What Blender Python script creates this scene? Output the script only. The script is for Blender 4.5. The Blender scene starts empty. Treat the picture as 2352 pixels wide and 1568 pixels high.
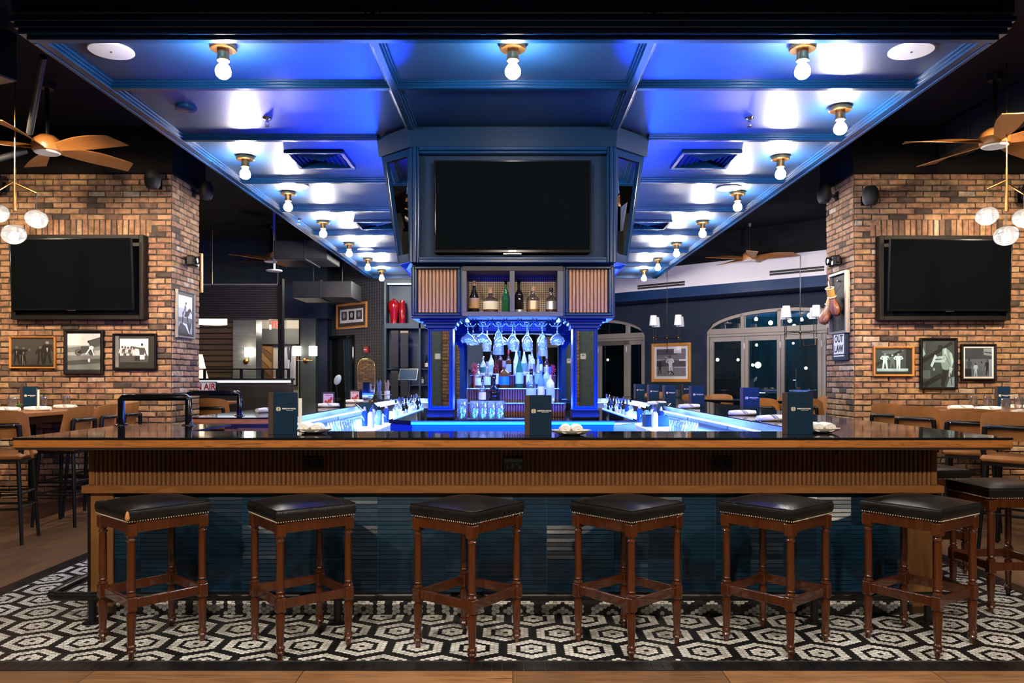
import bpy, math, random
from mathutils import Vector, Matrix, Euler

PI = math.pi
rnd = random.Random(11)
sc = bpy.context.scene
COL = sc.collection

# ---------------------------------------------------------------- camera
FPX, CX, HY, EYE = 1800.0, 1178.0, 870.0, 1.395
cam_data = bpy.data.cameras.new('camera')
cam_data.sensor_fit = 'HORIZONTAL'
cam_data.sensor_width = 36.0
cam_data.lens = FPX / 2352 * 36.0
cam_data.shift_x = -(CX - 1176.0) / 2352
cam_data.shift_y = (HY - 784.0) / 2352
cam_data.clip_start, cam_data.clip_end = 0.05, 200
cam = bpy.data.objects.new('camera', cam_data)
cam.location = (0, 0, EYE)
cam.rotation_euler = (PI / 2, 0, 0)
COL.objects.link(cam)
sc.camera = cam

# ---------------------------------------------------------------- world, exposure
world = bpy.data.worlds.new('world')
sc.world = world
world.use_nodes = True
world.node_tree.nodes['Background'].inputs[0].default_value = (0.010, 0.020, 0.035, 1)
world.node_tree.nodes['Background'].inputs[1].default_value = 1.0
vs = sc.view_settings
sc.display_settings.display_device = 'sRGB'
vs.view_transform = 'Standard'
vs.look = 'None'
vs.exposure = 0.0
vs.gamma = 1.0
vs.use_curve_mapping = False
try:
    sc.cycles.use_denoising = True
    sc.cycles.caustics_reflective = False
    sc.cycles.caustics_refractive = False
    sc.cycles.sample_clamp_indirect = 6.0
    sc.cycles.max_bounces = 8
    sc.cycles.transparent_max_bounces = 12
except Exception:
    pass


def lamp(kind, loc, power, color, size=0.1, size_y=None, rot=(0, 0, 0), spot=None, blend=0.3, spread=None):
    d = bpy.data.lights.new('light', kind)
    d.energy = power
    d.color = color
    if kind == 'AREA':
        d.size = size
        if size_y:
            d.shape = 'RECTANGLE'
            d.size_y = size_y
        if spread:
            d.spread = spread
    else:
        d.shadow_soft_size = size
        if spot:
            d.spot_size = spot
            d.spot_blend = blend
    o = bpy.data.objects.new('light', d)
    o.location = loc
    o.rotation_euler = rot
    COL.objects.link(o)
    return o


def aim(loc, to):
    return (Vector(to) - Vector(loc)).to_track_quat('-Z', 'Y').to_euler()


WARM = (1.0, 0.84, 0.66)
BLUE = (0.0, 0.035, 1.0)
ICE = (0.11, 0.27, 1.0)
# ceiling spots over the aisle in front of the bar (out of the frame above the camera)
for x, w in ((-3.6, 200), (-1.8, 225), (0.0, 225), (1.8, 225), (3.6, 185)):
    lamp('SPOT', (x, 1.0, 2.95), w, WARM, 0.05, rot=aim((x, 1.0, 2.95), (x * 0.95, 4.1, 0.1)), spot=1.82, blend=0.5)
lamp('AREA', (0, -1.2, 3.9), 110, (1.0, 0.86, 0.70), 5.0, 0.6, rot=aim((0, -1.2, 3.9), (0, -3.2, 1.8)))  # added fill: brightens the wall behind the camera for the column mirrors
for x in (-3.3, -1.1, 1.1, 3.3):  # extra row added to brighten the floor mosaic
    p = (x, 2.3, 3.6)
    lamp('SPOT', p, 150, (1.0, 0.90, 0.78), 0.05, rot=aim(p, (x, 4.0, 0)), spot=1.0, blend=0.9)
for s in (-1, 1):  # added fill on the side walls that the tower mirrors reflect
    lamp('POINT', (s * 8.2, 4.5, 3.3), 38, WARM, 0.1)
# unseen spots added to brighten the brick piers
for s in (-1, 1):
    for x, w in ((4.4, 640), (5.6, 500)):
        p = (s * x, 6.3, 3.75)
        lamp('SPOT', p, w, (1.0, 0.74, 0.48), 0.05, rot=aim(p, (s * (x + 0.1), 9.15, 1.75)), spot=1.5, blend=0.8)
# spots added to brighten the bulkhead and dining area by the folding doors
for p, to, w in (((4.3, 12.0, 3.3), (4.9, 16.5, 3.1), 190), ((2.9, 13.0, 3.2), (3.2, 17.8, 2.9), 120), ((5.2, 11.6, 3.9), (5.6, 14.0, 0.8), 220)):
    lamp('SPOT', p, w, (1.0, 0.90, 0.80), 0.1, rot=aim(p, to), spot=1.9, blend=0.9)
# blue light strips of the bar: under the inner edges of the counters and along the back bar
lamp('AREA', (1.80, 9.0, 0.985), 700, ICE, 0.05, 8.0, rot=(0, math.radians(18), 0))
lamp('AREA', (-1.86, 10.0, 0.985), 700, ICE, 0.05, 6.6, rot=(0, math.radians(-18), 0))
lamp('AREA', (0, 4.93, 0.98), 190, BLUE, 3.4, 0.04, rot=(math.radians(84), 0, 0), spread=math.radians(105))
lamp('AREA', (0, 13.1, 0.98), 150, ICE, 3.4, 0.05, rot=(math.radians(-40), 0, 0))
for s in (-1, 1):
    for y in (7.55, 8.05, 8.55):
        p = (s * 0.955, y, 1.12)
        lamp('AREA', p, 40, BLUE, 0.12, rot=aim(p, (s * 1.0, y - 1.9, 3.3)), spread=math.radians(50))
lamp('AREA', (0, 6.62, 1.86), 60, (0.06, 0.20, 1.0), 0.8, 0.08, rot=(math.radians(-8), 0, 0))
lamp('AREA', (0, 7.3, 1.80), 45, (0.42, 0.62, 1.0), 0.7, 0.08, rot=(math.radians(-20), 0, 0))


# ---------------------------------------------------------------- mesh builder
class MB:
    def __init__(self):
        self.v, self.f, self.m, self.M, self.mi = [], [], [], Matrix.Identity(4), 0

    def add(self, verts, faces, mi=None):
        b = len(self.v)
        M = self.M
        self.v += [tuple(M @ Vector(p)) for p in verts]
        self.f += [tuple(b + i for i in q) for q in faces]
        self.m += [self.mi if mi is None else mi] * len(faces)
        return self

    def box(self, x0, x1, y0, y1, z0, z1, b=0.0):
        if x0 > x1: x0, x1 = x1, x0
        if y0 > y1: y0, y1 = y1, y0
        if z0 > z1: z0, z1 = z1, z0
        if b <= 0:
            self.add([(x0, y0, z0), (x1, y0, z0), (x1, y1, z0), (x0, y1, z0), (x0, y0, z1), (x1, y0, z1), (x1, y1, z1), (x0, y1, z1)],
                     [(0, 3, 2, 1), (4, 5, 6, 7), (0, 1, 5, 4), (1, 2, 6, 5), (2, 3, 7, 6), (3, 0, 4, 7)])
            return self
        b = min(b, (x1 - x0) * .49, (y1 - y0) * .49, (z1 - z0) * .49)
        vs_, ids = [], {}
        for ix, X in enumerate((x0, x1)):
            for iy, Y in enumerate((y0, y1)):
                for iz, Z in enumerate((z0, z1)):
                    sx, sy, sz = (b if ix == 0 else -b), (b if iy == 0 else -b), (b if iz == 0 else -b)
                    for k, p in enumerate(((X, Y + sy, Z + sz), (X + sx, Y, Z + sz), (X + sx, Y + sy, Z))):
                        ids[(ix, iy, iz, k)] = len(vs_)
                        vs_.append(p)
        I = lambda x, y, z, k: ids[(x, y, z, k)]
        fs = []
        fs.append((I(0, 0, 0, 0), I(0, 0, 1, 0), I(0, 1, 1, 0), I(0, 1, 0, 0)))
        fs.append((I(1, 0, 0, 0), I(1, 1, 0, 0), I(1, 1, 1, 0), I(1, 0, 1, 0)))
        fs.append((I(0, 0, 0, 1), I(1, 0, 0, 1), I(1, 0, 1, 1), I(0, 0, 1, 1)))
        fs.append((I(0, 1, 0, 1), I(0, 1, 1, 1), I(1, 1, 1, 1), I(1, 1, 0, 1)))
        fs.append((I(0, 0, 0, 2), I(0, 1, 0, 2), I(1, 1, 0, 2), I(1, 0, 0, 2)))
        fs.append((I(0, 0, 1, 2), I(1, 0, 1, 2), I(1, 1, 1, 2), I(0, 1, 1, 2)))
        for a in (0, 1):
            for c in (0, 1):
                fs.append((I(0, a, c, 1), I(0, a, c, 2), I(1, a, c, 2), I(1, a, c, 1)))
                fs.append((I(a, 0, c, 0), I(a, 1, c, 0), I(a, 1, c, 2), I(a, 0, c, 2)))
                fs.append((I(a, c, 0, 0), I(a, c, 0, 1), I(a, c, 1, 1), I(a, c, 1, 0)))
        for a in (0, 1):
            for c in (0, 1):
                for d in (0, 1):
                    fs.append((I(a, c, d, 0), I(a, c, d, 1), I(a, c, d, 2)))
        self.add(vs_, fs)
        return self

    def prism(self, poly, z0, z1, plane='xy'):
        n = len(poly)
        if plane == 'xy':
            P = lambda p, h: (p[0], p[1], h)
        elif plane == 'xz':
            P = lambda p, h: (p[0], h, p[1])
        else:
            P = lambda p, h: (h, p[0], p[1])
        self.add([P(p, z0) for p in poly] + [P(p, z1) for p in poly],
                 [tuple(range(n - 1, -1, -1)), tuple(range(n, 2 * n))] + [(i, (i + 1) % n, n + (i + 1) % n, n + i) for i in range(n)])
        return self

    def tube(self, pts, r, n=8, closed=False, cap=True, flat=None):
        pts = [Vector(p) for p in pts]
        L = len(pts)
        rs = r if isinstance(r, (list, tuple)) else [r] * L
        rings, up = [], None
        for i in range(L):
            a = pts[(i - 1) % L] if (i > 0 or closed) else pts[i]
            c = pts[(i + 1) % L] if (i < L - 1 or closed) else pts[i]
            t = (c - a).normalized()
            if up is None:
                up = Vector((0, 0, 1)) if abs(t.z) < 0.9 else Vector((0, 1, 0))
            u = (up - t * up.dot(t))
            if u.length < 1e-5:
                u = t.orthogonal()
            u.normalize()
            up = u
            w = t.cross(u)
            fl = flat or 1.0
            rings.append([tuple(pts[i] + (u * math.cos(k * 2 * PI / n) * fl + w * math.sin(k * 2 * PI / n)) * rs[i]) for k in range(n)])
        vs_ = [p for ring in rings for p in ring]
        fs = []
        for i in range(L if closed else L - 1):
            j = (i + 1) % L
            for k in range(n):
                k2 = (k + 1) % n
                fs.append((i * n + k, j * n + k, j * n + k2, i * n + k2))
        if cap and not closed:
            fs.append(tuple(range(n)))
            fs.append(tuple((L - 1) * n + k for k in range(n - 1, -1, -1)))
        self.add(vs_, fs)
        return self

    def lathe(self, prof, n=16, c=(0, 0, 0), sx=1.0, sy=1.0):
        vs_, fs, rows = [], [], []
        for r, z in prof:
            if r <= 1e-6:
                rows.append([len(vs_)])
                vs_.append((c[0], c[1], c[2] + z))
            else:
                rows.append(list(range(len(vs_), len(vs_) + n)))
                vs_ += [(c[0] + sx * r * math.cos(k * 2 * PI / n), c[1] + sy * r * math.sin(k * 2 * PI / n), c[2] + z) for k in range(n)]
        for a, b in zip(rows, rows[1:]):
            if len(a) == 1 and len(b) == 1:
                continue
            for k in range(n):
                k2 = (k + 1) % n
                if len(a) == 1:
                    fs.append((a[0], b[k2], b[k]))
                elif len(b) == 1:
                    fs.append((a[k], a[k2], b[0]))
                else:
                    fs.append((a[k], a[k2], b[k2], b[k]))
        self.add(vs_, fs)
        return self

    def ball(self, c, r, n=16, m=10, s=(1, 1, 1)):
        prof = [(math.sin(i * PI / m) * r, -math.cos(i * PI / m) * r * s[2]) for i in range(m + 1)]
        prof[0] = (0, prof[0][1])
        prof[-1] = (0, prof[-1][1])
        return self.lathe(prof, n, c, s[0], s[1])

    def build(self, name, mat, parent=None, smooth=None, world=False, kind=None, label=None):
        me = bpy.data.meshes.new(name)
        verts = self.v
        if world and parent is not None:
            W = Matrix.Identity(4)
            q = parent
            while q is not None:
                W = q.matrix_basis @ W
                q = q.parent
            Wi = W.inverted()
            verts = [tuple(Wi @ Vector(p)) for p in verts]
        me.from_pydata(verts, [], self.f)
        mats = mat if isinstance(mat, (list, tuple)) else [mat]
        for m in mats:
            me.materials.append(m)
        if len(mats) > 1:
            me.polygons.foreach_set('material_index', self.m)
        if smooth:
            me.polygons.foreach_set('use_smooth', [True] * len(self.f))
            me.set_sharp_from_angle(angle=math.radians(smooth if smooth is not True else 40))
        me.update()
        o = bpy.data.objects.new(name, me)
        COL.objects.link(o)
        if parent is not None:
            o.parent = parent
        if kind:
            o['kind'] = kind
        if label:
            o['label'] = label
        return o


def tag(o, label, cat, group=None, kind=None):
    o['label'] = label
    o['category'] = cat
    if group:
        o['group'] = group
    if kind:
        o['kind'] = kind
    return o


def thing(name, label, cat, loc=(0, 0, 0), rz=0.0, group=None, kind=None):
    o = bpy.data.objects.new(name, None)
    o.empty_display_size = 0.1
    o.location = loc
    o.rotation_euler = (0, 0, rz)
    COL.objects.link(o)
    return tag(o, label, cat, group, kind)


def dup(root, loc=None, rz=None, label=None, group=None):
    """Copy a thing with its parts and sub-parts."""
    c = root.copy()
    COL.objects.link(c)
    if loc is not None:
        c.location = loc
    if rz is not None:
        c.rotation_euler = (0, 0, rz)
    if label:
        c['label'] = label
    if group:
        c['group'] = group
    for ch in list(root.children):
        d = ch.copy()
        COL.objects.link(d)
        d.parent = c
        for g in list(ch.children):
            e = g.copy()
            COL.objects.link(e)
            e.parent = d
    return c


def struct(o):
    o['kind'] = 'structure'
    return o


def PX(px, Y): return (px - CX) * Y / FPX
def PZ(py, Y): return EYE - (py - HY) * Y / FPX


# ---------------------------------------------------------------- materials
def _n(nt, t, **kw):
    n = nt.nodes.new(t)
    for k, v in kw.items():
        setattr(n, k, v)
    return n


def mat(name, col, rough=0.5, metal=0.0, col2=None, vs_=6.0, stretch=(1, 1, 1), bump=0.0, bs=60.0, coat=0.0, emit=None, es=0.0,
        trans=0.0, ior=1.45, alpha=1.0, spec=0.5, detail=4.0, ramp=(0.35, 0.65), rvar=0.0, croug=0.05):
    m = bpy.data.materials.new(name)
    m.use_nodes = True
    nt = m.node_tree
    b = nt.nodes['Principled BSDF']
    c4 = lambda c: (c[0], c[1], c[2], 1)
    b.inputs['Base Color'].default_value = c4(col)
    b.inputs['Roughness'].default_value = rough
    b.inputs['Metallic'].default_value = metal
    b.inputs['Coat Weight'].default_value = coat
    b.inputs['Coat Roughness'].default_value = croug
    b.inputs['Specular IOR Level'].default_value = spec
    b.inputs['IOR'].default_value = ior
    b.inputs['Transmission Weight'].default_value = trans
    b.inputs['Alpha'].default_value = alpha
    if emit:
        b.inputs['Emission Color'].default_value = c4(emit)
        b.inputs['Emission Strength'].default_value = es
    if col2 or bump or rvar:
        tc = _n(nt, 'ShaderNodeTexCoord')
        mp = _n(nt, 'ShaderNodeMapping')
        mp.inputs['Scale'].default_value = stretch
        nt.links.new(tc.outputs['Object'], mp.inputs['Vector'])
    if col2 or rvar:
        no = _n(nt, 'ShaderNodeTexNoise')
        no.inputs['Scale'].default_value = vs_
        no.inputs['Detail'].default_value = detail
        nt.links.new(mp.outputs[0], no.inputs['Vector'])
        rp = _n(nt, 'ShaderNodeValToRGB')
        rp.color_ramp.elements[0].position, rp.color_ramp.elements[1].position = ramp
        rp.color_ramp.elements[0].color = c4(col)
        rp.color_ramp.elements[1].color = c4(col2 or col)
        nt.links.new(no.outputs['Fac'], rp.inputs['Fac'])
        nt.links.new(rp.outputs['Color'], b.inputs['Base Color'])
        if rvar:
            mr = _n(nt, 'ShaderNodeMapRange')
            mr.inputs['To Min'].default_value = max(0, rough - rvar)
            mr.inputs['To Max'].default_value = rough + rvar
            nt.links.new(no.outputs['Fac'], mr.inputs['Value'])
            nt.links.new(mr.outputs[0], b.inputs['Roughness'])
    if bump:
        n2 = _n(nt, 'ShaderNodeTexNoise')
        n2.inputs['Scale'].default_value = bs
        n2.inputs['Detail'].default_value = 5
        nt.links.new(mp.outputs[0], n2.inputs['Vector'])
        bp = _n(nt, 'ShaderNodeBump')
        bp.inputs['Strength'].default_value = bump
        bp.inputs['Distance'].default_value = 0.01
        nt.links.new(n2.outputs['Fac'], bp.inputs['Height'])
        nt.links.new(bp.outputs['Normal'], b.inputs['Normal'])
    return m


def attr_mat(name, colors, rough, bump=0.3, bs=60, grime=0.5, gs=9, spec=0.5):
    """Material whose base colour runs along a ramp by a per-face attribute 'tone' (bricks, tiles), with speckle on top."""
    m = bpy.data.materials.new(name)
    m.use_nodes = True
    nt = m.node_tree
    b = nt.nodes['Principled BSDF']
    b.inputs['Roughness'].default_value = rough
    b.inputs['Specular IOR Level'].default_value = spec
    at = _n(nt, 'ShaderNodeAttribute', attribute_name='tone')
    rp = _n(nt, 'ShaderNodeValToRGB')
    el = rp.color_ramp.elements
    while len(el) < len(colors):
        el.new(0.5)
    for i, c in enumerate(colors):
        el[i].position = i / (len(colors) - 1)
        el[i].color = (c[0], c[1], c[2], 1)
    nt.links.new(at.outputs['Fac'], rp.inputs['Fac'])
    tc = _n(nt, 'ShaderNodeTexCoord')
    no = _n(nt, 'ShaderNodeTexNoise')
    no.inputs['Scale'].default_value = gs
    no.inputs['Detail'].default_value = 6
    nt.links.new(tc.outputs['Object'], no.inputs['Vector'])
    r2 = _n(nt, 'ShaderNodeValToRGB')
    r2.color_ramp.elements[0].position, r2.color_ramp.elements[1].position = 0.3, 0.62
    g = 1 - grime
    r2.color_ramp.elements[0].color = (g, g, g, 1)
    r2.color_ramp.elements[1].color = (1, 1, 1, 1)
    nt.links.new(no.outputs['Fac'], r2.inputs['Fac'])
    mx = _n(nt, 'ShaderNodeMixRGB', blend_type='MULTIPLY')
    mx.inputs['Fac'].default_value = 1
    nt.links.new(rp.outputs['Color'], mx.inputs['Color1'])
    nt.links.new(r2.outputs['Color'], mx.inputs['Color2'])
    nt.links.new(mx.outputs['Color'], b.inputs['Base Color'])
    n2 = _n(nt, 'ShaderNodeTexNoise')
    n2.inputs['Scale'].default_value = bs
    n2.inputs['Detail'].default_value = 6
    nt.links.new(tc.outputs['Object'], n2.inputs['Vector'])
    bp = _n(nt, 'ShaderNodeBump')
    bp.inputs['Strength'].default_value = bump
    bp.inputs['Distance'].default_value = 0.01
    nt.links.new(n2.outputs['Fac'], bp.inputs['Height'])
    nt.links.new(bp.outputs['Normal'], b.inputs['Normal'])
    return m


def wood(name, c1, c2, axis='x', s=3.0, rough=0.4, coat=0.0, planks=None, contrast=(0.3, 0.7), dark=None):
    """Grained wood: stretched noise through a ring-like wave; optional plank pattern (length, width)."""
    m = bpy.data.materials.new(name)
    m.use_nodes = True
    nt = m.node_tree
    b = nt.nodes['Principled BSDF']
    b.inputs['Roughness'].default_value = rough
    b.inputs['Coat Weight'].default_value = coat
    tc = _n(nt, 'ShaderNodeTexCoord')
    mp = _n(nt, 'ShaderNodeMapping')
    k = {'x': (0.09, 1, 1), 'y': (1, 0.09, 1), 'z': (1, 1, 0.09)}[axis]
    mp.inputs['Scale'].default_value = tuple(q * s for q in k)
    nt.links.new(tc.outputs['Object'], mp.inputs['Vector'])
    vec = mp.outputs[0]
    br = None
    if planks:
        m2 = _n(nt, 'ShaderNodeMapping')
        if axis == 'y':
            m2.inputs['Rotation'].default_value = (0, 0, PI / 2)
        nt.links.new(tc.outputs['Object'], m2.inputs['Vector'])
        br = _n(nt, 'ShaderNodeTexBrick')
        br.inputs['Scale'].default_value = 1.0
        br.inputs['Brick Width'].default_value = planks[0]
        br.inputs['Row Height'].default_value = planks[1]
        br.inputs['Mortar Size'].default_value = 0.002
        br.inputs['Mortar Smooth'].default_value = 0.2
        br.inputs['Color1'].default_value = (0, 0, 0, 1)
        br.inputs['Color2'].default_value = (1, 1, 1, 1)
        br.inputs['Mortar'].default_value = (0.5, 0.5, 0.5, 1)
        br.offset = 0.37
        nt.links.new(m2.outputs[0], br.inputs['Vector'])
        sc_ = _n(nt, 'ShaderNodeVectorMath', operation='MULTIPLY_ADD')
        nt.links.new(br.outputs['Color'], sc_.inputs[0])
        sc_.inputs[1].default_value = (7, 7, 7)
        nt.links.new(vec, sc_.inputs[2])
        vec = sc_.outputs[0]
    no = _n(nt, 'ShaderNodeTexNoise')
    no.inputs['Scale'].default_value = 2.2
    no.inputs['Detail'].default_value = 8
    no.inputs['Roughness'].default_value = 0.62
    no.inputs['Distortion'].default_value = 0.6
    nt.links.new(vec, no.inputs['Vector'])
    sn = _n(nt, 'ShaderNodeMath', operation='MULTIPLY')
    nt.links.new(no.outputs['Fac'], sn.inputs[0])
    sn.inputs[1].default_value = 7.0
    fr = _n(nt, 'ShaderNodeMath', operation='PINGPONG')
    nt.links.new(sn.outputs[0], fr.inputs[0])
    fr.inputs[1].default_value = 1.0
    av = _n(nt, 'ShaderNodeMath', operation='MULTIPLY_ADD')
    nt.links.new(fr.outputs[0], av.inputs[0])
    av.inputs[1].default_value = 0.45
    nt.links.new(no.outputs['Fac'], av.inputs[2])
    rp = _n(nt, 'ShaderNodeValToRGB')
    rp.color_ramp.elements[0].position, rp.color_ramp.elements[1].position = contrast[0], contrast[1] + 0.3
    rp.color_ramp.elements[0].color = (*c1, 1)
    rp.color_ramp.elements[1].color = (*c2, 1)
    nt.links.new(av.outputs[0], rp.inputs['Fac'])
    out = rp.outputs['Color']
    if planks:
        r3 = _n(nt, 'ShaderNodeValToRGB')
        r3.color_ramp.elements[0].color = (0.45, 0.45, 0.45, 1)
        r3.color_ramp.elements[1].color = (1.2, 1.15, 1.1, 1)
        nt.links.new(br.outputs['Color'], r3.inputs['Fac'])
        mx = _n(nt, 'ShaderNodeMixRGB', blend_type='MULTIPLY')
        mx.inputs['Fac'].default_value = 0.75
        nt.links.new(out, mx.inputs['Color1'])
        nt.links.new(r3.outputs['Color'], mx.inputs['Color2'])
        m5 = _n(nt, 'ShaderNodeMixRGB', blend_type='MIX')
        nt.links.new(br.outputs['Fac'], m5.inputs['Fac'])
        nt.links.new(mx.outputs['Color'], m5.inputs['Color1'])
        m5.inputs['Color2'].default_value = (0.012, 0.008, 0.005, 1)
        out = m5.outputs['Color']
    nt.links.new(out, b.inputs['Base Color'])
    bp = _n(nt, 'ShaderNodeBump')
    bp.inputs['Strength'].default_value = 0.12
    bp.inputs['Distance'].default_value = 0.01
    nt.links.new(av.outputs[0], bp.inputs['Height'])
    nt.links.new(bp.outputs['Normal'], b.inputs['Normal'])
    return m


def glass_mat(name, col=(1, 1, 1), rough=0.0, tint=0.15, refl=0.12, milk=0.0):
    """Cheap clear glass: see-through with a Fresnel-weighted mirror on top."""
    m = bpy.data.materials.new(name)
    m.use_nodes = True
    nt = m.node_tree
    nt.nodes.remove(nt.nodes['Principled BSDF'])
    out = nt.nodes['Material Output']
    tr = _n(nt, 'ShaderNodeBsdfTransparent')
    tr.inputs['Color'].default_value = (*[1 - tint * (1 - c) - tint * 0.3 for c in col], 1)
    gl = _n(nt, 'ShaderNodeBsdfGlossy')
    gl.inputs['Roughness'].default_value = rough
    lw = _n(nt, 'ShaderNodeLayerWeight')
    lw.inputs['Blend'].default_value = 0.35
    mr = _n(nt, 'ShaderNodeMapRange')
    mr.inputs['To Min'].default_value = refl
    mr.inputs['To Max'].default_value = 0.95
    nt.links.new(lw.outputs['Facing'], mr.inputs['Value'])
    mx = _n(nt, 'ShaderNodeMixShader')
    nt.links.new(mr.outputs[0], mx.inputs['Fac'])
    nt.links.new(tr.outputs[0], mx.inputs[1])
    nt.links.new(gl.outputs[0], mx.inputs[2])
    res = mx
    if milk:
        tl = _n(nt, 'ShaderNodeBsdfTranslucent')
        tl.inputs['Color'].default_value = (0.9, 0.95, 1.0, 1)
        m2 = _n(nt, 'ShaderNodeMixShader')
        m2.inputs['Fac'].default_value = milk
        nt.links.new(mx.outputs[0], m2.inputs[1])
        nt.links.new(tl.outputs[0], m2.inputs[2])
        res = m2
    nt.links.new(res.outputs[0], out.inputs['Surface'])
    return m


def perf_mat(name, base, hole, pitch=0.018):
    """Perforated panel: a square grid of small dark holes on a plain sheet (x and z of the object)."""
    m = bpy.data.materials.new(name)
    m.use_nodes = True
    nt = m.node_tree
    b = nt.nodes['Principled BSDF']
    tc = _n(nt, 'ShaderNodeTexCoord')
    sp = _n(nt, 'ShaderNodeSeparateXYZ')
    nt.links.new(tc.outputs['Object'], sp.inputs[0])
    ds = []
    for ax in ('X', 'Z'):
        mo = _n(nt, 'ShaderNodeMath', operation='PINGPONG')
        nt.links.new(sp.outputs[ax], mo.inputs[0])
        mo.inputs[1].default_value = pitch / 2
        p2 = _n(nt, 'ShaderNodeMath', operation='POWER')
        nt.links.new(mo.outputs[0], p2.inputs[0])
        p2.inputs[1].default_value = 2
        ds.append(p2)
    ad = _n(nt, 'ShaderNodeMath', operation='ADD')
    nt.links.new(ds[0].outputs[0], ad.inputs[0])
    nt.links.new(ds[1].outputs[0], ad.inputs[1])
    lt = _n(nt, 'ShaderNodeMath', operation='LESS_THAN')
    nt.links.new(ad.outputs[0], lt.inputs[0])
    lt.inputs[1].default_value = (pitch * 0.31) ** 2
    mx = _n(nt, 'ShaderNodeMixRGB')
    nt.links.new(lt.outputs[0], mx.inputs['Fac'])
    mx.inputs['Color1'].default_value = (*base, 1)
    mx.inputs['Color2'].default_value = (*hole, 1)
    nt.links.new(mx.outputs['Color'], b.inputs['Base Color'])
    b.inputs['Roughness'].default_value = 0.5
    return m


M = {}
M['black_ceiling'] = mat('black_ceiling', (0.003, 0.003, 0.004), 0.8, spec=0.2, col2=(0.006, 0.006, 0.007), vs_=2)
M['dark_wall'] = mat('dark_wall', (0.012, 0.014, 0.02), 0.7, col2=(0.02, 0.022, 0.03), vs_=1.5)
M['navy_wall'] = mat('navy_wall', (0.004, 0.010, 0.026), 0.75, col2=(0.006, 0.015, 0.036), vs_=30, bump=0.1, bs=150)
M['concrete'] = mat('concrete', (0.10, 0.09, 0.08), 0.8, col2=(0.17, 0.155, 0.14), vs_=2.2, bump=0.1, bs=30)
M['canopy'] = mat('canopy', (0.0025, 0.023, 0.078), 0.44, col2=(0.003, 0.027, 0.088), vs_=3, spec=0.72, rvar=0.04, stretch=(0.6, 3, 1))
M['navy_paint'] = mat('navy_paint', (0.0015, 0.018, 0.070), 0.38, col2=(0.002, 0.021, 0.080), vs_=4, spec=0.22)
M['navy_housing'] = mat('navy_housing', (0.0008, 0.013, 0.042), 0.4, col2=(0.001, 0.015, 0.048), vs_=4, spec=0.15)
M['navy_trim'] = mat('navy_trim', (0.0015, 0.020, 0.072), 0.24, spec=0.3)
M['grey_frame'] = mat('grey_frame', (0.055, 0.060, 0.080), 0.5, col2=(0.065, 0.07, 0.09), vs_=12)
M['mortar'] = mat('mortar', (0.030, 0.022, 0.016), 0.9, col2=(0.06, 0.05, 0.04), vs_=14, bump=0.3, bs=90)
M['brick'] = attr_mat('brick', [(0.06, 0.042, 0.034), (0.15, 0.09, 0.062), (0.28, 0.15, 0.085), (0.36, 0.205, 0.115), (0.28, 0.14, 0.085), (0.41, 0.25, 0.145), (0.34, 0.205, 0.09), (0.46, 0.36, 0.27)], 0.85, bump=0.5, bs=70, grime=0.55, gs=16)
M['tile_white'] = attr_mat('tile_white', [(0.50, 0.50, 0.47), (0.68, 0.68, 0.65), (0.82, 0.82, 0.80)], 0.35, bump=0.02, grime=0.15, gs=3)
M['tile_black'] = attr_mat('tile_black', [(0.006, 0.006, 0.007), (0.012, 0.012, 0.014)], 0.35, bump=0.02, grime=0.2, gs=3)
M['grout'] = mat('grout', (0.035, 0.03, 0.026), 0.9, col2=(0.05, 0.045, 0.04), vs_=20)
M['border_tile'] = mat('border_tile', (0.006, 0.006, 0.007), 0.3, col2=(0.012, 0.012, 0.013), vs_=8)
M['glaze_blue'] = attr_mat('glaze_blue', [(0.0016, 0.012, 0.028), (0.0035, 0.022, 0.048), (0.0055, 0.034, 0.070)], 0.26, bump=0.04, bs=25, grime=0.25, gs=14)
M['grout_blue'] = mat('grout_blue', (0.05, 0.14, 0.18), 0.8)
M['floor_x'] = wood('floor_x', (0.075, 0.036, 0.016), (0.30, 0.15, 0.062), 'x', 10, 0.42, contrast=(0.35, 0.55), planks=(1.0, 0.32))
M['floor_y'] = wood('floor_y', (0.065, 0.034, 0.020), (0.19, 0.10, 0.052), 'y', 9, 0.42, contrast=(0.35, 0.55), planks=(1.2, 0.18))
M['oak'] = wood('oak', (0.045, 0.013, 0.003), (0.32, 0.115, 0.022), 'x', 20, 0.36, coat=0.1, contrast=(0.42, 0.42))
M['oak_plain'] = wood('oak_plain', (0.12, 0.045, 0.010), (0.23, 0.092, 0.023), 'x', 9, 0.38)
M['oak_post'] = wood('oak_post', (0.10, 0.040, 0.010), (0.20, 0.085, 0.022), 'z', 7, 0.4)
M['slat'] = wood('slat', (0.075, 0.030, 0.010), (0.20, 0.088, 0.030), 'z', 14, 0.42)
M['slat_tan'] = wood('slat_tan', (0.20, 0.105, 0.062), (0.36, 0.20, 0.125), 'z', 14, 0.45)
M['slat_dark'] = wood('slat_dark', (0.07, 0.03, 0.02), (0.13, 0.06, 0.04), 'z', 14, 0.45)
M['mahogany'] = wood('mahogany', (0.018, 0.0045, 0.0015), (0.080, 0.019, 0.004), 'z', 5, 0.24, coat=0.5)
M['walnut'] = wood('walnut', (0.16, 0.065, 0.024), (0.28, 0.125, 0.05), 'x', 5, 0.35, coat=0.1)
M['fan_wood'] = wood('fan_wood', (0.20, 0.075, 0.018), (0.32, 0.13, 0.035), 'x', 4, 0.4)
M['dark_slat'] = wood('dark_slat', (0.012, 0.009, 0.008), (0.03, 0.022, 0.018), 'x', 5, 0.55)
M['leather'] = mat('leather', (0.004, 0.0045, 0.005), 0.30, col2=(0.008, 0.0085, 0.009), vs_=7, bump=0.18, bs=120, rvar=0.08)
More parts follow.
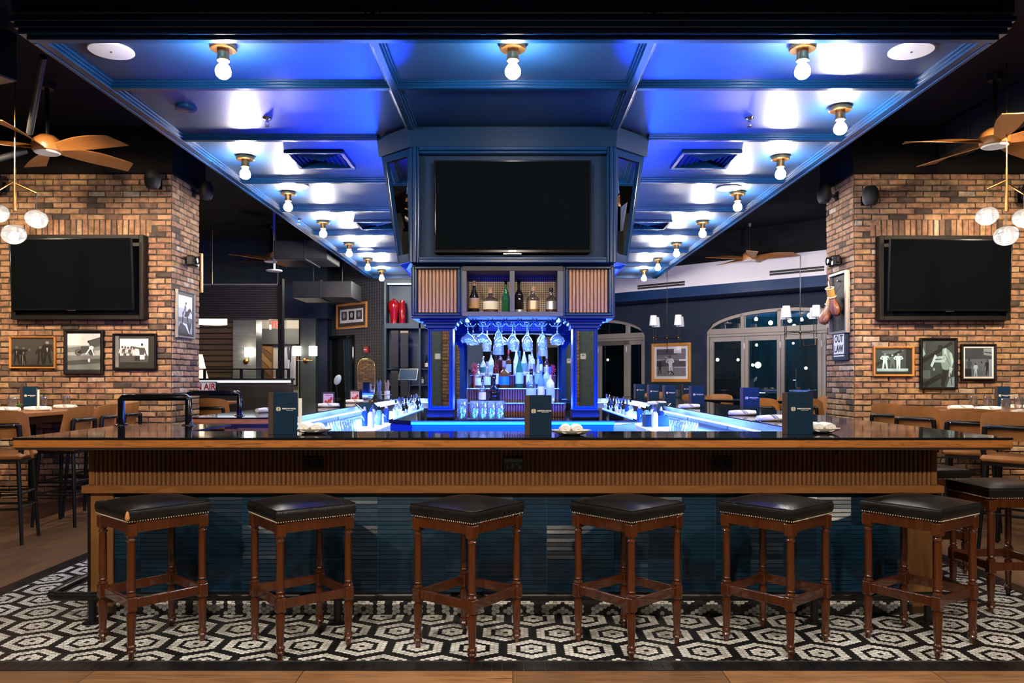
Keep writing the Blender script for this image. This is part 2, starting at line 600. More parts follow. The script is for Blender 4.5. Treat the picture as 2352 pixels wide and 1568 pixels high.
M['leather_tan'] = mat('leather_tan', (0.28, 0.105, 0.026), 0.5, col2=(0.36, 0.145, 0.040), vs_=8, bump=0.12, bs=160)
M['tear'] = mat('tear', (0.42, 0.20, 0.06), 0.8)
M['brass_nail'] = mat('brass_nail', (0.50, 0.42, 0.33), 0.3, 1.0)
M['brass'] = mat('brass', (0.55, 0.28, 0.10), 0.25, 1.0)
M['granite'] = mat('granite', (0.004, 0.005, 0.007), 0.06, col2=(0.02, 0.022, 0.026), vs_=70, spec=0.7, ramp=(0.55, 0.8))
M['black_metal'] = mat('black_metal', (0.008, 0.008, 0.009), 0.32, 0.3)
M['black_gloss'] = mat('black_gloss', (0.004, 0.004, 0.005), 0.12)
M['black_matte'] = mat('black_matte', (0.005, 0.005, 0.006), 0.6)
M['screen'] = mat('screen', (0.0025, 0.0035, 0.0042), 0.7, spec=0.0)
M['steel'] = mat('steel', (0.55, 0.57, 0.6), 0.25, 1.0, col2=(0.48, 0.5, 0.53), vs_=6, stretch=(1, 12, 1))
M['steel_white'] = mat('steel_white', (0.72, 0.74, 0.78), 0.35, 0.2)
M['chrome'] = mat('chrome', (0.8, 0.8, 0.82), 0.08, 1.0)
M['mirror'] = mat('mirror', (0.72, 0.76, 0.76), 0.02, 1.0)
M['white_paint'] = mat('white_paint', (0.62, 0.62, 0.62), 0.5)
M['white_plastic'] = mat('white_plastic', (0.72, 0.72, 0.72), 0.4)
M['bulkhead'] = mat('bulkhead', (0.50, 0.48, 0.54), 0.7, col2=(0.54, 0.52, 0.57), vs_=1.3)
M['window_frame'] = mat('window_frame', (0.27, 0.235, 0.205), 0.45, 0.1)
M['shade'] = mat('shade', (0.50, 0.50, 0.54), 0.8, emit=(0.75, 0.78, 0.9), es=0.03)
M['bulb'] = mat('bulb', (1, 1, 1), 0.4, emit=(1.0, 0.93, 0.84), es=950.0)
M['globe_bulb'] = mat('globe_bulb', (1, 1, 1), 0.4, emit=(1.0, 0.93, 0.82), es=70.0)
M['globe'] = glass_mat('globe', (1, 1, 1), 0.08, 0.05, 0.14, 0.06)
M['pane'] = glass_mat('pane', (0.75, 0.95, 1.0), 0.0, 0.3, 0.28)
M['rail_glass'] = glass_mat('rail_glass', (0.85, 1.0, 0.97), 0.0, 0.15, 0.10)
M['glass'] = glass_mat('glass', (0.85, 0.93, 1.0), 0.02, 0.08, 0.14, 0.10)
M['led_ice'] = mat('led_ice', (1, 1, 1), 0.5, emit=(0.30, 0.50, 1.0), es=14.0)
M['led_blue'] = mat('led_blue', (1, 1, 1), 0.5, emit=(0.01, 0.10, 1.0), es=6.0)
M['led_white'] = mat('led_white', (1, 1, 1), 0.5, emit=(0.85, 0.93, 1.0), es=3.0)
M['napkin'] = mat('napkin', (0.72, 0.70, 0.68), 0.9, col2=(0.78, 0.76, 0.74), vs_=30, bump=0.25, bs=60)
M['stripe'] = mat('stripe', (0.02, 0.022, 0.03), 0.9)
M['plate'] = mat('plate', (0.62, 0.58, 0.50), 0.3)
M['menu_blue'] = mat('menu_blue', (0.002, 0.018, 0.044), 0.65, col2=(0.004, 0.020, 0.046), vs_=90, spec=0.15)
M['menu_brown'] = mat('menu_brown', (0.035, 0.017, 0.013), 0.6)
M['paper'] = mat('paper', (0.70, 0.70, 0.68), 0.8)
M['ink_white'] = mat('ink_white', (0.75, 0.76, 0.74), 0.6)
M['ink_gold'] = mat('ink_gold', (0.55, 0.48, 0.36), 0.5)
M['ink_black'] = mat('ink_black', (0.01, 0.01, 0.012), 0.6)
M['ink_red'] = mat('ink_red', (0.45, 0.01, 0.02), 0.5)
M['plant'] = mat('plant', (0.05, 0.25, 0.03), 0.6)
M['perf_tan'] = perf_mat('perf_tan', (0.50, 0.35, 0.22), (0.012, 0.010, 0.010), 0.018)
M['perf_white'] = perf_mat('perf_white', (0.62, 0.62, 0.60), (0.02, 0.03, 0.06), 0.016)
M['frame_black'] = mat('frame_black', (0.0035, 0.003, 0.003), 0.5, spec=0.25)
M['frame_gold'] = mat('frame_gold', (0.50, 0.21, 0.045), 0.35)
M['frame_silver'] = mat('frame_silver', (0.36, 0.33, 0.30), 0.35, 0.6)
M['wire'] = mat('wire', (0.006, 0.006, 0.008), 0.3, 0.5)
M['exit_red'] = mat('exit_red', (0.6, 0.02, 0.02), 0.5, emit=(1.0, 0.05, 0.03), es=2.2)
M['red_gloss'] = mat('red_gloss', (0.26, 0.004, 0.007), 0.12, coat=0.6)
M['teal_dark'] = mat('teal_dark', (0.012, 0.04, 0.06), 0.3)


def text_mesh(s, size, ext=0.0006, off=0.0):
    cu = bpy.data.curves.new('lettering', 'FONT')
    cu.body = s
    cu.size = size
    cu.extrude = ext
    cu.offset = off
    cu.align_x = 'CENTER'
    cu.align_y = 'CENTER'
    cu.resolution_u = 3
    o = bpy.data.objects.new('lettering', cu)
    COL.objects.link(o)
    dg = bpy.context.evaluated_depsgraph_get()
    me = bpy.data.meshes.new_from_object(o.evaluated_get(dg))
    bpy.data.objects.remove(o)
    bpy.data.curves.remove(cu)
    return me


TXT = {
    'brand': text_mesh('AMERICAN SOCIAL', 0.0125, off=0.0003),
    'sub': text_mesh('BAR & KITCHEN', 0.0062),
    'maker': text_mesh('SONY', 0.022, off=0.0004),
    'air': text_mesh('ON AIR', 0.16, 0.002, off=0.004),
    'exit': text_mesh('EXIT', 0.19, 0.002, off=0.004),
    'out': text_mesh('OUT', 0.125, 0.001, off=0.004),
    'law': text_mesh('LAW', 0.115, 0.001, off=0.004),
}


def lettering(key, name, m, parent, loc, rot=(PI / 2, 0, 0), scale=(1, 1, 1)):
    me = TXT[key]
    if me.users and me.materials and me.materials[0] is not m:
        me = me.copy()
        me.materials.clear()
    if not me.materials:
        me.materials.append(m)
    o = bpy.data.objects.new(name, me)
    o.location = loc
    o.rotation_euler = rot
    o.scale = scale
    COL.objects.link(o)
    o.parent = parent
    return o

# ================================================================ the setting
# floor: planks along x in the front strip, along y elsewhere
mb = MB()
mb.box(-10, 10, -3.2, 3.75, -0.1, 0.0)
mb.mi = 1
mb.box(-10, 10, 3.75, 24, -0.1, 0.0)
floor = struct(mb.build('floor', [M['floor_x'], M['floor_y']]))

# hexagon mosaic around the bar, with its black border
MX, MY0, MY1 = 3.30, 3.86, 13.8
BW = 0.115
mb = MB()
mb.box(-MX, MX, MY0, 5.3, 0.0, 0.002)
for s in (-1, 1):
    mb.box(s * 2.2, s * MX, 5.3, MY1, 0.0, 0.002)
mosaic = struct(mb.build('floor_mosaic', M['grout']))
SX, SY = 0.0226, 0.0261
PH = (0.0956, 4.041)


def nearest_ring(i, j, A=(13, -0.5), B=(7, 9.5)):
    """ring number of tile (column i, row offset j in tile heights) around the nearest rosette centre"""
    det = A[0] * B[1] - A[1] * B[0]
    a = (i * B[1] - j * B[0]) / det
    b = (A[0] * j - A[1] * i) / det
    best = 99
    for da in (math.floor(a), math.floor(a) + 1):
        for db in (math.floor(b), math.floor(b) + 1):
            q = i - (da * A[0] + db * B[0])
            y = j - (da * A[1] + db * B[1])
            r = y - q / 2.0
            best = min(best, max(abs(q), abs(r), abs(q + r)))
    return best


def hex_tiles(inside, i0, i1, j0, j1, place):
    out = {0: ([], [], []), 1: ([], [], [])}
    hw = SX * 2 / 3 * 0.93
    hh = SY * 0.5 * 0.90
    for i in range(i0, i1):
        off = 0.5 if i % 2 else 0.0
        for jj in range(j0, j1):
            j = jj + off
            u, w = i * SX, j * SY
            if not inside(u, w):
                continue
            k = round(nearest_ring(i, j))
            white = k in (1, 2, 4, 5)
            V, Fc, T = out[1 if white else 0]
            b0 = len(V)
            for du, dw in ((-hw, 0), (-hw / 2, -hh), (hw / 2, -hh), (hw, 0), (hw / 2, hh), (-hw / 2, hh)):
                V.append(place(u + du, w + dw))
            Fc.append((b0, b0 + 1, b0 + 2, b0 + 3, b0 + 4, b0 + 5))
            T.append(rnd.random())
    return out


def tone_mesh(name, V, Fc, T, m, parent, kind=None):
    me = bpy.data.meshes.new(name)
    me.from_pydata(V, [], Fc)
    me.materials.append(m)
    at = me.attributes.new('tone', 'FLOAT', 'FACE')
    at.data.foreach_set('value', T)
    me.update()
    o = bpy.data.objects.new(name, me)
    COL.objects.link(o)
    if parent is not None:
        o.parent = parent
    if kind:
        o['kind'] = kind
    return o


def on_mosaic(u, w):
    x, y = u + PH[0], w + PH[1]
    if abs(x) > MX - 0.016 or y < MY0 + 0.014:
        return False
    if y < 4.66:
        return True
    return abs(x) > 2.33 and y < 9.5


T_ = hex_tiles(on_mosaic, -155, 150, -8, 212, lambda u, w: (u + PH[0], w + PH[1], 0.004))
tone_mesh('white_tile', *T_[1], M['tile_white'], mosaic)
tone_mesh('black_tile', *T_[0], M['tile_black'], mosaic)
mb = MB()
x = -MX - BW
while x < MX + BW - 0.01:                                           # border of square black tiles, two courses
    for k in range(2):
        mb.box(x + 0.0012, x + BW / 2 * 0.9 - 0.0012, MY0 - BW + k * BW / 2 + 0.001, MY0 - BW + (k + 1) * BW / 2 - 0.001, 0, 0.0045)
    x += BW / 2 * 0.9
for s in (-1, 1):
    for k in range(34):
        y = MY0 + k * 0.3
        mb.box(s * (MX + 0.002), s * (MX + BW), y + 0.001, y + 0.299, 0, 0.0045)
mb.build('border', M['border_tile'], mosaic)

# ceiling, outer walls
mb = MB(); mb.box(-10, 10, -3.2, 24, 4.3, 4.5)
struct(mb.build('ceiling', M['black_ceiling']))
mb = MB(); mb.box(-10.2, -10, -3.2, 24, 0, 4.3)
struct(mb.build('wall_left', M['concrete']))
mb = MB(); mb.box(10, 10.2, -3.2, 24, 0, 4.3)
struct(mb.build('wall_right', M['concrete']))
mb = MB(); mb.box(-10, 10, -3.4, -3.2, 0, 4.3)
wf = struct(mb.build('wall_front', mat('teal_wall', (0.05, 0.075, 0.085), 0.7, col2=(0.075, 0.105, 0.115), vs_=14, bump=0.1)))
mb = MB(); mb.box(-10, 10, 24, 24.2, 0, 4.3)
struct(mb.build('wall_back', M['dark_wall']))

# brick piers
BL, BH, MO = 0.2032, 0.0677, 0.0135


def bricks(V, Fc, T, org, ux, nrm, u0, u1, z0, z1, skip=None, soldier=None):
    """lay bricks on a face: org + u*ux + z*Z, sticking out along nrm"""
    ux, nrm, org = Vector(ux), Vector(nrm), Vector(org)

    def one(a, b, c, d):
        b0 = len(V)
        p = 0.007 + rnd.random() * 0.010
        e = 0.007
        j = lambda: (rnd.random() - 0.5) * 0.009
        outer = [(a + j(), c + j()), (b + j(), c + j()), (b + j(), d + j()), (a + j(), d + j())]
        for (u, z) in outer:
            V.append(tuple(org + ux * u + Vector((0, 0, z))))
        for (u, z) in outer:
            V.append(tuple(org + ux * u + Vector((0, 0, z)) + nrm * p * 0.55))
        for (u, z), (su, sz) in zip(outer, ((1, 1), (-1, 1), (-1, -1), (1, -1))):
            V.append(tuple(org + ux * (u + su * e) + Vector((0, 0, z + sz * e)) + nrm * p))
        for k in range(4):
            k2 = (k + 1) % 4
            Fc.append((b0 + k, b0 + k2, b0 + 4 + k2, b0 + 4 + k))
            Fc.append((b0 + 4 + k, b0 + 4 + k2, b0 + 8 + k2, b0 + 8 + k))
        Fc.append((b0 + 8, b0 + 9, b0 + 10, b0 + 11))
        t = min(1, max(0, rnd.gauss(0.50, 0.27)))
        T.extend([t] * 9)
    row = 0
    z = z0
    while z + BH <= z1 + 0.03:
        u = u0 - (BL / 2 if row % 2 else 0)
        while u < u1 - 0.01:
            a, b = max(u, u0) + MO / 2, min(u + BL, u1) - MO / 2
            zc = z + BH / 2
            if b - a > 0.03 and not (skip and skip((a + b) / 2, zc, a, b)):
                one(a, b, z + MO / 2, z + BH - MO / 2)
            u += BL + (rnd.random() - 0.5) * 0.004
        z += BH
        row += 1
    if soldier:
        sa, sb, s0, s1 = soldier
        u = sa
        while u < sb - 0.03:
            one(u + MO / 2, u + BH - MO / 2, s0 + MO / 2, s1 - MO / 2)
            u += BH


PZT = 3.785


def pier(side, name):
    s = side
    y0, y1 = 9.16, 9.94
    xi, xo = 3.985, 9.0
    mb = MB()
    mb.box(s * xi, s * xo, y0, y1, 0, PZT)
    base = struct(mb.build(name, M['mortar']))
    V, Fc, T = [], [], []
    if s < 0:
        tv = (PX(52, 9.15), PX(343, 9.15))
    else:
        tv = (PX(2008, 9.15), PX(2307, 9.15))
    sz0 = 0.0677 * 45.5 - 0.0677 * 0
    sz0 = PZ(545, 9.15) + 0.01
    sz1 = sz0 + BL
    org = (0, y0, 0)
    # front face (u = world x); the soldier course sits over the television
    skip = lambda u, z, a, b: tv[0] - 0.03 < u < tv[1] + 0.03 and sz0 - 0.02 < z < sz1 + 0.02
    ua, ub = (-7.0, -xi) if s < 0 else (xi, 7.0)
    bricks(V, Fc, T, org, (1, 0, 0), (0, -1, 0), ua, ub, 0, PZT, skip, (tv[0] - 0.05, tv[1] + 0.05, sz0, sz1))
    # return face looking at the bar
    if s < 0:
        bricks(V, Fc, T, (-xi, 0, 0), (0, 1, 0), (1, 0, 0), y0 - 0.008, y1, 0, PZT)
    else:
        bricks(V, Fc, T, (xi, 0, 0), (0, 1, 0), (-1, 0, 0), y0 - 0.008, y1, 0, PZT)
    tone_mesh('brickwork', V, Fc, T, M['brick'], base)
    mb = MB()
    mb.box(s * (xi - 0.05), s * xo, y0 - 0.1, y1 + 0.1, PZT, 4.3)
    mb.build('header', M['black_ceiling'], base)


V, Fc, T = [], [], []
bricks(V, Fc, T, (0, -3.14, 0), (1, 0, 0), (0, 1, 0), -1.41, 1.33, 0, 4.3)
Fc = [tuple(reversed(f)) for f in Fc]
mb = MB(); mb.box(-1.41, 1.33, -3.2, -3.14, 0, 4.3)
bc = mb.build('chimney_breast', M['mortar'], wf)
tone_mesh('brickwork', V, Fc, T, M['brick'], bc)
for x0, x1, nm in ((-1.56, -1.45, 'blank_plate'), (1.35, 1.46, 'thermostat')):
    mb = MB(); mb.box(x0, x1, -3.2, -3.175, 1.79, 1.90, 0.004)
    if nm == 'thermostat':
        mb.mi = 1
        mb.box(x0 + .03, x1 - .03, -3.175, -3.173, 1.855, 1.878)
    mb.build(nm, [M['white_plastic'], M['black_matte']], wf)


pier(-1, 'wall_left.001')
pier(1, 'wall_right.001')

# ---------------------------------------------------------------- canopy over the bar
CZ, CX0, CY0, CY1 = 3.315, 2.75, 4.43, 15.0
canopy = struct(thing('ceiling_canopy', 'dark blue panelled canopy hung over the whole bar', 'ceiling'))
mb = MB()
mb.box(-CX0 + 0.04, CX0 - 0.04, CY0 + 0.04, CY1, CZ + 0.045, CZ + 0.10)
mb.build('soffit', M['canopy'], canopy, kind='structure')
RIBS = [5.21, 6.34, 7.71, 9.02, 10.5, 11.95, 13.4]


def moulding(mb, p0, p1, w, lift=0.0):
    """stepped panel moulding under the soffit along p0-p1 (horizontal)"""
    p0, p1 = Vector((p0[0], p0[1], CZ + lift)), Vector((p1[0], p1[1], CZ + lift))
    d = (p1 - p0)
    L = d.length
    ang = math.atan2(d.y, d.x)
    mb.M = Matrix.Translation(p0) @ Matrix.Rotation(ang, 4, 'Z')
    for hw, z in ((w, 0.030), (w * 0.74, 0.016), (w * 0.5, 0.0)):
        mb.box(0, L, -hw, hw, z, 0.05, 0.006)
    mb.M = Matrix.Identity(4)


def rib_set(segs, w, name, lift=0.0):
    mb = MB()
    for a, b in segs:
        moulding(mb, a, b, w, lift)
    mb.build(name, M['navy_trim'], canopy, kind='structure')


cross = []
for y in RIBS:
    if y < 6.0:
        cross.append(((-CX0, y), (CX0, y)))
    else:
        cross += [((-CX0, y), (-1.09, y)), ((1.09, y), (CX0, y))]
rib_set(cross, 0.055, 'cross_moulding', 0.003)
rib_set([((s * 0.79, CY0), (s * 0.79, 6.08)) for s in (-1, 1)], 0.052, 'long_moulding')
rib_set([((s * (CX0 - 0.06), CY0), (s * (CX0 - 0.06), CY1)) for s in (-1, 1)], 0.06, 'edge_moulding')
rib_set([((-CX0, CY0 + 0.035), (CX0, CY0 + 0.035)), ((-CX0, CY1 - 0.03), (CX0, CY1 - 0.03))], 0.035, 'end_moulding', 0.0015)
# fascia: three framed panels and a stepped lower moulding, returning along both sides
mb = MB()
FZ1 = 4.25
mb.box(-2.80, 2.80, CY0 - 0.03, CY0 + 0.05, CZ + 0.05, FZ1)
for s in (-1, 1):
    mb.box(s * 2.80, s * 2.72, CY0 + 0.05, CY1, CZ + 0.05, FZ1)
mb.build('fascia', M['navy_paint'], canopy, kind='structure')
mb = MB()
for z0, z1, o in ((CZ - 0.004, CZ + 0.016, 0.0), (CZ + 0.016, CZ + 0.045, 0.030), (CZ + 0.045, CZ + 0.075, 0.045), (CZ + 0.075, CZ + 0.105, 0.060)):
    mb.box(-2.75 - o, 2.75 + o, CY0 - 0.005 - o, CY0 + 0.05, z0, z1, 0.005)
    for s in (-1, 1):
        mb.box(s * (2.75 + o), s * 2.72, CY0 + 0.05, CY1, z0, z1, 0.005)
mb.build('fascia_moulding', M['navy_trim'], canopy, kind='structure')
mb = MB()
for a, b in ((-2.79, -0.79), (-0.77, 0.77), (0.79, 2.79)):
    for k, (i, d) in enumerate(((0.0, 0.05), (0.03, 0.035), (0.06, 0.02))):
        a2, b2, z0 = a + i, b - i, CZ + 0.11 + i * 0.5
        y0 = CY0 - 0.03 - d
        mb.box(a2, a2 + 0.03, y0, CY0 - 0.02, z0, FZ1, 0.005)
        mb.box(b2 - 0.03, b2, y0, CY0 - 0.02, z0, FZ1, 0.005)
        mb.box(a2 + 0.03, b2 - 0.03, y0, CY0 - 0.02, z0, z0 + 0.018, 0.005)
mb.build('fascia_frame', M['navy_trim'], canopy, kind='structure')

# ceiling fittings in the soffit --------------------------------------------------
ORD = ['first', 'second', 'third', 'fourth', 'fifth', 'sixth', 'seventh', 'eighth']


def make_lamp(loc, label):
    t = thing('ceiling_lamp', label, 'lamp', loc, 0, 'bare bulb lamps under the canopy')
    mb = MB()
    mb.lathe([(0, 0.0), (0.075, 0.0), (0.078, -0.006), (0.078, -0.030), (0.072, -0.036), (0.05, -0.036), (0, -0.036)], 28)
    mb.build('ceiling_plate', M['brass'], t, 30)
    mb = MB()
    mb.lathe([(0, -0.03), (0.034, -0.03), (0.034, -0.085), (0.037, -0.088), (0.037, -0.1), (0.028, -0.104), (0, -0.104)], 20)
    mb.build('socket', M['brass'], t, 30)
    mb = MB()
    mb.lathe([(0, -0.10), (0.018, -0.102), (0.024, -0.118), (0.040, -0.140), (0.046, -0.160), (0.042, -0.182), (0.025, -0.199), (0, -0.204)], 12)
    mb.build('bulb', M['bulb'], t, 60)
    return t


LROWS = [4.6, 5.65, 6.91, 8.23, 9.75, 11.3, 12.75, 14.1]
lamp0 = make_lamp((0.0, 4.6, CZ + 0.045), 'brass bare bulb lamp in the middle of the canopy front, above the central television')
for s, word in ((-1, 'left'), (1, 'right')):
    n = 0
    for k, y in enumerate(LROWS):
        if s < 0 and k == 1:
            continue
        x = 1.70 if k == 0 else 2.36
        n_ = ORD[n]
        n += 1
        dup(lamp0, (s * x, y, CZ + 0.045), label='brass bare bulb lamp under the canopy, %s from the front on its %s side' % (n_, word))

grid0 = None
for y, ys in ((6.98, 'nearer'), (9.93, 'farther')):
    for s, side in ((-1, 'left'), (1, 'right')):
        lab = 'square louvred air diffuser in the blue soffit, the %s one %s of the tower' % (ys, side)
        if grid0 is None:
            grid0 = thing('air_diffuser', lab, 'vent', (s * 1.71, y, CZ + 0.045), 0, 'square air diffusers in the soffit')
            mb = MB()
            h = 0.26
            for a, b in ((h, h - 0.035),):
                for (x0, x1, y0, y1) in ((-a, a, -a, -b), (-a, a, b, a), (-a, -b, -b, b), (b, a, -b, b)):
                    mb.box(x0, x1, y0, y1, -0.03, -0.0005, 0.004)
            mb.build('frame', M['navy_trim'], grid0)
            mb = MB()
            for k in range(5):
                a = h - 0.055 - k * 0.042
                zt, zb, a2 = -0.030, -0.004, a - 0.020
                vv = [(-a, -a, zb), (a, -a, zb), (a, a, zb), (-a, a, zb), (-a2, -a2, zt), (a2, -a2, zt), (a2, a2, zt), (-a2, a2, zt)]
                mb.add(vv + [(p[0], p[1], p[2] + 0.003) for p in vv], [(i, (i + 1) % 4, 4 + (i + 1) % 4, 4 + i) for i in range(4)] + [(8 + i, 12 + i, 12 + (i + 1) % 4, 8 + (i + 1) % 4) for i in range(4)])
            mb.build('louvre', M['navy_trim'], grid0)
        else:
            dup(grid0, (s * 1.71, y, CZ + 0.045), label=lab)

sp0 = None
for x, y, lab in ((-2.40, 4.68, 'flat white round speaker cover at the front left corner of the canopy'),
                  (2.38, 4.68, 'flat white round speaker cover at the front right corner of the canopy'),
                  (-2.2, 7.95, 'white round speaker cover beside the second lamp of the left lamp row'),
                  (2.22, 8.04, 'white round speaker cover beside the fourth lamp of the right lamp row'),
                  (-2.23, 11.9, 'far white round speaker cover near the back of the canopy, left side'),
                  (2.26, 12.1, 'far white round speaker cover near the back of the canopy, right side')):
    if sp0 is None:
        sp0 = thing('ceiling_speaker', lab, 'speaker', (x, y, CZ + 0.045), 0, 'round speaker covers in the soffit')
        mb = MB()
        mb.lathe([(0, 0), (0.128, 0), (0.130, -0.006), (0.124, -0.012), (0.0, -0.013)], 40)
        mb.build('grille', M['white_plastic'], sp0, 30)
        mb = MB()
        mb.lathe([(0, -0.0125), (0.008, -0.0125), (0.007, -0.017), (0, -0.017)], 10)
        mb.build('badge', M['steel'], sp0, 30)
    else:
        dup(sp0, (x, y, CZ + 0.045), label=lab)
mb = MB()
mb.lathe([(0, 0), (0.075, 0), (0.075, -0.02), (0.06, -0.026), (0, -0.026)], 28, (-2.36, 5.66, CZ + 0.045))
tag(mb.build('junction_cover', M['navy_trim'], None, 30), 'small dark blue round blank cover on the soffit where a lamp is missing', 'cover')
s0 = None
for x, y, lab in ((-1.85, 5.9, 'small chrome sprinkler head hanging in the second panel on the left'), (1.78, 5.9, 'small chrome sprinkler head hanging in the second panel on the right'),
                  (-2.62, 9.6, 'small chrome sprinkler head at the left edge moulding of the canopy')):
    if s0 is None:
        s0 = thing('sprinkler_head', lab, 'sprinkler', (x, y, CZ + 0.045), 0, 'sprinkler heads in the soffit')
        mb = MB(); mb.lathe([(0, 0), (0.035, 0), (0.030, -0.012), (0.012, -0.018), (0.012, -0.03), (0, -0.03)], 18)
        mb.build('escutcheon', M['chrome'], s0, 30)
        mb = MB()
        mb.tube([(-0.012, 0, -0.03), (-0.014, 0, -0.05), (0, 0, -0.062), (0.014, 0, -0.05), (0.012, 0, -0.03)], 0.003, 6)
        mb.lathe([(0, -0.062), (0.018, -0.064), (0.018, -0.067), (0, -0.067)], 14)
        mb.build('deflector', M['chrome'], s0, 30)
    else:
        dup(s0, (x, y, CZ + 0.045), label=lab)

# ================================================================ the tower in the middle of the bar
TY = 6.06
tower = thing('back_bar_tower', 'dark blue panelled tower with mirrored columns standing in the middle of the bar', 'back bar', (0, 7.2, 0))


def tw(mb, name, m, smooth=None, parent=None, kind=None):
    return mb.build(name, m, parent or tower, smooth, world=True, kind=kind)


def hexa(mb, lo, hi, z0, z1):
    n = len(lo)
    mb.add([(p[0], p[1], z0) for p in lo] + [(p[0], p[1], z1) for p in hi],
           [tuple(range(n - 1, -1, -1)), tuple(range(n, 2 * n))] + [(i, (i + 1) % n, n + (i + 1) % n, n + i) for i in range(n)])


# upper housing: flat front, splayed chamfers that narrow downwards
ZB, ZT = 2.304, CZ + 0.045
lo = [(-0.78, TY + 0.06), (0.78, TY + 0.06), (0.885, 6.25), (0.885, 9.1), (-0.885, 9.1), (-0.885, 6.25)]
hi = [(-0.78, TY + 0.06), (0.78, TY + 0.06), (1.06, 6.37), (1.06, 9.1), (-1.06, 9.1), (-1.06, 6.37)]
mb = MB(); hexa(mb, lo, hi, ZB, ZT)
tw(mb, 'housing', M['navy_housing'])
# top band and front frame round the television
mb = MB()
T2 = [(-0.81, TY - 0.01), (0.81, TY - 0.01), (1.10, 6.335), (1.10, 9.12), (-1.10, 9.12), (-1.10, 6.335)]
hexa(mb, [(p[0] * 0.985, p[1]) for p in T2], T2, PZ(338, TY) , ZT - 0.02)
tw(mb, 'top_band', M['navy_housing'])
mb = MB()
zt, zb = PZ(338, TY), PZ(604, TY)
for k, (a, w, d) in enumerate(((0.80, 0.028, 0.02), (0.772, 0.026, 0.0), (0.746, 0.02, 0.015))):
    y0 = TY - 0.025 + d
    for s in (-1, 1):
        mb.box(s * a, s * (a - w), y0, TY + 0.07, zb, zt, 0.006)
for z0, z1, d in ((zt - 0.028, zt, 0.0), (zt - 0.05, zt - 0.028, 0.018), (zb, zb + 0.028, 0.0), (zb + 0.028, zb + 0.048, 0.015)):
    mb.box(-0.726, 0.726, TY - 0.025 + d, TY + 0.07, z0, z1, 0.005)
tw(mb, 'screen_frame', M['navy_trim'])
# mirrors on the splayed sides with their frames
for s in (-1, 1):
    def q(t, z):                                                     # t 0 at the front corner, 1 at the outer corner
        k = (z - ZB) / (ZT - ZB)
        ax, ay = 0.78, TY + 0.06
        bx, by = 0.885 + (1.06 - 0.885) * k, 6.25 + (6.37 - 6.25) * k
        return Vector((s * (ax + (bx - ax) * t), ay + (by - ay) * t, z))
    z0, z1 = ZB + 0.06, PZ(352, TY)
    nrm = (q(1, 2.8) - q(0, 2.8)).cross(Vector((0, 0, 1))).normalized() * s
    if nrm.y > 0: nrm = -nrm

    def strip(mb, ta, tb, za, zc, d0, d1):
        P = [q(ta, za), q(tb, za), q(tb, zc), q(ta, zc)]
        vv = [tuple(p + nrm * d0) for p in P] + [tuple(p + nrm * d1) for p in P]
        mb.add(vv, [(0, 1, 2, 3), (7, 6, 5, 4), (0, 4, 5, 1), (1, 5, 6, 2), (2, 6, 7, 3), (3, 7, 4, 0)])
    mb = MB(); strip(mb, 0.08, 0.92, z0, z1, 0.002, 0.012)
    mo = tw(mb, 'mirror_panel', M['mirror'])
    mb = MB()
    strip(mb, -0.02, 0.10, ZB, PZ(338, TY), 0.0, 0.03); strip(mb, 0.90, 1.04, ZB, PZ(338, TY), 0.0, 0.03)
    strip(mb, 0.10, 0.90, ZB, z0 + 0.008, 0.0, 0.03); strip(mb, 0.10, 0.90, z1 - 0.005, PZ(338, TY), 0.0, 0.03)
    tw(mb, 'mirror_frame', M['navy_trim'])
# skirt under the housing
mb = MB()
hexa(mb, [(p[0] * 0.96, p[1] + (0.02 if p[1] < 6.2 else 0)) for p in lo], [(p[0] * 1.02, p[1] - (0.02 if p[1] < 6.2 else 0)) for p in lo], ZB - 0.035, ZB)
tw(mb, 'skirt', M['navy_trim'])

# cabinet band
KY = 6.15
kz0, kz1 = PZ(726, KY), ZB - 0.035
mb = MB()
for a, b in ((-0.80, -0.405), (0.405, 0.80)):
    mb.box(a, b, KY, KY + 0.42, kz0, kz1)
mb.box(-0.40, 0.40, KY + 0.32, KY + 0.42, kz0, kz1)
mb.box(-0.80, -0.60, KY + 0.42, 8.4, kz0, kz1)
mb.box(0.60, 0.80, KY + 0.42, 8.4, kz0, kz1)
mb.box(-0.60, 0.60, 7.95, 8.4, kz0, kz1)
tw(mb, 'cabinet_band', M['navy_paint'])
for s in (-1, 1):
    x0, x1 = sorted((s * 0.744, s * 0.437))
    z0, z1 = PZ(718, KY), PZ(620, KY)
    mb = MB()
    for k, (o, d) in enumerate(((0.045, 0.02), (0.025, 0.035))):
        mb.box(x0 - o, x1 + o, KY - d, KY, z1 + o - 0.02, z1 + o, 0.004); mb.box(x0 - o, x1 + o, KY - d, KY, z0 - o, z0 - o + 0.02, 0.004)
        mb.box(x0 - o, x0 - o + 0.02, KY - d, KY, z0 - o + 0.02, z1 + o - 0.02, 0.004); mb.box(x1 + o - 0.02, x1 + o, KY - d, KY, z0 - o + 0.02, z1 + o - 0.02, 0.004)
    tw(mb, 'panel_frame', M['navy_trim'])
    mb = MB()
    n = 11
    w = (x1 - x0) / n
    for k in range(n):
        a = x0 + k * w
        prof = [(a + w * (0.5 - 0.5 * math.cos(i * PI / 6)) * 0.96, KY - 0.004 - 0.020 * math.sin(i * PI / 6)) for i in range(7)] + [(a + w * 0.96, KY), (a, KY)]
        mb.prism(prof, z0, z1)
    tw(mb, 'slat_panel', M['slat_tan'], 50)
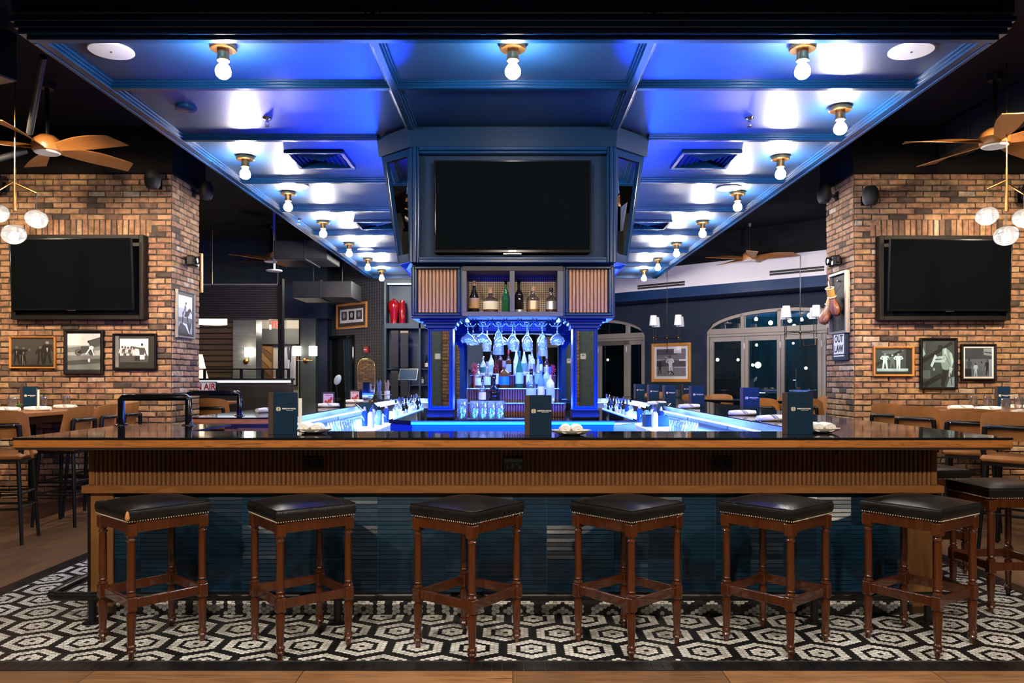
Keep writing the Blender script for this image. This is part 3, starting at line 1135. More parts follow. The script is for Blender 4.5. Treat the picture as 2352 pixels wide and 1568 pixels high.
# open shelf box in the middle
mb = MB()
z0, z1 = PZ(727, KY), PZ(612, KY)
xo = [PX(1062, KY), PX(1072, KY), PX(1171, KY), PX(1182, KY), PX(1280, KY), PX(1293, KY)]
iz0, iz1 = PZ(716, KY), PZ(623, KY)
ky0, ky1 = KY - 0.03, KY + 0.31
mb.box(xo[0], xo[5], ky0, ky1, z0, iz0, 0.003); mb.box(xo[0], xo[5], ky0, ky1, iz1, z1, 0.003)
for a, b in ((0, 1), (2, 3), (4, 5)):
    mb.box(xo[a], xo[b], ky0, ky1, iz0, iz1)
tw(mb, 'shelf_box', M['grey_frame'])
mb = MB(); mb.box(xo[1], xo[4], ky1 - 0.012, ky1 - 0.004, iz0, iz1)
tw(mb, 'perforated_back', M['perf_tan'])

# columns with capitals, mirrors and stone plinths
for fy, depth in ((6.25, 0.20), (8.2, 0.20)):
    for s in (-1, 1):
        x0, x1 = sorted((s * 0.677, s * 0.478))
        zc = kz0
        zsh = 1.395 + (870 - 746) * 6.25 / FPX
        zpl = 1.145
        cx_, cy_ = (x0 + x1) / 2, fy + depth / 2
        mb = MB()
        mb.box(x0, x1, fy, fy + depth, zpl, zsh)
        col = tw(mb, 'column', M['navy_paint'])
        mb = MB()
        hw = (x1 - x0) / 2
        for k, (o, a, b) in enumerate(((0.018, zsh - 0.03, zsh), (0.035, zsh, zsh + 0.022), (0.06, zsh + 0.022, zsh + 0.045), (0.09, zsh + 0.045, zc - 0.012), (0.118, zc - 0.02, zc - 0.001))):
            mb.box(cx_ - hw - o, cx_ + hw + o, fy - o, fy + depth + o, a, b, 0.006)
        mb.build('capital', M['navy_trim'], col, world=True)
        mb = MB()
        a, b = x0 + 0.032, x1 - 0.032
        mz0, mz1 = PZ(932, 6.25), PZ(760, 6.25)
        for (p, q_, r, t_) in ((a - 0.018, a, mz0 - 0.018, mz1 + 0.018), (b, b + 0.018, mz0 - 0.018, mz1 + 0.018), (a, b, mz0 - 0.018, mz0), (a, b, mz1, mz1 + 0.018)):
            mb.box(p, q_, fy - 0.012, fy, r, t_, 0.003)
        for (p, q_, r, t_) in ((x0 + 0.0, x0 + 0.012, zpl, zsh - 0.03), (x1 - 0.012, x1, zpl, zsh - 0.03)):
            mb.box(p, q_, fy - 0.006, fy, r, t_, 0.002)
        mb.build('column_trim', M['navy_trim'], col, world=True)
        mb = MB(); mb.box(a, b, fy - 0.004, fy - 0.001, mz0, mz1)
        mb.build('column_mirror', M['mirror'], col, world=True)
        mb = MB(); mb.box(x0 - 0.012, x1 + 0.012, fy - 0.012, fy + depth + 0.012, 1.075, zpl, 0.004)
        mb.build('plinth', M['granite'], col, world=True)
# back bar counter: stone top with clipped corners on a blue panelled base, and its light strips
top = [(-0.78, 6.0), (0.78, 6.0), (0.98, 6.2), (0.98, 8.6), (-0.98, 8.6), (-0.98, 6.2)]
mb = MB(); mb.prism(top, 1.045, 1.075)
tw(mb, 'stone_top', M['granite'])
mb = MB(); mb.prism([(p[0] * 0.97, 7.2 + (p[1] - 7.2) * 0.975) for p in top], 0.0, 1.045)
for i, (za, zb_) in enumerate(((0.985, 1.040), (0.90, 0.94))):
    mb.prism([(p[0] * (0.985 + 0.006 * (1 - i)), 7.2 + (p[1] - 7.2) * (0.985 + 0.006 * (1 - i))) for p in top], za, zb_)
tw(mb, 'counter_base', M['navy_trim'])
mb = MB()
for s in (-1, 1):
    mb.box(s * 0.955, s * 0.965, 6.3, 8.4, 1.0755, 1.083)
tw(mb, 'light_strip', M['led_blue'])
# rear sheet with a perforated grille behind the glasses
mb = MB(); mb.box(-0.47, 0.47, 7.05, 7.09, 1.80, kz1)
tw(mb, 'rear_board', M['navy_paint'])
mb = MB(); mb.box(PX(1100, 7.03), PX(1254, 7.03), 7.035, 7.045, PZ(759, 7.03), PZ(737, 7.03))
tw(mb, 'speaker_grille', M['perf_white'])
# wire glass racks under the shelf box
mb = MB()
RX = [PX(p, 6.35) for p in (1075, 1109, 1145, 1177, 1210, 1245, 1280)]
for yy, zz in ((6.35, kz0), (6.75, kz0)):
    for x in RX:
        mb.tube([(x - 0.045, yy - 0.12, zz - 0.012), (x - 0.05, yy - 0.135, zz - 0.03), (x - 0.035, yy - 0.13, zz - 0.048), (x + 0.035, yy - 0.13, zz - 0.048), (x + 0.05, yy - 0.135, zz - 0.03), (x + 0.045, yy - 0.12, zz - 0.012)], 0.0035, 6)
        for s in (-1, 1):
            mb.tube([(x + s * 0.014, yy - 0.13, zz - 0.04), (x + s * 0.014, yy + 0.14, zz - 0.04)], 0.003, 6)
tw(mb, 'glass_rack', M['wire'], 50)

# televisions -------------------------------------------------------------------
def television(x0, x1, z0, z1, y, label, rz=0.0, tilt=0.0, deep=0.06, brand=True):
    w, h = x1 - x0, z1 - z0
    t = thing('television', label, 'television', ((x0 + x1) / 2, y, (z0 + z1) / 2), rz)
    t.rotation_euler = (tilt, 0, rz)
    mb = MB()
    mb.box(-w / 2, w / 2, 0.0, deep, -h / 2, h / 2, 0.006)
    mb.build('case', M['black_metal'], t)
    mb = MB()
    mb.box(-w / 2 + 0.012, w / 2 - 0.012, -0.002, 0.003, -h / 2 + 0.022, h / 2 - 0.012)
    mb.build('display', M['screen'], t)
    mb = MB()
    for (a, b, c, d) in ((-w / 2, -w / 2 + 0.012, -h / 2, h / 2), (w / 2 - 0.012, w / 2, -h / 2, h / 2), (-w / 2 + 0.012, w / 2 - 0.012, h / 2 - 0.012, h / 2), (-w / 2 + 0.012, w / 2 - 0.012, -h / 2, -h / 2 + 0.022)):
        mb.box(a, b, -0.006, 0.0, c, d, 0.002)
    mb.build('bezel', M['black_gloss'], t)
    if brand:
        mb = MB(); mb.box(-0.07, 0.07, -0.012, 0.0, -h / 2 - 0.014, -h / 2 - 0.008)
        mb.build('stand_bar', M['steel'], t)
        lettering('maker', 'lettering', M['steel'], t, (0, -0.0065, -h / 2 + 0.011))
    return t


television(PX(997, 6.07), PX(1357, 6.07), PZ(581, 6.07), PZ(370, 6.07), 6.05, 'large flat television switched off in the blue frame of the central tower')

# glass things ---------------------------------------------------------------------
def wine_prof(kind):
    if kind == 'coupe':
        bowl = [(0.006, -0.085), (0.02, -0.10), (0.045, -0.118), (0.056, -0.135), (0.058, -0.148), (0.052, -0.165)]
        foot = 0.034
    elif kind == 'wine':
        bowl = [(0.006, -0.10), (0.02, -0.112), (0.036, -0.135), (0.041, -0.165), (0.039, -0.195), (0.033, -0.222)]
        foot = 0.036
    else:
        bowl = [(0.008, -0.07), (0.022, -0.09), (0.034, -0.13), (0.040, -0.18), (0.044, -0.24), (0.045, -0.262)]
        foot = 0.036
    return [(0, 0.0), (foot, -0.002), (foot, -0.005), (0.012, -0.012), (0.005, -0.022), (0.0045, bowl[0][1] + 0.012)] + bowl + [(r - 0.002, z) for r, z in reversed(bowl)][:-1] + [(0, bowl[0][1] - 0.006)]


GL = {}


def hang_glass(kind, loc, label):
    if kind not in GL:
        t = thing('stemmed_glass', label, 'glass', loc, 0, 'glasses hung from the rack of the tower')
        mb = MB(); mb.lathe(wine_prof(kind), 20)
        mb.build('bowl', M['glass'], t, 50)
        GL[kind] = t
        return t
    return dup(GL[kind], loc, label=label)


kinds = ['coupe', 'coupe', 'pint', 'wine', 'wine', 'wine', 'coupe']
labs = ['upside-down coupe glass at the left end of the hanging rack', 'upside-down coupe glass hanging second from the left',
        'upside-down tall footed glass, the longest in the hanging rack', 'upside-down wine glass hanging next to the tall footed glass',
        'upside-down wine glass in the middle of the three hanging wine glasses', 'upside-down wine glass hanging nearest the right coupe glass',
        'upside-down coupe glass alone at the right end of the hanging rack']
for x, k, l in zip(RX, kinds, labs):
    hang_glass(k, (x, 6.33, kz0 - 0.034), l)
for i, (x, k) in enumerate(zip(RX, ['coupe', 'wine', 'coupe', 'wine', 'wine', 'pint', 'coupe'])):
    hang_glass(k, (x + 0.02, 6.74, kz0 - 0.034), 'upside-down %s glass in the second hanging row, %s from the left' % ({'pint': 'tall footed'}.get(k, k), ORD[i]))

# bottle riser -----------------------------------------------------------------------
riser = thing('bottle_riser', 'stepped bottle stand with dark wood slat fronts and steel edges on the back bar', 'stand', (0, 6.8, 1.075))
STEPS = [(0.44, 6.56, 6.74, 1.075, 1.195), (0.40, 6.74, 6.90, 1.075, 1.315), (0.38, 6.90, 7.04, 1.075, 1.43)]
mb = MB()
for hw, y0, y1, z0, z1 in STEPS:
    mb.box(-hw, hw, y0, y1, z0 + 0.001, z1 - 0.008)
mb.build('carcass', M['black_matte'], riser, world=True)
for hw, y0, y1, z0, z1 in STEPS:
    mb = MB()
    mb.box(-hw, hw, y0 - 0.022, y1 - 0.002, z1 - 0.008, z1, 0.002)
    mb.build('step_edge', M['steel'], riser, world=True)
for i, (hw, y0, y1, z0, z1) in enumerate(STEPS):
    mb = MB()
    n = int(hw * 2 / 0.022)
    zlo = STEPS[i - 1][4] if i else z0 + 0.002
    for k in range(n):
        a = -hw + k * 0.022
        prof = [(a + 0.021 * (0.5 - 0.5 * math.cos(j * PI / 5)), y0 - 0.002 - 0.011 * math.sin(j * PI / 5)) for j in range(6)] + [(a + 0.021, y0), (a, y0)]
        mb.prism(prof, zlo + 0.001, z1 - 0.009)
    mb.build('slat_front', M['slat_dark'], riser, 50, world=True)

# bottles ---------------------------------------------------------------------------
def bmat(name, col, tr=0.55, rough=0.08):
    return mat(name, col, rough, trans=tr, ior=1.2, coat=0.6)


BM = {'amber': bmat('bottle_amber', (0.30, 0.08, 0.01)), 'green': bmat('bottle_green', (0.03, 0.22, 0.08)), 'clear': glass_mat('bottle_clear', (0.85, 0.93, 1.0), 0.05, 0.15, 0.22, 0.12), 'dark': bmat('bottle_dark', (0.01, 0.008, 0.008), 0.1),
      'blue': bmat('bottle_blue', (0.02, 0.07, 0.30)), 'white': mat('bottle_white', (0.65, 0.68, 0.72), 0.2, coat=0.5), 'redb': bmat('bottle_red', (0.22, 0.02, 0.01)), 'teal': bmat('bottle_teal', (0.30, 0.55, 0.55), 0.6)}
LM = {'blue': mat('label_blue', (0.01, 0.16, 0.55), 0.6), 'cream': mat('label_cream', (0.62, 0.56, 0.44), 0.6), 'white': M['paper'], 'tan': mat('label_tan', (0.40, 0.22, 0.10), 0.6), 'silver': mat('label_silver', (0.5, 0.5, 0.55), 0.35, 0.7),
      'copper': mat('label_copper', (0.5, 0.32, 0.24), 0.35, 0.7), 'green': mat('label_green', (0.05, 0.2, 0.08), 0.6), 'pale': mat('label_pale', (0.35, 0.48, 0.60), 0.6)}
CM = {'black': M['black_gloss'], 'red': mat('cap_red', (0.7, 0.01, 0.01), 0.3), 'white': M['white_plastic'], 'steel': M['chrome'], 'teal': mat('cap_teal', (0.02, 0.25, 0.3), 0.3), 'cork': mat('cap_cork', (0.35, 0.2, 0.09), 0.8), 'blue': mat('cap_blue', (0.02, 0.05, 0.2), 0.3)}
LIQ = {'rum': mat('liquid_rum', (0.16, 0.04, 0.008), 0.1), 'gold': mat('liquid_gold', (0.35, 0.18, 0.015), 0.1), 'cola': mat('liquid_cola', (0.03, 0.008, 0.006), 0.1)}


def bottle(x, y, z, h, r, col, label_col, cap, label, shape='std', liquid=None, group='bottles on the riser', lz=(0.12, 0.42), flat=1.0):
    t = thing('bottle', label, 'bottle', (x, y, z), 0, group)
    if shape == 'round':
        prof = [(0, 0), (r * .62, 0), (r * .8, h * .04), (r, h * .2), (r * 1.0, h * .36), (r * .8, h * .5), (r * .38, h * .58), (r * .26, h * .62), (r * .24, h * .86), (r * .30, h * .9), (0, h * .9)]
    elif shape == 'square':
        prof = [(0, 0), (r * .95, 0), (r, h * .02), (r * 1.06, h * .45), (r * 1.0, h * .55), (r * .55, h * .62), (r * .26, h * .66), (r * .25, h * .82), (r * .34, h * .85), (0, h * .85)]
    elif shape == 'cone':
        prof = [(0, 0), (r * .9, 0), (r, h * .03), (r, h * .35), (r * .85, h * .52), (r * .45, h * .68), (r * .3, h * .78), (r * .28, h * .92), (0, h * .92)]
    else:
        prof = [(0, 0), (r * .94, 0), (r, h * .02), (r, h * .52), (r * .92, h * .58), (r * .5, h * .67), (r * .33, h * .72), (r * .31, h * .9), (0, h * .9)]
    mb = MB(); mb.lathe(prof, 20, sy=flat)
    mb.build('body', BM[col], t, 40)
    if liquid:
        mb = MB()
        lh = h * 0.42
        pr = [(0, 0.004)] + [(rr * .93, zz + 0.002) for rr, zz in prof[1:] if zz < lh]
        pr += [(pr[-1][0], lh), (0, lh)]
        mb.lathe(pr, 20, sy=flat)
        mb.build('liquid', LIQ[liquid], t, 40)
    if label_col:
        mb = MB()
        a0, a1 = -PI * 0.97, -PI * 0.03
        n = 14
        vv = []
        for zz in (h * lz[0], h * lz[1]):
            for k in range(n + 1):
                a = a0 + (a1 - a0) * k / n
                rr = r * (1.07 if shape == 'square' else 1.015) + 0.0008
                vv.append((rr * math.cos(a), rr * math.sin(a) * flat, zz))
        mb.add(vv, [(k, k + 1, n + 2 + k, n + 1 + k) for k in range(n)])
        mb.build('label', LM[label_col], t, 60)
    if cap:
        mb = MB()
        top = prof[-1][1]
        cr = r * .36 if shape != 'cone' else r * .33
        mb.lathe([(0, top - h * .07), (cr, top - h * .07), (cr, h * .99), (cr * .9, h), (0, h)], 16)
        mb.build('cap', CM[cap], t, 40)
    return t


# six bottles in the shelf box
SB = [(1089, 640, .042, 'dark', 'tan', 'cork', 'dark tapered bottle with a tan label, leftmost in the shelf box', 'cone', None, 1),
      (1127, 656, .058, 'clear', 'cream', 'cork', 'squat flask of brown spirit with a round stopper in the left bay', 'square', 'rum', .6),
      (1162, 640, .034, 'green', None, 'black', 'tall green tinted bottle at the right of the left bay', 'cone', 'gold', 1),
      (1192, 638, .036, 'dark', 'silver', 'black', 'tall black bottle with a silver foot label in the right bay', 'std', None, 1),
      (1224, 653, .050, 'clear', 'copper', 'cork', 'stout clear bottle with a copper label in the right bay', 'std', 'gold', .75),
      (1266, 656, .044, 'clear', 'silver', 'black', 'clear bottle with a silver label, rightmost in the shelf box', 'std', 'rum', .8)]
for px, pt, r, c, l, cp, lab, shp, liq, fl in SB:
    y = KY + 0.12
    z0 = iz0
    bottle(PX(px, y), y, z0, PZ(pt, y) - PZ(714, y), r, c, l, cp, lab, shp, liq, 'bottles in the shelf box', (0.02, 0.10) if 'foot' in lab else (0.14, 0.46), fl)

# bottles on the riser: (pixel x, top pixel, step, radius, colour, label, cap, words, shape, liquid)
RB = [(1158, 828, 1, .042, 'amber', 'blue', 'cork', 'amber bottle with a broad blue label standing in the middle of the riser', 'square', 'rum'),
      (1193, 806, 1, .034, 'green', 'pale', 'green', 'green bottle with yellow spirit right of the blue-labelled amber bottle', 'cone', 'gold'),
      (1098, 836, 1, .032, 'clear', 'white', 'steel', 'clear bottle with a white label at the left end of the middle step', 'std', None),
      (1119, 830, 1, .030, 'clear', 'white', 'cork', 'clear tall bottle with a cork beside the left end of the middle step', 'cone', None),
      (1139, 812, 1, .026, 'redb', 'cream', 'black', 'red-brown bottle with a narrow cream label left of the amber bottle', 'std', 'cola'),
      (1216, 814, 1, .028, 'clear', 'white', 'white', 'clear bottle with a white cap right of the green bottle', 'cone', None),
      (1236, 812, 1, .030, 'clear', 'pale', 'teal', 'clear bottle with a teal cap on the middle step', 'cone', None),
      (1256, 838, 1, .030, 'white', 'pale', 'white', 'frosted white bottle near the right end of the middle step', 'std', None),
      (1135, 860, 0, .048, 'dark', None, 'black', 'round dark jug with a loop stopper on the lower step', 'round', 'cola'),
      (1108, 868, 0, .030, 'clear', 'white', 'black', 'clear bottle with a tall white label on the lower step', 'std', None),
      (1220, 847, 0, .042, 'clear', 'pale', 'black', 'wide clear bottle with a pale label behind the standing menu', 'std', None),
      (1243, 836, 0, .030, 'teal', 'white', 'white', 'pale teal bottle on the lower step behind the menu', 'std', None),
      (1264, 842, 0, .034, 'white', 'pale', 'blue', 'white bottle with a blue foot at the right end of the lower step', 'square', None),
      (1149, 800, 2, .024, 'redb', None, 'red', 'slim bottle with a bright red cap on the top step, the left of two', 'std', None),
      (1168, 802, 2, .024, 'amber', 'cream', 'red', 'slim amber bottle with a bright red cap on the top step', 'std', None),
      (1128, 806, 2, .026, 'clear', 'white', 'black', 'clear bottle with a black cap on the top step', 'std', None),
      (1186, 792, 2, .028, 'clear', None, 'white', 'tall clear bottle with a white pourer on the top step', 'cone', None),
      (1204, 796, 2, .028, 'clear', 'pale', 'steel', 'tall clear bottle with a steel pourer on the top step', 'cone', None),
      (1222, 800, 2, .028, 'clear', 'silver', 'steel', 'clear bottle with a silver label on the top step', 'std', None),
      (1240, 808, 2, .028, 'blue', 'white', 'blue', 'blue bottle with a white label on the top step', 'std', None),
      (1256, 816, 2, .026, 'redb', 'cream', 'cork', 'red-brown bottle at the right end of the top step', 'std', 'rum'),
      (1110, 818, 2, .026, 'clear', 'green', 'steel', 'clear bottle with a green label at the left end of the top step', 'std', None)]
CM['green'] = mat('cap_green', (0.02, 0.15, 0.05), 0.4)
for px, pt, st, r, c, l, cp, lab, shp, liq in RB:
    y = (STEPS[st][1] + STEPS[st][2]) / 2
    z = STEPS[st][4]
    bottle(PX(px, y), y, z, max(0.14, PZ(pt, y) - z), r, c, l, cp, lab, shp, liq)
# two feathery ornaments at the ends of the middle step
for px, pz, c, lab in ((1090, 846, (0.5, 0.06, 0.02), 'spiky orange-red feather ornament at the left end of the bottle riser'), (1268, 850, (0.42, 0.02, 0.05), 'crimson feather ornament at the right end of the bottle riser')):
    y = 6.80
    mbs = MB()
    cx_, cz_ = PX(px, y), PZ(pz, y)
    r2 = random.Random(px)
    for k in range(70):
        d = Vector((r2.gauss(0, 1), r2.gauss(0, 1), r2.gauss(0, 1))).normalized()
        e = Vector((cx_, y, cz_)) + Vector((d.x * 0.035, d.y * 0.035, d.z * 0.055))
        mbs.tube([(cx_, y, cz_), tuple(e)], [0.006, 0.0015], 4)
    mbs.tube([(cx_, y, STEPS[1][4]), (cx_, y, cz_)], 0.006, 6)
    tag(mbs.build('feather_ornament', mat('feather', c, 0.7)), lab, 'ornament')

# tumblers on the rubber mat --------------------------------------------------------
mb = MB(); mb.box(PX(1045, 6.1), PX(1262, 6.1), 6.06, 6.32, 1.0755, 1.083, 0.003)
tag(mb.build('bar_mat', M['black_matte']), 'black rubber mat under the tumblers on the back bar', 'mat')
tumb = None
for i, (px, wide, h, lab) in enumerate(((1062, .045, .155, 'cut crystal mixing glass with a diamond pattern at the left end of the mat'), (1091, .040, .140, 'fluted tumbler next to the mixing glass'), (1110, .040, .140, 'fluted tumbler second from the mixing glass'),
                                        (1129, .040, .140, 'fluted tumbler third from the mixing glass'), (1148, .040, .140, 'fluted tumbler at the right end of the row on the mat'))):
    t = thing('tumbler', lab, 'glass', (PX(px, 6.15), 6.15, 1.083), 0, 'tumblers on the back bar mat')
    mb = MB()
    n = 24
    prof = [(0, 0), (.85, 0), (.9, .02), (.97, .6), (1.0, 1.0), (.93, 1.0), (.88, .12), (0, .1)]
    rows = []
    for r_, z_ in prof:
        rows.append([(wide * r_ * (1 + (0.035 if k % 2 else -0.02) * (0.2 < z_ < .9)) * math.cos(k * 2 * PI / n), wide * r_ * (1 + (0.035 if k % 2 else -0.02) * (0.2 < z_ < .9)) * math.sin(k * 2 * PI / n), h * z_) for k in range(n)])
    vv = [p for row in rows for p in row]
    fs = [(i_ * n + k, i_ * n + (k + 1) % n, (i_ + 1) * n + (k + 1) % n, (i_ + 1) * n + k) for i_ in range(len(rows) - 1) for k in range(n)]
    mb.add(vv, fs)
    mb.build('body', M['glass'], t)
    if i == 0:
        mb = MB()
        for s in (-1, 1):
            for k in range(8):
                pts = [(wide * 0.985 * math.cos(k * PI / 4 + s * q_ * 0.26), wide * 0.985 * math.sin(k * PI / 4 + s * q_ * 0.26), h * (0.12 + 0.13 * q_)) for q_ in range(6)]
                mb.tube(pts, 0.0016, 4)
        mb.build('cut_pattern', M['glass'], t)

# ================================================================ the bar counter
BT = 1.070                                                          # top of the stone
YF, YB = 4.335, 4.88                                                # front counter, front and back edge
XO, XI = 2.77, 1.85
YR = 13.9
bar = thing('bar_counter', 'long oak edged bar counter with black stone top and dark blue tiled front', 'bar', (0, YF, 0))


def br(mb, name, m, smooth=None, parent=None, label=None):
    return mb.build(name, m, parent or bar, smooth, world=True, label=label)


mb = MB()
mb.box(-XO, XO, YF, YB, 1.056, BT, 0.003)
mb.box(-XO, -2.02, YB, 5.62, 1.056, BT, 0.003)
mb.box(XI, XO, YB, YR, 1.056, BT, 0.003)
mb.box(-XO, -XI - 0.05, 6.62, YR, 1.056, BT, 0.003)
mb.box(-XI - 0.05, XI, 13.3, YR, 1.056, BT, 0.003)
br(mb, 'stone_top', M['granite'])
mb = MB()
E = 0.028
mb.box(-XO, XO, YF - 0.002, YF + E, 1.012, 1.056, 0.006)
for s in (-1, 1):
    mb.box(s * XO, s * (XO - E), YF + E, 5.62 if s < 0 else YR, 1.012, 1.056, 0.006)
mb.box(-XO, -XO + E, 6.62, YR, 1.012, 1.056, 0.006)
mb.box(-XO + E, -XI - 0.05, 6.618, 6.62 + E, 1.012, 1.056, 0.006)
br(mb, 'wood_edge', M['oak'])
mb = MB()
mb.box(-XO + 0.012, XO - 0.012, YF + 0.010, YB - 0.02, 1.002, 1.014)
mb.box(-XO + 0.012, -2.04, YB - 0.02, 5.6, 1.002, 1.014)
mb.box(XI + 0.02, XO - 0.012, YB - 0.02, YR - 0.02, 1.002, 1.014)
mb.box(-XO + 0.012, -XI - 0.07, 6.64, YR - 0.02, 1.002, 1.014)
br(mb, 'underside', M['black_matte'])
# steel rail along the bartenders' edges
mb = MB()
mb.box(-2.02, XI, YB, YB + 0.006, 1.012, 1.062)
mb.box(XI - 0.006, XI, YB + 0.006, 13.3, 1.008, 1.064)
mb.box(-XI - 0.05, -XI - 0.044, 6.62, 13.3, 1.008, 1.064)
mb.box(-XI, XI, 13.294, 13.3, 1.008, 1.064)
br(mb, 'steel_edge', M['steel'])
mb = MB()
mb.box(XI + 0.01, XI + 0.03, YB + 0.2, 13.2, 0.990, 1.000)
mb.box(-XI - 0.08, -XI - 0.06, 6.7, 13.2, 0.990, 1.000)
mb.box(-XI, XI, 13.32, 13.34, 0.990, 1.000)
mb.box(-1.9, XI - 0.05, YB - 0.05, YB - 0.03, 0.990, 1.000)
br(mb, 'light_strip', M['led_ice'])
# body
FY = 4.62
FX0, FX1 = -2.495, 2.495
mb = MB()
mb.box(FX0 + 0.01, FX1 - 0.01, FY + 0.03, FY + 0.16, 0, 1.002)
for s in (-1, 1):
    mb.box(s * 2.485, s * 2.36, FY + 0.16, 5.55 if s < 0 else YR - 0.3, 0, 1.002)
mb.box(-2.485, -2.36, 6.75, YR - 0.3, 0, 1.002)
mb.box(-2.36, -2.0, 6.72, 6.80, 0, 1.002)
mb.box(-2.36, 2.36, YR - 0.35, YR - 0.25, 0, 1.002)
br(mb, 'body', M['oak_post'])
mb = MB()
n = 188
w = (FX1 - FX0 - 0.06) / n
prof = []
for k in range(n):
    a = FX0 + 0.03 + k * w
    for i in range(7):
        prof.append((a + w * (0.06 + 0.88 * (0.5 - 0.5 * math.cos(i * PI / 6))), FY + 0.006 - 0.015 * math.sin(i * PI / 6)))
V = [(p[0], p[1], z) for z in (0.771, 1.003) for p in prof]
N_ = len(prof)
mb.add(V, [(i, i + 1, N_ + i + 1, N_ + i) for i in range(N_ - 1)])
br(mb, 'slatted_panel', M['slat'], 50)
for s in (-1, 1):
    mb = MB(); mb.box(s * 2.497, s * 2.462, FY - 0.010, FY + 0.05, 0.771, 1.003, 0.003)
    br(mb, 'end_strip', M['oak_post'])
mb = MB()
mb.box(-2.52, 2.52, 4.572, FY + 0.04, 0.727, 0.771, 0.004)
for s in (-1, 1):
    mb.box(s * 2.52, s * 2.47, FY + 0.04, 5.55 if s < 0 else YR - 0.3, 0.727, 0.771, 0.004)
br(mb, 'ledge', M['oak_plain'])
for a, b in ((-2.485, -2.351), (2.300, 2.470)):
    mb = MB(); mb.box(a, b, FY - 0.012, FY + 0.04, 0.10, 0.727, 0.003)
    br(mb, 'corner_board', M['oak_post'])
for s in (-1, 1):
    mb = MB(); mb.box(s * 2.500, s * 2.484, FY - 0.014, FY + 0.02, 0.0, 0.727)
    br(mb, 'corner_guard', M['black_metal'])
# glazed tiles: flat and ridged
mb = MB(); mb.box(-2.351, 2.300, FY + 0.008, FY + 0.035, 0.10, 0.727)
br(mb, 'tile_grout', M['grout_blue'])
V, Fc, T = [], [], []
TS = 0.1995
x = 0.0 - 12 * TS
r3 = random.Random(5)
while x < 2.35:
    z = 0.727 - 0.196
    rowi = 0
    while z > 0.05:
        a, b = max(x + 0.0012, -2.351), min(x + TS - 0.0012, 2.300)
        c, d = max(z + 0.0012, 0.10), z + TS - 0.0012
        if b - a > 0.02 and d - c > 0.02:
            ridged = r3.random() < 0.66
            tone = r3.random()
            depth = r3.choice((0.003, 0.0042, 0.0055)) if ridged else 0.0012
            n = 8
            for k in range(n):
                za = z + 0.0012 + (TS - 0.0024) * k / n
                zb = z + 0.0012 + (TS - 0.0024) * (k + 1) / n - 0.0008
                if za < c - 1e-6:
                    continue
                dep = depth * (0.7 + 0.6 * r3.random())
                y0 = FY + 0.008
                b0 = len(V)
                # wedge: thick at the foot, thin at the head
                V += [(a, y0, za), (b, y0, za), (b, y0 - 0.004 - dep, za + 0.0015), (a, y0 - 0.004 - dep, za + 0.0015), (b, y0 - 0.004 - dep * 0.9, za + 0.004), (a, y0 - 0.004 - dep * 0.9, za + 0.004), (b, y0 - 0.003, zb), (a, y0 - 0.003, zb), (b, y0, zb), (a, y0, zb)]
                Fc += [(b0, b0 + 1, b0 + 2, b0 + 3), (b0 + 3, b0 + 2, b0 + 4, b0 + 5), (b0 + 5, b0 + 4, b0 + 6, b0 + 7), (b0 + 7, b0 + 6, b0 + 8, b0 + 9), (b0, b0 + 3, b0 + 5, b0 + 7, b0 + 9), (b0 + 1, b0 + 8, b0 + 6, b0 + 4, b0 + 2)]
                T += [tone] * 6
        z -= TS
        rowi += 1
    x += TS
o = tone_mesh('glazed_tile', [(p[0], p[1] - YF, p[2]) for p in V], Fc, T, M['glaze_blue'], bar)
# hexagon tiled toe board
kick = hex_tiles(lambda u, w_: abs(u) < 2.34 and 0.006 < w_ < 0.098, -103, 104, 0, 5, lambda u, w_: (u, FY + 0.004 - YF, w_))
mb = MB(); mb.box(-2.36, 2.36, FY + 0.006, FY + 0.03, 0, 0.11)
kb = br(mb, 'toe_board', M['grout'])
for q, nm in ((1, 'white_tile'), (0, 'black_tile')):
    V, Fc, T = kick[q]
    ob = tone_mesh(nm, V, [tuple(reversed(f)) for f in Fc], T, M['tile_white' if q else 'tile_black'], kb)
mb = MB(); mb.box(-2.36, 2.36, FY - 0.006, FY + 0.03, 0.100, 0.122, 0.002)
br(mb, 'toe_strip', M['black_metal'])

# foot rail --------------------------------------------------------------------
rail = thing('foot_rail', 'black metal tube foot rail running along the base of the bar', 'foot rail', (0, 4.47, 0))
mb = MB()
pts = [(-2.66, 9.5, .155)] + [(-2.66, 4.56, .155), (-2.652, 4.51, .155), (-2.63, 4.482, .155), (-2.59, 4.472, .155)]
pts += [(-p[0], p[1], p[2]) for p in reversed(pts)]
mb.tube(pts, 0.026, 14)
mb.build('tube', M['black_metal'], rail, 50, world=True)
for x in (-2.40, -1.0, 0.66, 1.72, 2.37):
    mb = MB()
    mb.tube([(x, 4.472, 0.004), (x, 4.472, 0.150)], 0.022, 12)
    mb.lathe([(0, 0.016), (0.05, 0.012), (0.056, 0.0045), (0, 0.0045)], 20, (x, 4.472, 0))
    mb.build('rail_post', M['black_metal'], rail, 50, world=True)
for x, y in ((-2.66, 5.3), (2.66, 5.3), (-2.66, 7.0), (2.66, 7.0)):
    mb = MB()
    mb.tube([(x, y, 0.004), (x, y, 0.150)], 0.022, 12)
    mb.lathe([(0, 0.016), (0.05, 0.012), (0.056, 0.0045), (0, 0.0045)], 20, (x, y, 0))
    mb.build('rail_post', M['black_metal'], rail, 50, world=True)

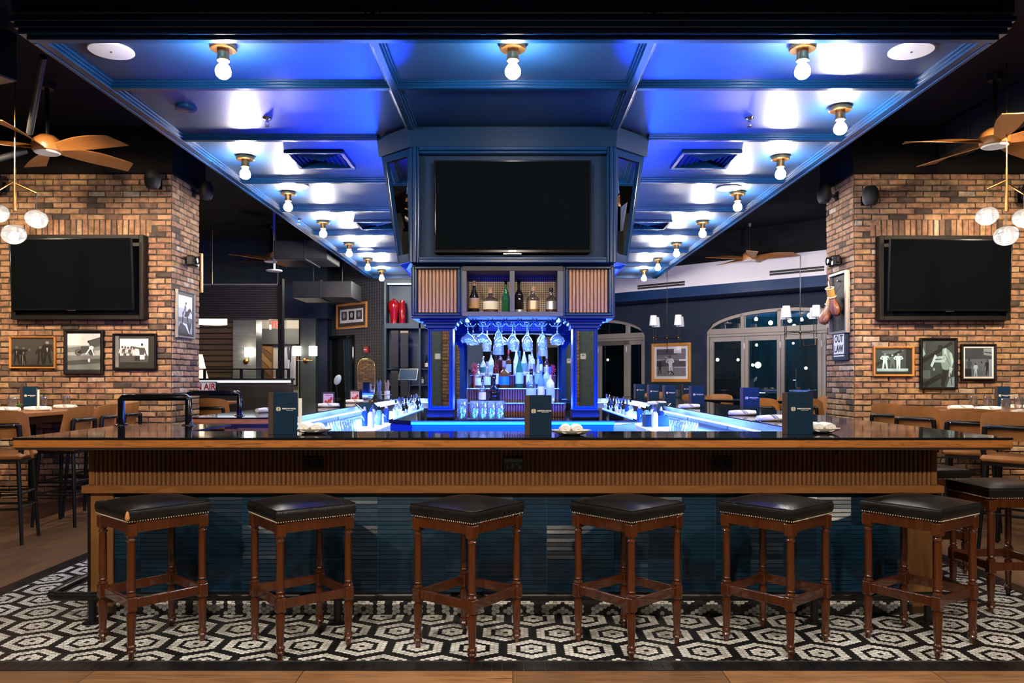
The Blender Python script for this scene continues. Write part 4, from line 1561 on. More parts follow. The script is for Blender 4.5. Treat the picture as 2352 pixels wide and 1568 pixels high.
# sockets and hooks under the counter --------------------------------------------
for x, lab, pic in ((PX(720, FY), 'black power socket plate on the left part of the slatted bar front', 0), (PX(1179, FY), 'socket plate with a glossy blue-grey cover in the middle of the bar front', 1), (PX(1656, FY), 'black power socket plate on the right part of the slatted bar front', 0)):
    t = thing('power_outlet', lab, 'socket', (x, FY - 0.012, 0.895), 0, 'socket plates on the bar front')
    mb = MB(); mb.box(-0.063, 0.063, -0.006, 0.014, -0.042, 0.042, 0.003)
    mb.build('plate', M['black_matte'], t)
    if not pic:
        for s in (-1, 1):
            mb = MB(); mb.box(s * 0.03 - 0.018, s * 0.03 + 0.018, -0.009, -0.006, -0.026, 0.026, 0.002)
            mb.build('receptacle', M['black_gloss'], t)
    else:
        mb = MB(); mb.box(-0.055, 0.055, -0.0075, -0.006, -0.035, 0.035)
        mb.mi = 1
        mb.box(-0.055, 0.055, -0.0082, -0.0075, 0.012, 0.030)
        for (a, b, c, d) in ((-0.04, -0.028, -0.03, -0.005), (-0.012, 0.0, -0.028, 0.005), (0.012, 0.03, -0.005, 0.006), (0.03, 0.046, -0.03, -0.008)):
            mb.box(a, b, -0.0085, -0.0075, c, d)
        mb.build('cover', [mat('cover_dark', (0.02, 0.06, 0.075), 0.12), mat('cover_pale', (0.10, 0.18, 0.21), 0.2)], t)
hk = None
for px, w_ in ((437, 'left'), (1183, 'middle'), (1917, 'right')):
    lab = 'small black coat hook under the bar edge, the %s of three' % {'left': 'leftmost', 'middle': 'middle', 'right': 'rightmost'}[w_]
    loc = (PX(px, FY), FY - 0.012, 0.975)
    if hk:
        dup(hk, loc, label=lab)
    else:
        hk = thing('coat_hook', lab, 'hook', loc, 0, 'coat hooks under the bar edge')
        mb = MB()
        mb.box(-0.012, 0.012, -0.004, 0.006, -0.02, 0.022, 0.002)
        mb.tube([(0, -0.004, 0.0), (0, -0.03, -0.012), (0, -0.045, -0.004), (0, -0.05, 0.014)], 0.005, 8)
        mb.tube([(0, -0.004, 0.012), (0, -0.03, 0.014)], 0.005, 8)
        mb.build('hook', M['black_metal'], hk, 50)

# server rails standing on the counter ---------------------------------------------
def server_rail(x0, x1, y, z0, h, label):
    t = thing('server_rail', label, 'rail', ((x0 + x1) / 2, y, z0))
    hw = (x1 - x0) / 2
    mb = MB()
    r = 0.024
    mb.tube([(-hw, 0, 0.003), (-hw, 0, h - 0.012), (-hw + 0.012, 0, h), (hw - 0.012, 0, h), (hw, 0, h - 0.012), (hw, 0, 0.003)], r, 16)
    mb.build('tube', M['black_gloss'], t, 50)
    for s in (-1, 1):
        mb = MB(); mb.lathe([(0, 0.012), (0.035, 0.011), (0.048, 0.004), (0.048, 0.0), (0, 0.0)], 24, (s * hw, 0, 0))
        mb.build('flange', M['chrome'], t, 40)
    return t


yy = 5.52
server_rail(PX(279, yy), PX(433, yy), yy, BT, 0.195, 'black tube rail standing on the front left corner of the counter')
yy = 6.95
server_rail(PX(432, yy), PX(550, yy), yy, BT, 0.20, 'black tube rail standing on the near end of the left counter wing')

# ================================================================ stools
def turned(z0, z1, prof, r):
    return [(rr * r, z0 + (z1 - z0) * t) for rr, t in prof]


def make_stool(label):
    t = thing('bar_stool', label, 'stool', (0, 0, 0), 0, 'turned wooden stools at the bar')
    S = 0.207
    # cushion: boxed leather pad with a soft crown
    mb = MB()
    n = 15
    G = []
    for i in range(n):
        for j in range(n):
            u, v = i / (n - 1) * 2 - 1, j / (n - 1) * 2 - 1
            cu = math.copysign(min(1, abs(u) ** 0.8), u)
            cv = math.copysign(min(1, abs(v) ** 0.8), v)
            z = 0.742 + 0.026 * (1 - abs(u) ** 3) * (1 - abs(v) ** 3) + 0.004 * max(abs(u), abs(v)) ** 8 * 0
            G.append((cu * S, cv * S, z))
    Fq = [(i * n + j, (i + 1) * n + j, (i + 1) * n + j + 1, i * n + j + 1) for i in range(n - 1) for j in range(n - 1)]
    mb.add(G, Fq)
    ring = [(-1, -1), (1, -1), (1, 1), (-1, 1)]
    prof = [(S, 0.742), (S + 0.007, 0.730), (S + 0.007, 0.706), (S - 0.002, 0.680)]
    vv, m_ = [], 8
    edge = []
    for k in range(4):
        a, b = ring[k], ring[(k + 1) % 4]
        for q_ in range(m_):
            edge.append((a[0] + (b[0] - a[0]) * q_ / m_, a[1] + (b[1] - a[1]) * q_ / m_))
    for r_, z in prof:
        vv += [(e[0] * r_, e[1] * r_, z) for e in edge]
    ne = len(edge)
    mb.add(vv, [(i * ne + (k + 1) % ne, i * ne + k, (i + 1) * ne + k, (i + 1) * ne + (k + 1) % ne) for i in range(len(prof) - 1) for k in range(ne)])
    cush = mb.build('cushion', M['leather'], t, 60)
    mb = MB()
    P = [(e[0] * (S + 0.002), e[1] * (S + 0.002), 0.742) for e in edge]
    mb.tube(P, 0.0032, 6, closed=True)
    mb.build('piping', M['leather'], cush, 60)
    mb = MB()
    nn = 32
    for k in range(4):
        a, b = ring[k], ring[(k + 1) % 4]
        for q_ in range(nn):
            x, y = (a[0] + (b[0] - a[0]) * (q_ + .5) / nn) * (S + 0.001), (a[1] + (b[1] - a[1]) * (q_ + .5) / nn) * (S + 0.001)
            mb.ball((x, y, 0.683), 0.0042, 6, 4)
    mb.build('nail_trim', M['brass_nail'], t, 60)
    mb = MB()
    A = 0.192
    for k in range(4):
        a, b = ring[k], ring[(k + 1) % 4]
        if a[1] == b[1]:
            mb.box(-A + 0.022, A - 0.022, a[1] * A - 0.011, a[1] * A + 0.009, 0.626, 0.680, 0.003)
        else:
            mb.box(a[0] * A - 0.010, a[0] * A + 0.010, -A + 0.022, A - 0.022, 0.626, 0.680, 0.003)
    mb.box(-A, A, -A, A, 0.672, 0.681)
    mb.build('apron', M['mahogany'], t)
    L = 0.183
    up = [(1.0, 0), (1.25, .02), (1.3, .035), (1.0, .05), (0.72, .065), (1.05, .085), (1.12, .10), (0.92, .125), (0.95, .14), (1.03, .20), (0.97, .80), (0.92, .90), (1.2, .918), (1.25, .932), (0.95, .95), (0.80, .965), (1.1, .985), (1.15, 1.0)]
    lo_ = [(0.62, 0), (0.70, .10), (1.12, .13), (1.18, .16), (1.0, .19), (1.22, .23), (1.2, .26), (0.85, .29), (0.88, .32), (1.15, .80), (1.2, .90), (1.05, .95), (0.78, .965), (1.0, 1.0)]
    for (sx, sy) in ring:
        mb = MB()
        x, y = sx * L, sy * L
        mb.box(x - 0.024, x + 0.024, y - 0.024, y + 0.024, 0.608, 0.672, 0.004)
        mb.lathe(turned(0.306, 0.610, up, 0.0195), 18, (x, y, 0))
        mb.box(x - 0.023, x + 0.023, y - 0.023, y + 0.023, 0.236, 0.307, 0.004)
        mb.lathe(turned(0.0, 0.237, lo_, 0.0195), 18, (x, y, 0))
        mb.build('leg', M['mahogany'], t, 35)
    for k in range(4):
        mb = MB()
        a, b = ring[k], ring[(k + 1) % 4]
        if a[1] == b[1]:
            mb.box(-L + 0.02, L - 0.02, a[1] * L - 0.010, a[1] * L + 0.010, 0.250, 0.297, 0.003)
        else:
            mb.box(a[0] * L - 0.010, a[0] * L + 0.010, -L + 0.02, L - 0.02, 0.250, 0.297, 0.003)
        mb.build('stretcher', M['mahogany'], t)
    return t


ST = [(-1.91, 4.157, 47.5, 'bar stool with a torn front cushion corner, leftmost at the bar front'),
      (-1.119, 4.143, 37.2, 'black leather bar stool second from the left end of the bar front'),
      (-0.237, 4.11, 53.0, 'black leather bar stool left of the middle, under the second menu'),
      (0.606, 4.148, 41, 'black leather bar stool right of the middle of the bar front'),
      (1.397, 4.164, 42, 'black leather bar stool second from the right end of the bar front'),
      (2.165, 4.17, 35.5, 'black leather bar stool at the right end of the bar front'),
      (3.02, 4.86, 3, 'bar stool at the right side of the bar, cut by the photo edge'),
      (3.02, 5.75, 8, 'farther bar stool at the right side of the bar, mostly hidden'),
      (3.02, 6.7, 5, 'third bar stool along the right side of the bar, hidden in the dark')]
st0 = make_stool(ST[0][3])
for i, (x, y, a, lab) in enumerate(ST):
    if i == 0:
        continue
    dup(st0, (x, y, 0.004 if y < 9 and abs(x) < MX else 0), math.radians(a), lab)
st0.location, st0.rotation_euler = (ST[0][0], ST[0][1], 0.004), (0, 0, math.radians(ST[0][2]))
mb = MB()                                                           # the tear on the first stool only
mb.M = Matrix.Translation((-0.2135, -0.2135, 0.715)) @ Matrix.Rotation(math.radians(45), 4, 'Z')
mb.lathe([(0, -0.026), (0.008, -0.022), (0.012, -0.008), (0.008, 0.012), (0.004, 0.022), (0, 0.026)], 10)
mb.build('tear', M['tear'], st0, 50, label='torn cushion corner showing tan padding')

# ================================================================ menus and napkins on the counter
def menu(x, y, rz, label, z=BT, w=0.175, h=0.245, group='standing menus', insert=False, logo=True):
    t = thing('menu', label, 'menu', (x, y, z), rz, group)
    mb = MB()
    mb.box(-w / 2 + 0.030, w / 2, -0.003, 0.003, 0, h, 0.0012)
    mb.build('front_cover', M['menu_blue'], t)
    mb = MB(); mb.box(-w / 2, -w / 2 + 0.030, -0.004, 0.006, 0, h, 0.0015)
    mb.build('spine', M['menu_brown'], t)
    mb = MB()
    mb.add([(-w / 2 + 0.004, 0.004, 0), (-w / 2 + 0.004, 0.010, 0), (w / 2 - 0.03, 0.085, 0), (w / 2 - 0.034, 0.080, 0), (-w / 2 + 0.004, 0.004, h), (-w / 2 + 0.004, 0.010, h), (w / 2 - 0.03, 0.085, h), (w / 2 - 0.034, 0.080, h)],
           [(3, 2, 1, 0), (4, 5, 6, 7), (0, 1, 5, 4), (1, 2, 6, 5), (2, 3, 7, 6), (3, 0, 4, 7)])
    mb.build('back_cover', M['menu_blue'], t)
    mb = MB()
    mb.add([(-w / 2 + 0.012, 0.006, 0.012), (-w / 2 + 0.012, 0.008, 0.012), (w / 2 - 0.02, 0.046, 0.012), (w / 2 - 0.022, 0.043, 0.012), (-w / 2 + 0.012, 0.006, h - 0.02), (-w / 2 + 0.012, 0.008, h - 0.02), (w / 2 - 0.02, 0.046, h - 0.02), (w / 2 - 0.022, 0.043, h - 0.02)],
           [(3, 2, 1, 0), (4, 5, 6, 7), (0, 1, 5, 4), (1, 2, 6, 5), (2, 3, 7, 6), (3, 0, 4, 7)])
    if insert:
        mb.box(w / 2 + 0.001, w / 2 + 0.022, 0.012, 0.016, 0.0, h * 0.86)
    mb.build('page', M['paper'], t)
    if logo:
        mb = MB()
        cx_, cz_ = -0.026, h * 0.605
        for k, (o, r_, wd) in enumerate(((-0.0105, 0.010, 0.004), (-0.0045, 0.0125, 0.006), (0.0045, 0.0125, 0.006), (0.0105, 0.010, 0.004))):
            mb.prism([(cx_ + o - wd / 2, cz_ - r_ * .8), (cx_ + o - wd / 4, cz_ - r_), (cx_ + o + wd / 4, cz_ - r_), (cx_ + o + wd / 2, cz_ - r_ * .8), (cx_ + o + wd / 2, cz_ + r_ * .8), (cx_ + o + wd / 4, cz_ + r_), (cx_ + o - wd / 4, cz_ + r_), (cx_ + o - wd / 2, cz_ + r_ * .8)], -0.0042, -0.003, 'xz')
        mb.build('emblem', M['ink_gold'], t)
        lettering('brand', 'lettering', M['ink_white'], t, (0.036, -0.0038, h * 0.612), scale=(0.76, 0.9, 1))
        lettering('sub', 'lettering', M['ink_white'], t, (0.040, -0.0038, h * 0.572), scale=(0.9, 0.9, 1))
    return t


my = 4.62
menu(PX(650, my), my, math.radians(2), 'dark blue menu with a loose white insert standing left on the bar front', insert=True, w=0.17)
menu(PX(1236, 4.50), 4.50, 0, 'dark blue menu standing in the middle of the bar front', w=0.155, h=0.232)
menu(PX(1832, my), my, math.radians(-2), 'dark blue menu standing near the right corner of the bar front', w=0.178)


def napkin_roll(x, y, z, rz, label, length=0.22, r=0.022, group='rolled napkins', stripes=True, sag=0.0):
    t = thing('napkin_roll', label, 'napkin', (x, y, z), rz, group)
    mb = MB()
    n, m_ = 22, 11
    rr = random.Random(int(abs(x) * 977 + y * 131))
    vv = []
    for i in range(m_ + 1):
        s_ = i / m_
        k = 0.86 + 0.2 * math.sin(s_ * PI) + 0.06 * rr.random()
        for j in range(n):
            a = j * 2 * PI / n
            rad = r * k * (1 + 0.10 * math.sin(3 * a + s_ * 5) * 0.6)
            vv.append(((s_ - .5) * length, rad * 1.15 * math.cos(a), r * 0.93 + rad * 0.88 * math.sin(a)))
    mb.add(vv, [(i * n + j, i * n + (j + 1) % n, (i + 1) * n + (j + 1) % n, (i + 1) * n + j) for i in range(m_) for j in range(n)] + [tuple(range(n - 1, -1, -1)), tuple(m_ * n + j for j in range(n))])
    # the loose flap and the coiled ends
    mb.tube([(-length * .5 - 0.002, 0.0, r * 0.93)] + [(-length * .5 - 0.003, r * 0.09 * k * math.cos(k * 0.8), r * 0.93 + r * 0.085 * k * math.sin(k * 0.8)) for k in range(2, 9)], 0.0022, 5)
    mb.tube([(length * .5 + 0.002, 0.0, r * 0.93)] + [(length * .5 + 0.003, r * 0.09 * k * math.cos(k * 0.8), r * 0.93 + r * 0.085 * k * math.sin(k * 0.8)) for k in range(2, 9)], 0.0022, 5)
    mb.build('cloth', M['napkin'], t, 60)
    if stripes:
        mb = MB()
        for off in (-0.012, 0.0, 0.016):
            pts = [(off - 0.05 + a * 0.022, 1.19 * r * 1.06 * math.cos(a), r * 0.93 + r * 0.98 * math.sin(a)) for a in [-0.5 + k * 0.3 for k in range(14)]]
            mb.tube(pts, 0.0022, 4)
        mb.build('stripe', M['stripe'], t, 60)
    return t


def plate_setting(x, y, label_p, labels, rz=0.0):
    t = thing('plate', label_p, 'plate', (x, y, BT), rz, 'small oval plates on the counter')
    mb = MB()
    mb.lathe([(0, 0.0), (0.045, 0.0), (0.07, 0.004), (0.105, 0.018), (0.118, 0.030), (0.114, 0.030), (0.068, 0.009), (0, 0.006)], 36, sy=0.72)
    mb.build('dish', M['plate'], t, 50)
    for k, l in enumerate(labels):
        napkin_roll(x + (k - (len(labels) - 1) / 2) * 0.062, y, BT + 0.010, rz + math.radians(84 + 10 * k), l, 0.14, 0.029, 'napkins rolled on the small plates', False)


plate_setting(PX(718, 4.68), 4.68, 'small plate with two rolled napkins beside the left menu', ['left one of two rolled napkins on the plate by the left menu', 'right one of two rolled napkins on the plate by the left menu'])
plate_setting(PX(1311, 4.54), 4.54, 'small plate with two rolled napkins beside the middle menu', ['left one of two rolled napkins on the plate by the middle menu', 'right one of two rolled napkins on the plate by the middle menu'])
plate_setting(PX(1884, 4.72), 4.72, 'small plate with rolled napkins behind the right corner menu', ['left one of two rolled napkins on the plate by the right menu', 'right one of two rolled napkins on the plate by the right menu'])

# along the side wings
for px, yy, rz, lab in ((1500, 11.2, -8, 'dark menu far along the right counter wing, in front of the framed baseball photo'), (1537, 10.0, 4, 'menu with a visible emblem on the right counter wing below the framed baseball photo'),
                        (1600, 8.9, -14, 'bright blue lit menu on the right counter wing left of the tan chairs'), (1722, 7.3, -20, 'blue lit menu on the right counter wing, second nearest the front'), (1468, 12.6, -6, 'glowing blue menu at the far end of the right counter wing')):
    menu(PX(px, yy), yy, math.radians(rz), lab)
for px, yy, rz, lab in ((1773, 6.05, 8, 'striped white napkin roll on the right wing just behind the corner menu'), (1705, 7.0, 0, 'napkin roll half hidden behind a blue lit menu on the right wing'), (1583, 8.7, 10, 'napkin roll left of the bright blue menu on the right wing'),
                        (1508, 9.8, 5, 'napkin roll left of the emblem menu on the right wing'), (755, 9.0, 0, 'striped napkin roll on the left wing in front of the drink stand card'), (815, 10.6, 0, 'farther striped napkin roll on the left counter wing'),
                        (612, 7.6, 60, 'napkin roll on the left wing peeking out behind the front left menu')):
    napkin_roll(PX(px, yy), yy, BT, math.radians(rz), lab, 0.235, 0.026)
for px, yy, lab in ((754, 9.5, 'drink card with a cocktail photo on the left counter wing'), (815, 11.2, 'farther drink card with a cocktail photo on the left counter wing')):
    t = thing('table_card', lab, 'card', (PX(px, yy), yy, BT), math.radians(12), 'drink cards on the left wing')
    mb = MB(); mb.box(-0.075, 0.075, 0.0, 0.06, 0, 0.165, 0.003)
    mb.build('holder', M['black_matte'], t)
    mb = MB(); mb.box(-0.058, 0.058, -0.003, 0.0, 0.012, 0.145)
    mb.mi = 1
    mb.prism([(-0.05, 0.012), (0.05, 0.012), (0.05, 0.04), (-0.03, 0.06)], -0.0042, -0.003, 'xz')
    for cx_, cz_, r_ in ((-0.03, 0.045, 0.016), (0.012, 0.055, 0.02), (0.036, 0.085, 0.016)):
        mb.prism([(cx_ + r_ * math.cos(a * PI / 6), cz_ + 1.4 * r_ * math.sin(a * PI / 6)) for a in range(12)], -0.0048, -0.003, 'xz')
    mb.box(-0.04, 0.04, -0.004, -0.003, 0.122, 0.130)
    mb.build('printed_card', [mat('card_pink', (0.55, 0.38, 0.36), 0.5), mat('card_red', (0.35, 0.03, 0.02), 0.5)], t)

# ================================================================ behind the bar: steel stations
def station(x0, x1, y0, y1, h, label, doors=2, sink=True):
    t = thing('underbar_station', label, 'station', ((x0 + x1) / 2, (y0 + y1) / 2, 0))
    hx, hy = (x1 - x0) / 2, (y1 - y0) / 2
    mb = MB()
    mb.box(-hx, hx, -hy, hy, 0.10, h - 0.03)
    mb.box(-hx + 0.05, hx - 0.05, -hy + 0.05, hy - 0.05, 0, 0.10)
    mb.build('cabinet', M['steel_white'], t)
    mb = MB()
    if sink:
        for (a, b, c, d) in ((-hx, -hx + 0.06, -hy, hy), (hx - 0.06, hx, -hy, hy), (-hx + 0.06, hx - 0.06, -hy, -hy + 0.08), (-hx + 0.06, hx - 0.06, hy - 0.08, hy)):
            mb.box(a, b, c, d, h - 0.03, h, 0.004)
        mb.box(-hx + 0.06, hx - 0.06, -hy + 0.08, hy - 0.08, h - 0.22, h - 0.21)
    else:
        mb.box(-hx, hx, -hy, hy, h - 0.03, h, 0.005)
    mb.build('steel_top', M['steel_white'], t)
    mb = MB()
    sgn = -1 if x0 > 0 else 1
    if sgn < 0:
        mb.box(hx - 0.02, hx, -hy, hy, h, h + 0.13)
    else:
        mb.box(-hx, -hx + 0.02, -hy, hy, h, h + 0.13)
    mb.build('splash_back', M['steel_white'], t)
    return t


r4 = random.Random(3)
for side, sg in (('right', 1), ('left', -1)):
    ys = [(5.0, 6.6, 'ice sink'), (6.65, 8.3, 'drainboard'), (8.35, 10.2, 'cooler'), (10.25, 13.0, 'glass washer')] if sg > 0 else [(6.86, 8.4, 'drainboard'), (8.45, 10.2, 'cooler'), (10.25, 13.0, 'glass washer')]
    for k, (a, b, nm) in enumerate(ys):
        x0, x1 = sorted((sg * 1.42, sg * 2.30))
        station(x0, x1, a, b, 0.86, 'blue lit steel %s station under the %s counter wing' % (nm, side), sink=(nm != 'cooler'))
    # bottles standing in the speed rails
    for k in range(16):
        yb = (10.35 + k * 0.16) if sg < 0 else (10.3 + k * 0.16)
        xb = sg * (1.50 + 0.07 * (k % 2))
        bottle(xb, yb, 0.865 if False else 0.86, 0.24 + r4.random() * 0.06, 0.036, r4.choice(['clear', 'blue', 'clear', 'dark']), r4.choice(['white', 'pale', None]), r4.choice(['black', 'steel', 'blue']),
               'pour bottle number %s from the front in the blue lit rail under the %s wing' % (['one', 'two', 'three', 'four', 'five', 'six', 'seven', 'eight', 'nine', 'ten', 'eleven', 'twelve', 'thirteen', 'fourteen', 'fifteen', 'sixteen'][k], side), 'std', None, 'pour bottles under the %s wing' % side)


pint = None
for side, sg in (('right', 1), ('left', -1)):
    for k in range(10):
        y = 7.0 + 0.11 * (k // 2)
        x = sg * (1.52 + 0.10 * (k % 2))
        lab = 'upturned pint glass %s from the front on the %s drainboard, lit blue' % (['one', 'two', 'three', 'four', 'five', 'six', 'seven', 'eight', 'nine', 'ten'][k], side)
        z = 0.862
        if pint is None:
            pint = thing('pint_glass', lab, 'glass', (x, y, z), 0, 'upturned pint glasses behind the bar')
            mb = MB(); mb.lathe([(0.044, 0), (0.031, 0.145), (0, 0.146), (0, 0.136), (0.028, 0.134), (0.041, 0)], 18)
            mb.build('body', M['glass'], pint, 50)
        else:
            dup(pint, (x, y, z), label=lab)
    for k in range(5):
        y, x = 8.62 + 0.26 * k, sg * (1.56 + 0.12 * (k % 2))
        t = thing('squeeze_bottle', 'squeeze bottle %s from the front on the %s cooler top' % (['one', 'two', 'three', 'four', 'five'][k], side), 'bottle', (x, y, 0.86), 0, 'squeeze bottles behind the bar')
        mb = MB(); mb.lathe([(0, 0), (0.034, 0), (0.036, 0.01), (0.036, 0.15), (0.02, 0.175), (0, 0.175)], 16)
        mb.build('body', BM[['white', 'blue', 'teal'][k % 3]], t, 40)
        mb = MB(); mb.lathe([(0, 0.172), (0.02, 0.174), (0.008, 0.22), (0, 0.222)], 12)
        mb.build('nozzle', CM[['blue', 'white', 'black'][k % 3]], t, 40)


def terminal(x, y, z, rz, label, h=0.30, tilt=25):
    t = thing('order_terminal', label, 'terminal', (x, y, z), rz)
    mb = MB()
    mb.lathe([(0, 0), (0.09, 0), (0.09, 0.012), (0.03, 0.02), (0.02, 0.03), (0, 0.03)], 24)
    mb.tube([(0, 0.02, 0.02), (0, 0.05, h * 0.5), (0, 0.02, h)], 0.018, 10)
    mb.build('stand', M['black_metal'], t, 40)
    mb = MB()
    mb.M = Matrix.Translation((0, 0, h)) @ Matrix.Rotation(math.radians(-tilt), 4, 'X')
    mb.box(-0.17, 0.17, -0.012, 0.012, -0.11, 0.11, 0.006)
    mb.build('tablet', M['steel'], t)
    mb = MB()
    mb.M = Matrix.Translation((0, 0, h)) @ Matrix.Rotation(math.radians(-tilt), 4, 'X')
    mb.box(-0.155, 0.155, -0.014, -0.012, -0.095, 0.095)
    mb.build('display', M['teal_dark'], t)


terminal(PX(938, 13.5), 13.5, BT, math.radians(-12), 'tilted order tablet on a stand at the far left end of the bar', 0.40)
terminal(1.78, 9.7, 0.86, math.radians(-60), 'tablet terminal sunk in the right bar station, lit blue', 0.17, 55)
terminal(-1.75, 9.6, 0.86, math.radians(60), 'tablet terminal sunk in the left bar station, lit blue', 0.17, 55)
for x, y, c, lab in ((1.62, 8.9, 'menu_blue', 'dark blue box standing on the right bar station'), (1.78, 5.9, 'white_plastic', 'white tub standing in the right bar station')):
    mb = MB()
    hx = 0.13
    mb.box(x - hx, x + hx, y - 0.13, y + 0.13, 0.861, 0.874)
    for (a, b, e, d) in ((-hx, -hx + .012, -.13, .13), (hx - .012, hx, -.13, .13), (-hx + .012, hx - .012, -.13, -.118), (-hx + .012, hx - .012, .118, .13)):
        mb.box(x + a, x + b, y + e, y + d, 0.874, 0.985)
    tag(mb.build('storage_tub', M[c]), lab, 'tub')
fc = thing('faucet', 'curved chrome faucet over the sink of the right bar station', 'faucet', (2.2, 6.0, 0.86))
mb = MB()
mb.tube([(0, 0, 0), (0, 0, 0.16), (-0.03, 0, 0.20), (-0.12, 0, 0.20), (-0.15, 0, 0.16)], 0.012, 10)
mb.build('spout', M['chrome'], fc, 50)
mb = MB(); mb.tube([(0, 0.04, 0.02), (0, 0.10, 0.05)], 0.008, 8)
mb.build('handle', M['chrome'], fc, 50)

# ================================================================ on the brick piers
WY = 9.142                                                          # face of the brickwork


def recess_tv(px0, py0, px1, py1, tilt_z, side, label_box, label_tv):
    x0, x1, z0, z1 = PX(px0, WY), PX(px1, WY), PZ(py1, WY), PZ(py0, WY)
    t = thing('screen_box', label_box, 'box', ((x0 + x1) / 2, WY, (z0 + z1) / 2))
    hw, hh = (x1 - x0) / 2, (z1 - z0) / 2
    mb = MB()
    b = 0.05
    D = 0.12
    mb.box(-hw, -hw + b, -D, -0.002, -hh, hh, 0.004); mb.box(hw - b, hw, -D, -0.002, -hh, hh, 0.004)
    mb.box(-hw + b, hw - b, -D, -0.002, hh - b, hh, 0.004); mb.box(-hw + b, hw - b, -D, -0.002, -hh, -hh + b, 0.004)
    mb.build('surround', M['frame_black'], t)
    mb = MB(); mb.box(-hw + b, hw - b, -0.02, -0.003, -hh + b, hh - b)
    mb.build('back_panel', M['black_matte'], t)
    tvw, tvh = 1.42, 0.815
    cx_ = (x0 + x1) / 2 + (-0.025 if side < 0 else 0.015)
    tv = television(cx_ - tvw / 2, cx_ + tvw / 2, (z0 + z1) / 2 - tvh / 2 + 0.02, (z0 + z1) / 2 + tvh / 2 + 0.02, WY - 0.20, label_tv, tilt_z, 0.0, 0.04, False)
    mb = MB(); mb.box(-0.05, 0.05, -0.007, 0.0, -tvh / 2 - 0.006, -tvh / 2)
    mb.build('maker_bar', M['steel'], tv)
    mb = MB(); mb.box(-0.2, 0.2, 0.04, 0.10, -0.2, 0.2); mb.box(-0.05, 0.05, 0.10, 0.172, -0.1, 0.1)
    mb.build('bracket', M['black_metal'], tv)
    tv.rotation_euler = (math.radians(3.0), 0, tilt_z)
    return t


recess_tv(40, 543, 340, 735, math.radians(-2.2), -1, 'shallow black wooden box on the left brick pier holding a television', 'large switched-off television tilted out of its box on the left brick pier')
recess_tv(2010, 545, 2307, 737, math.radians(2.0), 1, 'shallow black wooden box on the right brick pier holding a television', 'large switched-off television tilted out of its box on the right brick pier')


def ell(cx_, cy_, rx, ry, n=14, rot=0):
    return [(cx_ + rx * math.cos(a * 2 * PI / n) * math.cos(rot) - ry * math.sin(a * 2 * PI / n) * math.sin(rot), cy_ + rx * math.cos(a * 2 * PI / n) * math.sin(rot) + ry * math.sin(a * 2 * PI / n) * math.cos(rot)) for a in range(n)]


def limb(a, b, w0, w1):
    dx, dy = b[0] - a[0], b[1] - a[1]
    L = math.hypot(dx, dy) or 1
    nx, ny = -dy / L, dx / L
    return [(a[0] + nx * w0, a[1] + ny * w0), (a[0] - nx * w0, a[1] - ny * w0), (b[0] - nx * w1, b[1] - ny * w1), (b[0] + nx * w1, b[1] + ny * w1)]


def standing(cx_, cy_, h, tone, arms=0, legs=0.10, lean=0.0, head=None):
    """silhouette of a standing person in a photograph: feet at (cx,cy), height h (fractions of the print)"""
    hd = head if head is not None else tone
    hipx, shx = cx_ + lean * .5 * h, cx_ + lean * h
    P = [(ell(shx + lean * .1 * h, cy_ + .93 * h, .055 * h, .07 * h), hd), (limb((hipx, cy_ + .48 * h), (shx, cy_ + .84 * h), .085 * h, .12 * h), tone)]
    for s in (-1, 1):
        P.append((limb((hipx + s * .04 * h, cy_ + .5 * h), (cx_ + s * legs * h, cy_), .05 * h, .03 * h), tone))
        P.append((limb((shx + s * .11 * h, cy_ + .82 * h), (shx + s * (.17 if arms == 0 else .20) * h, cy_ + (.55 if arms == 0 else .66) * h), .032 * h, .026 * h), tone))
        if arms:
            P.append((limb((shx + s * .20 * h, cy_ + .66 * h), (shx + s * .05 * h, cy_ + .60 * h), .028 * h, .024 * h), tone))
    return P


TONES = [0.012, 0.05, 0.13, 0.28, 0.5, 0.72]
_pm = {}


def print_mats(tint):
    if tint not in _pm:
        _pm[tint] = [mat('print_tone', tuple(min(1, t * c) for c in tint), 0.5, col2=tuple(min(1, t * c * 1.25) for c in tint), vs_=9, coat=0.8, croug=0.03) for t in TONES]
    return _pm[tint]


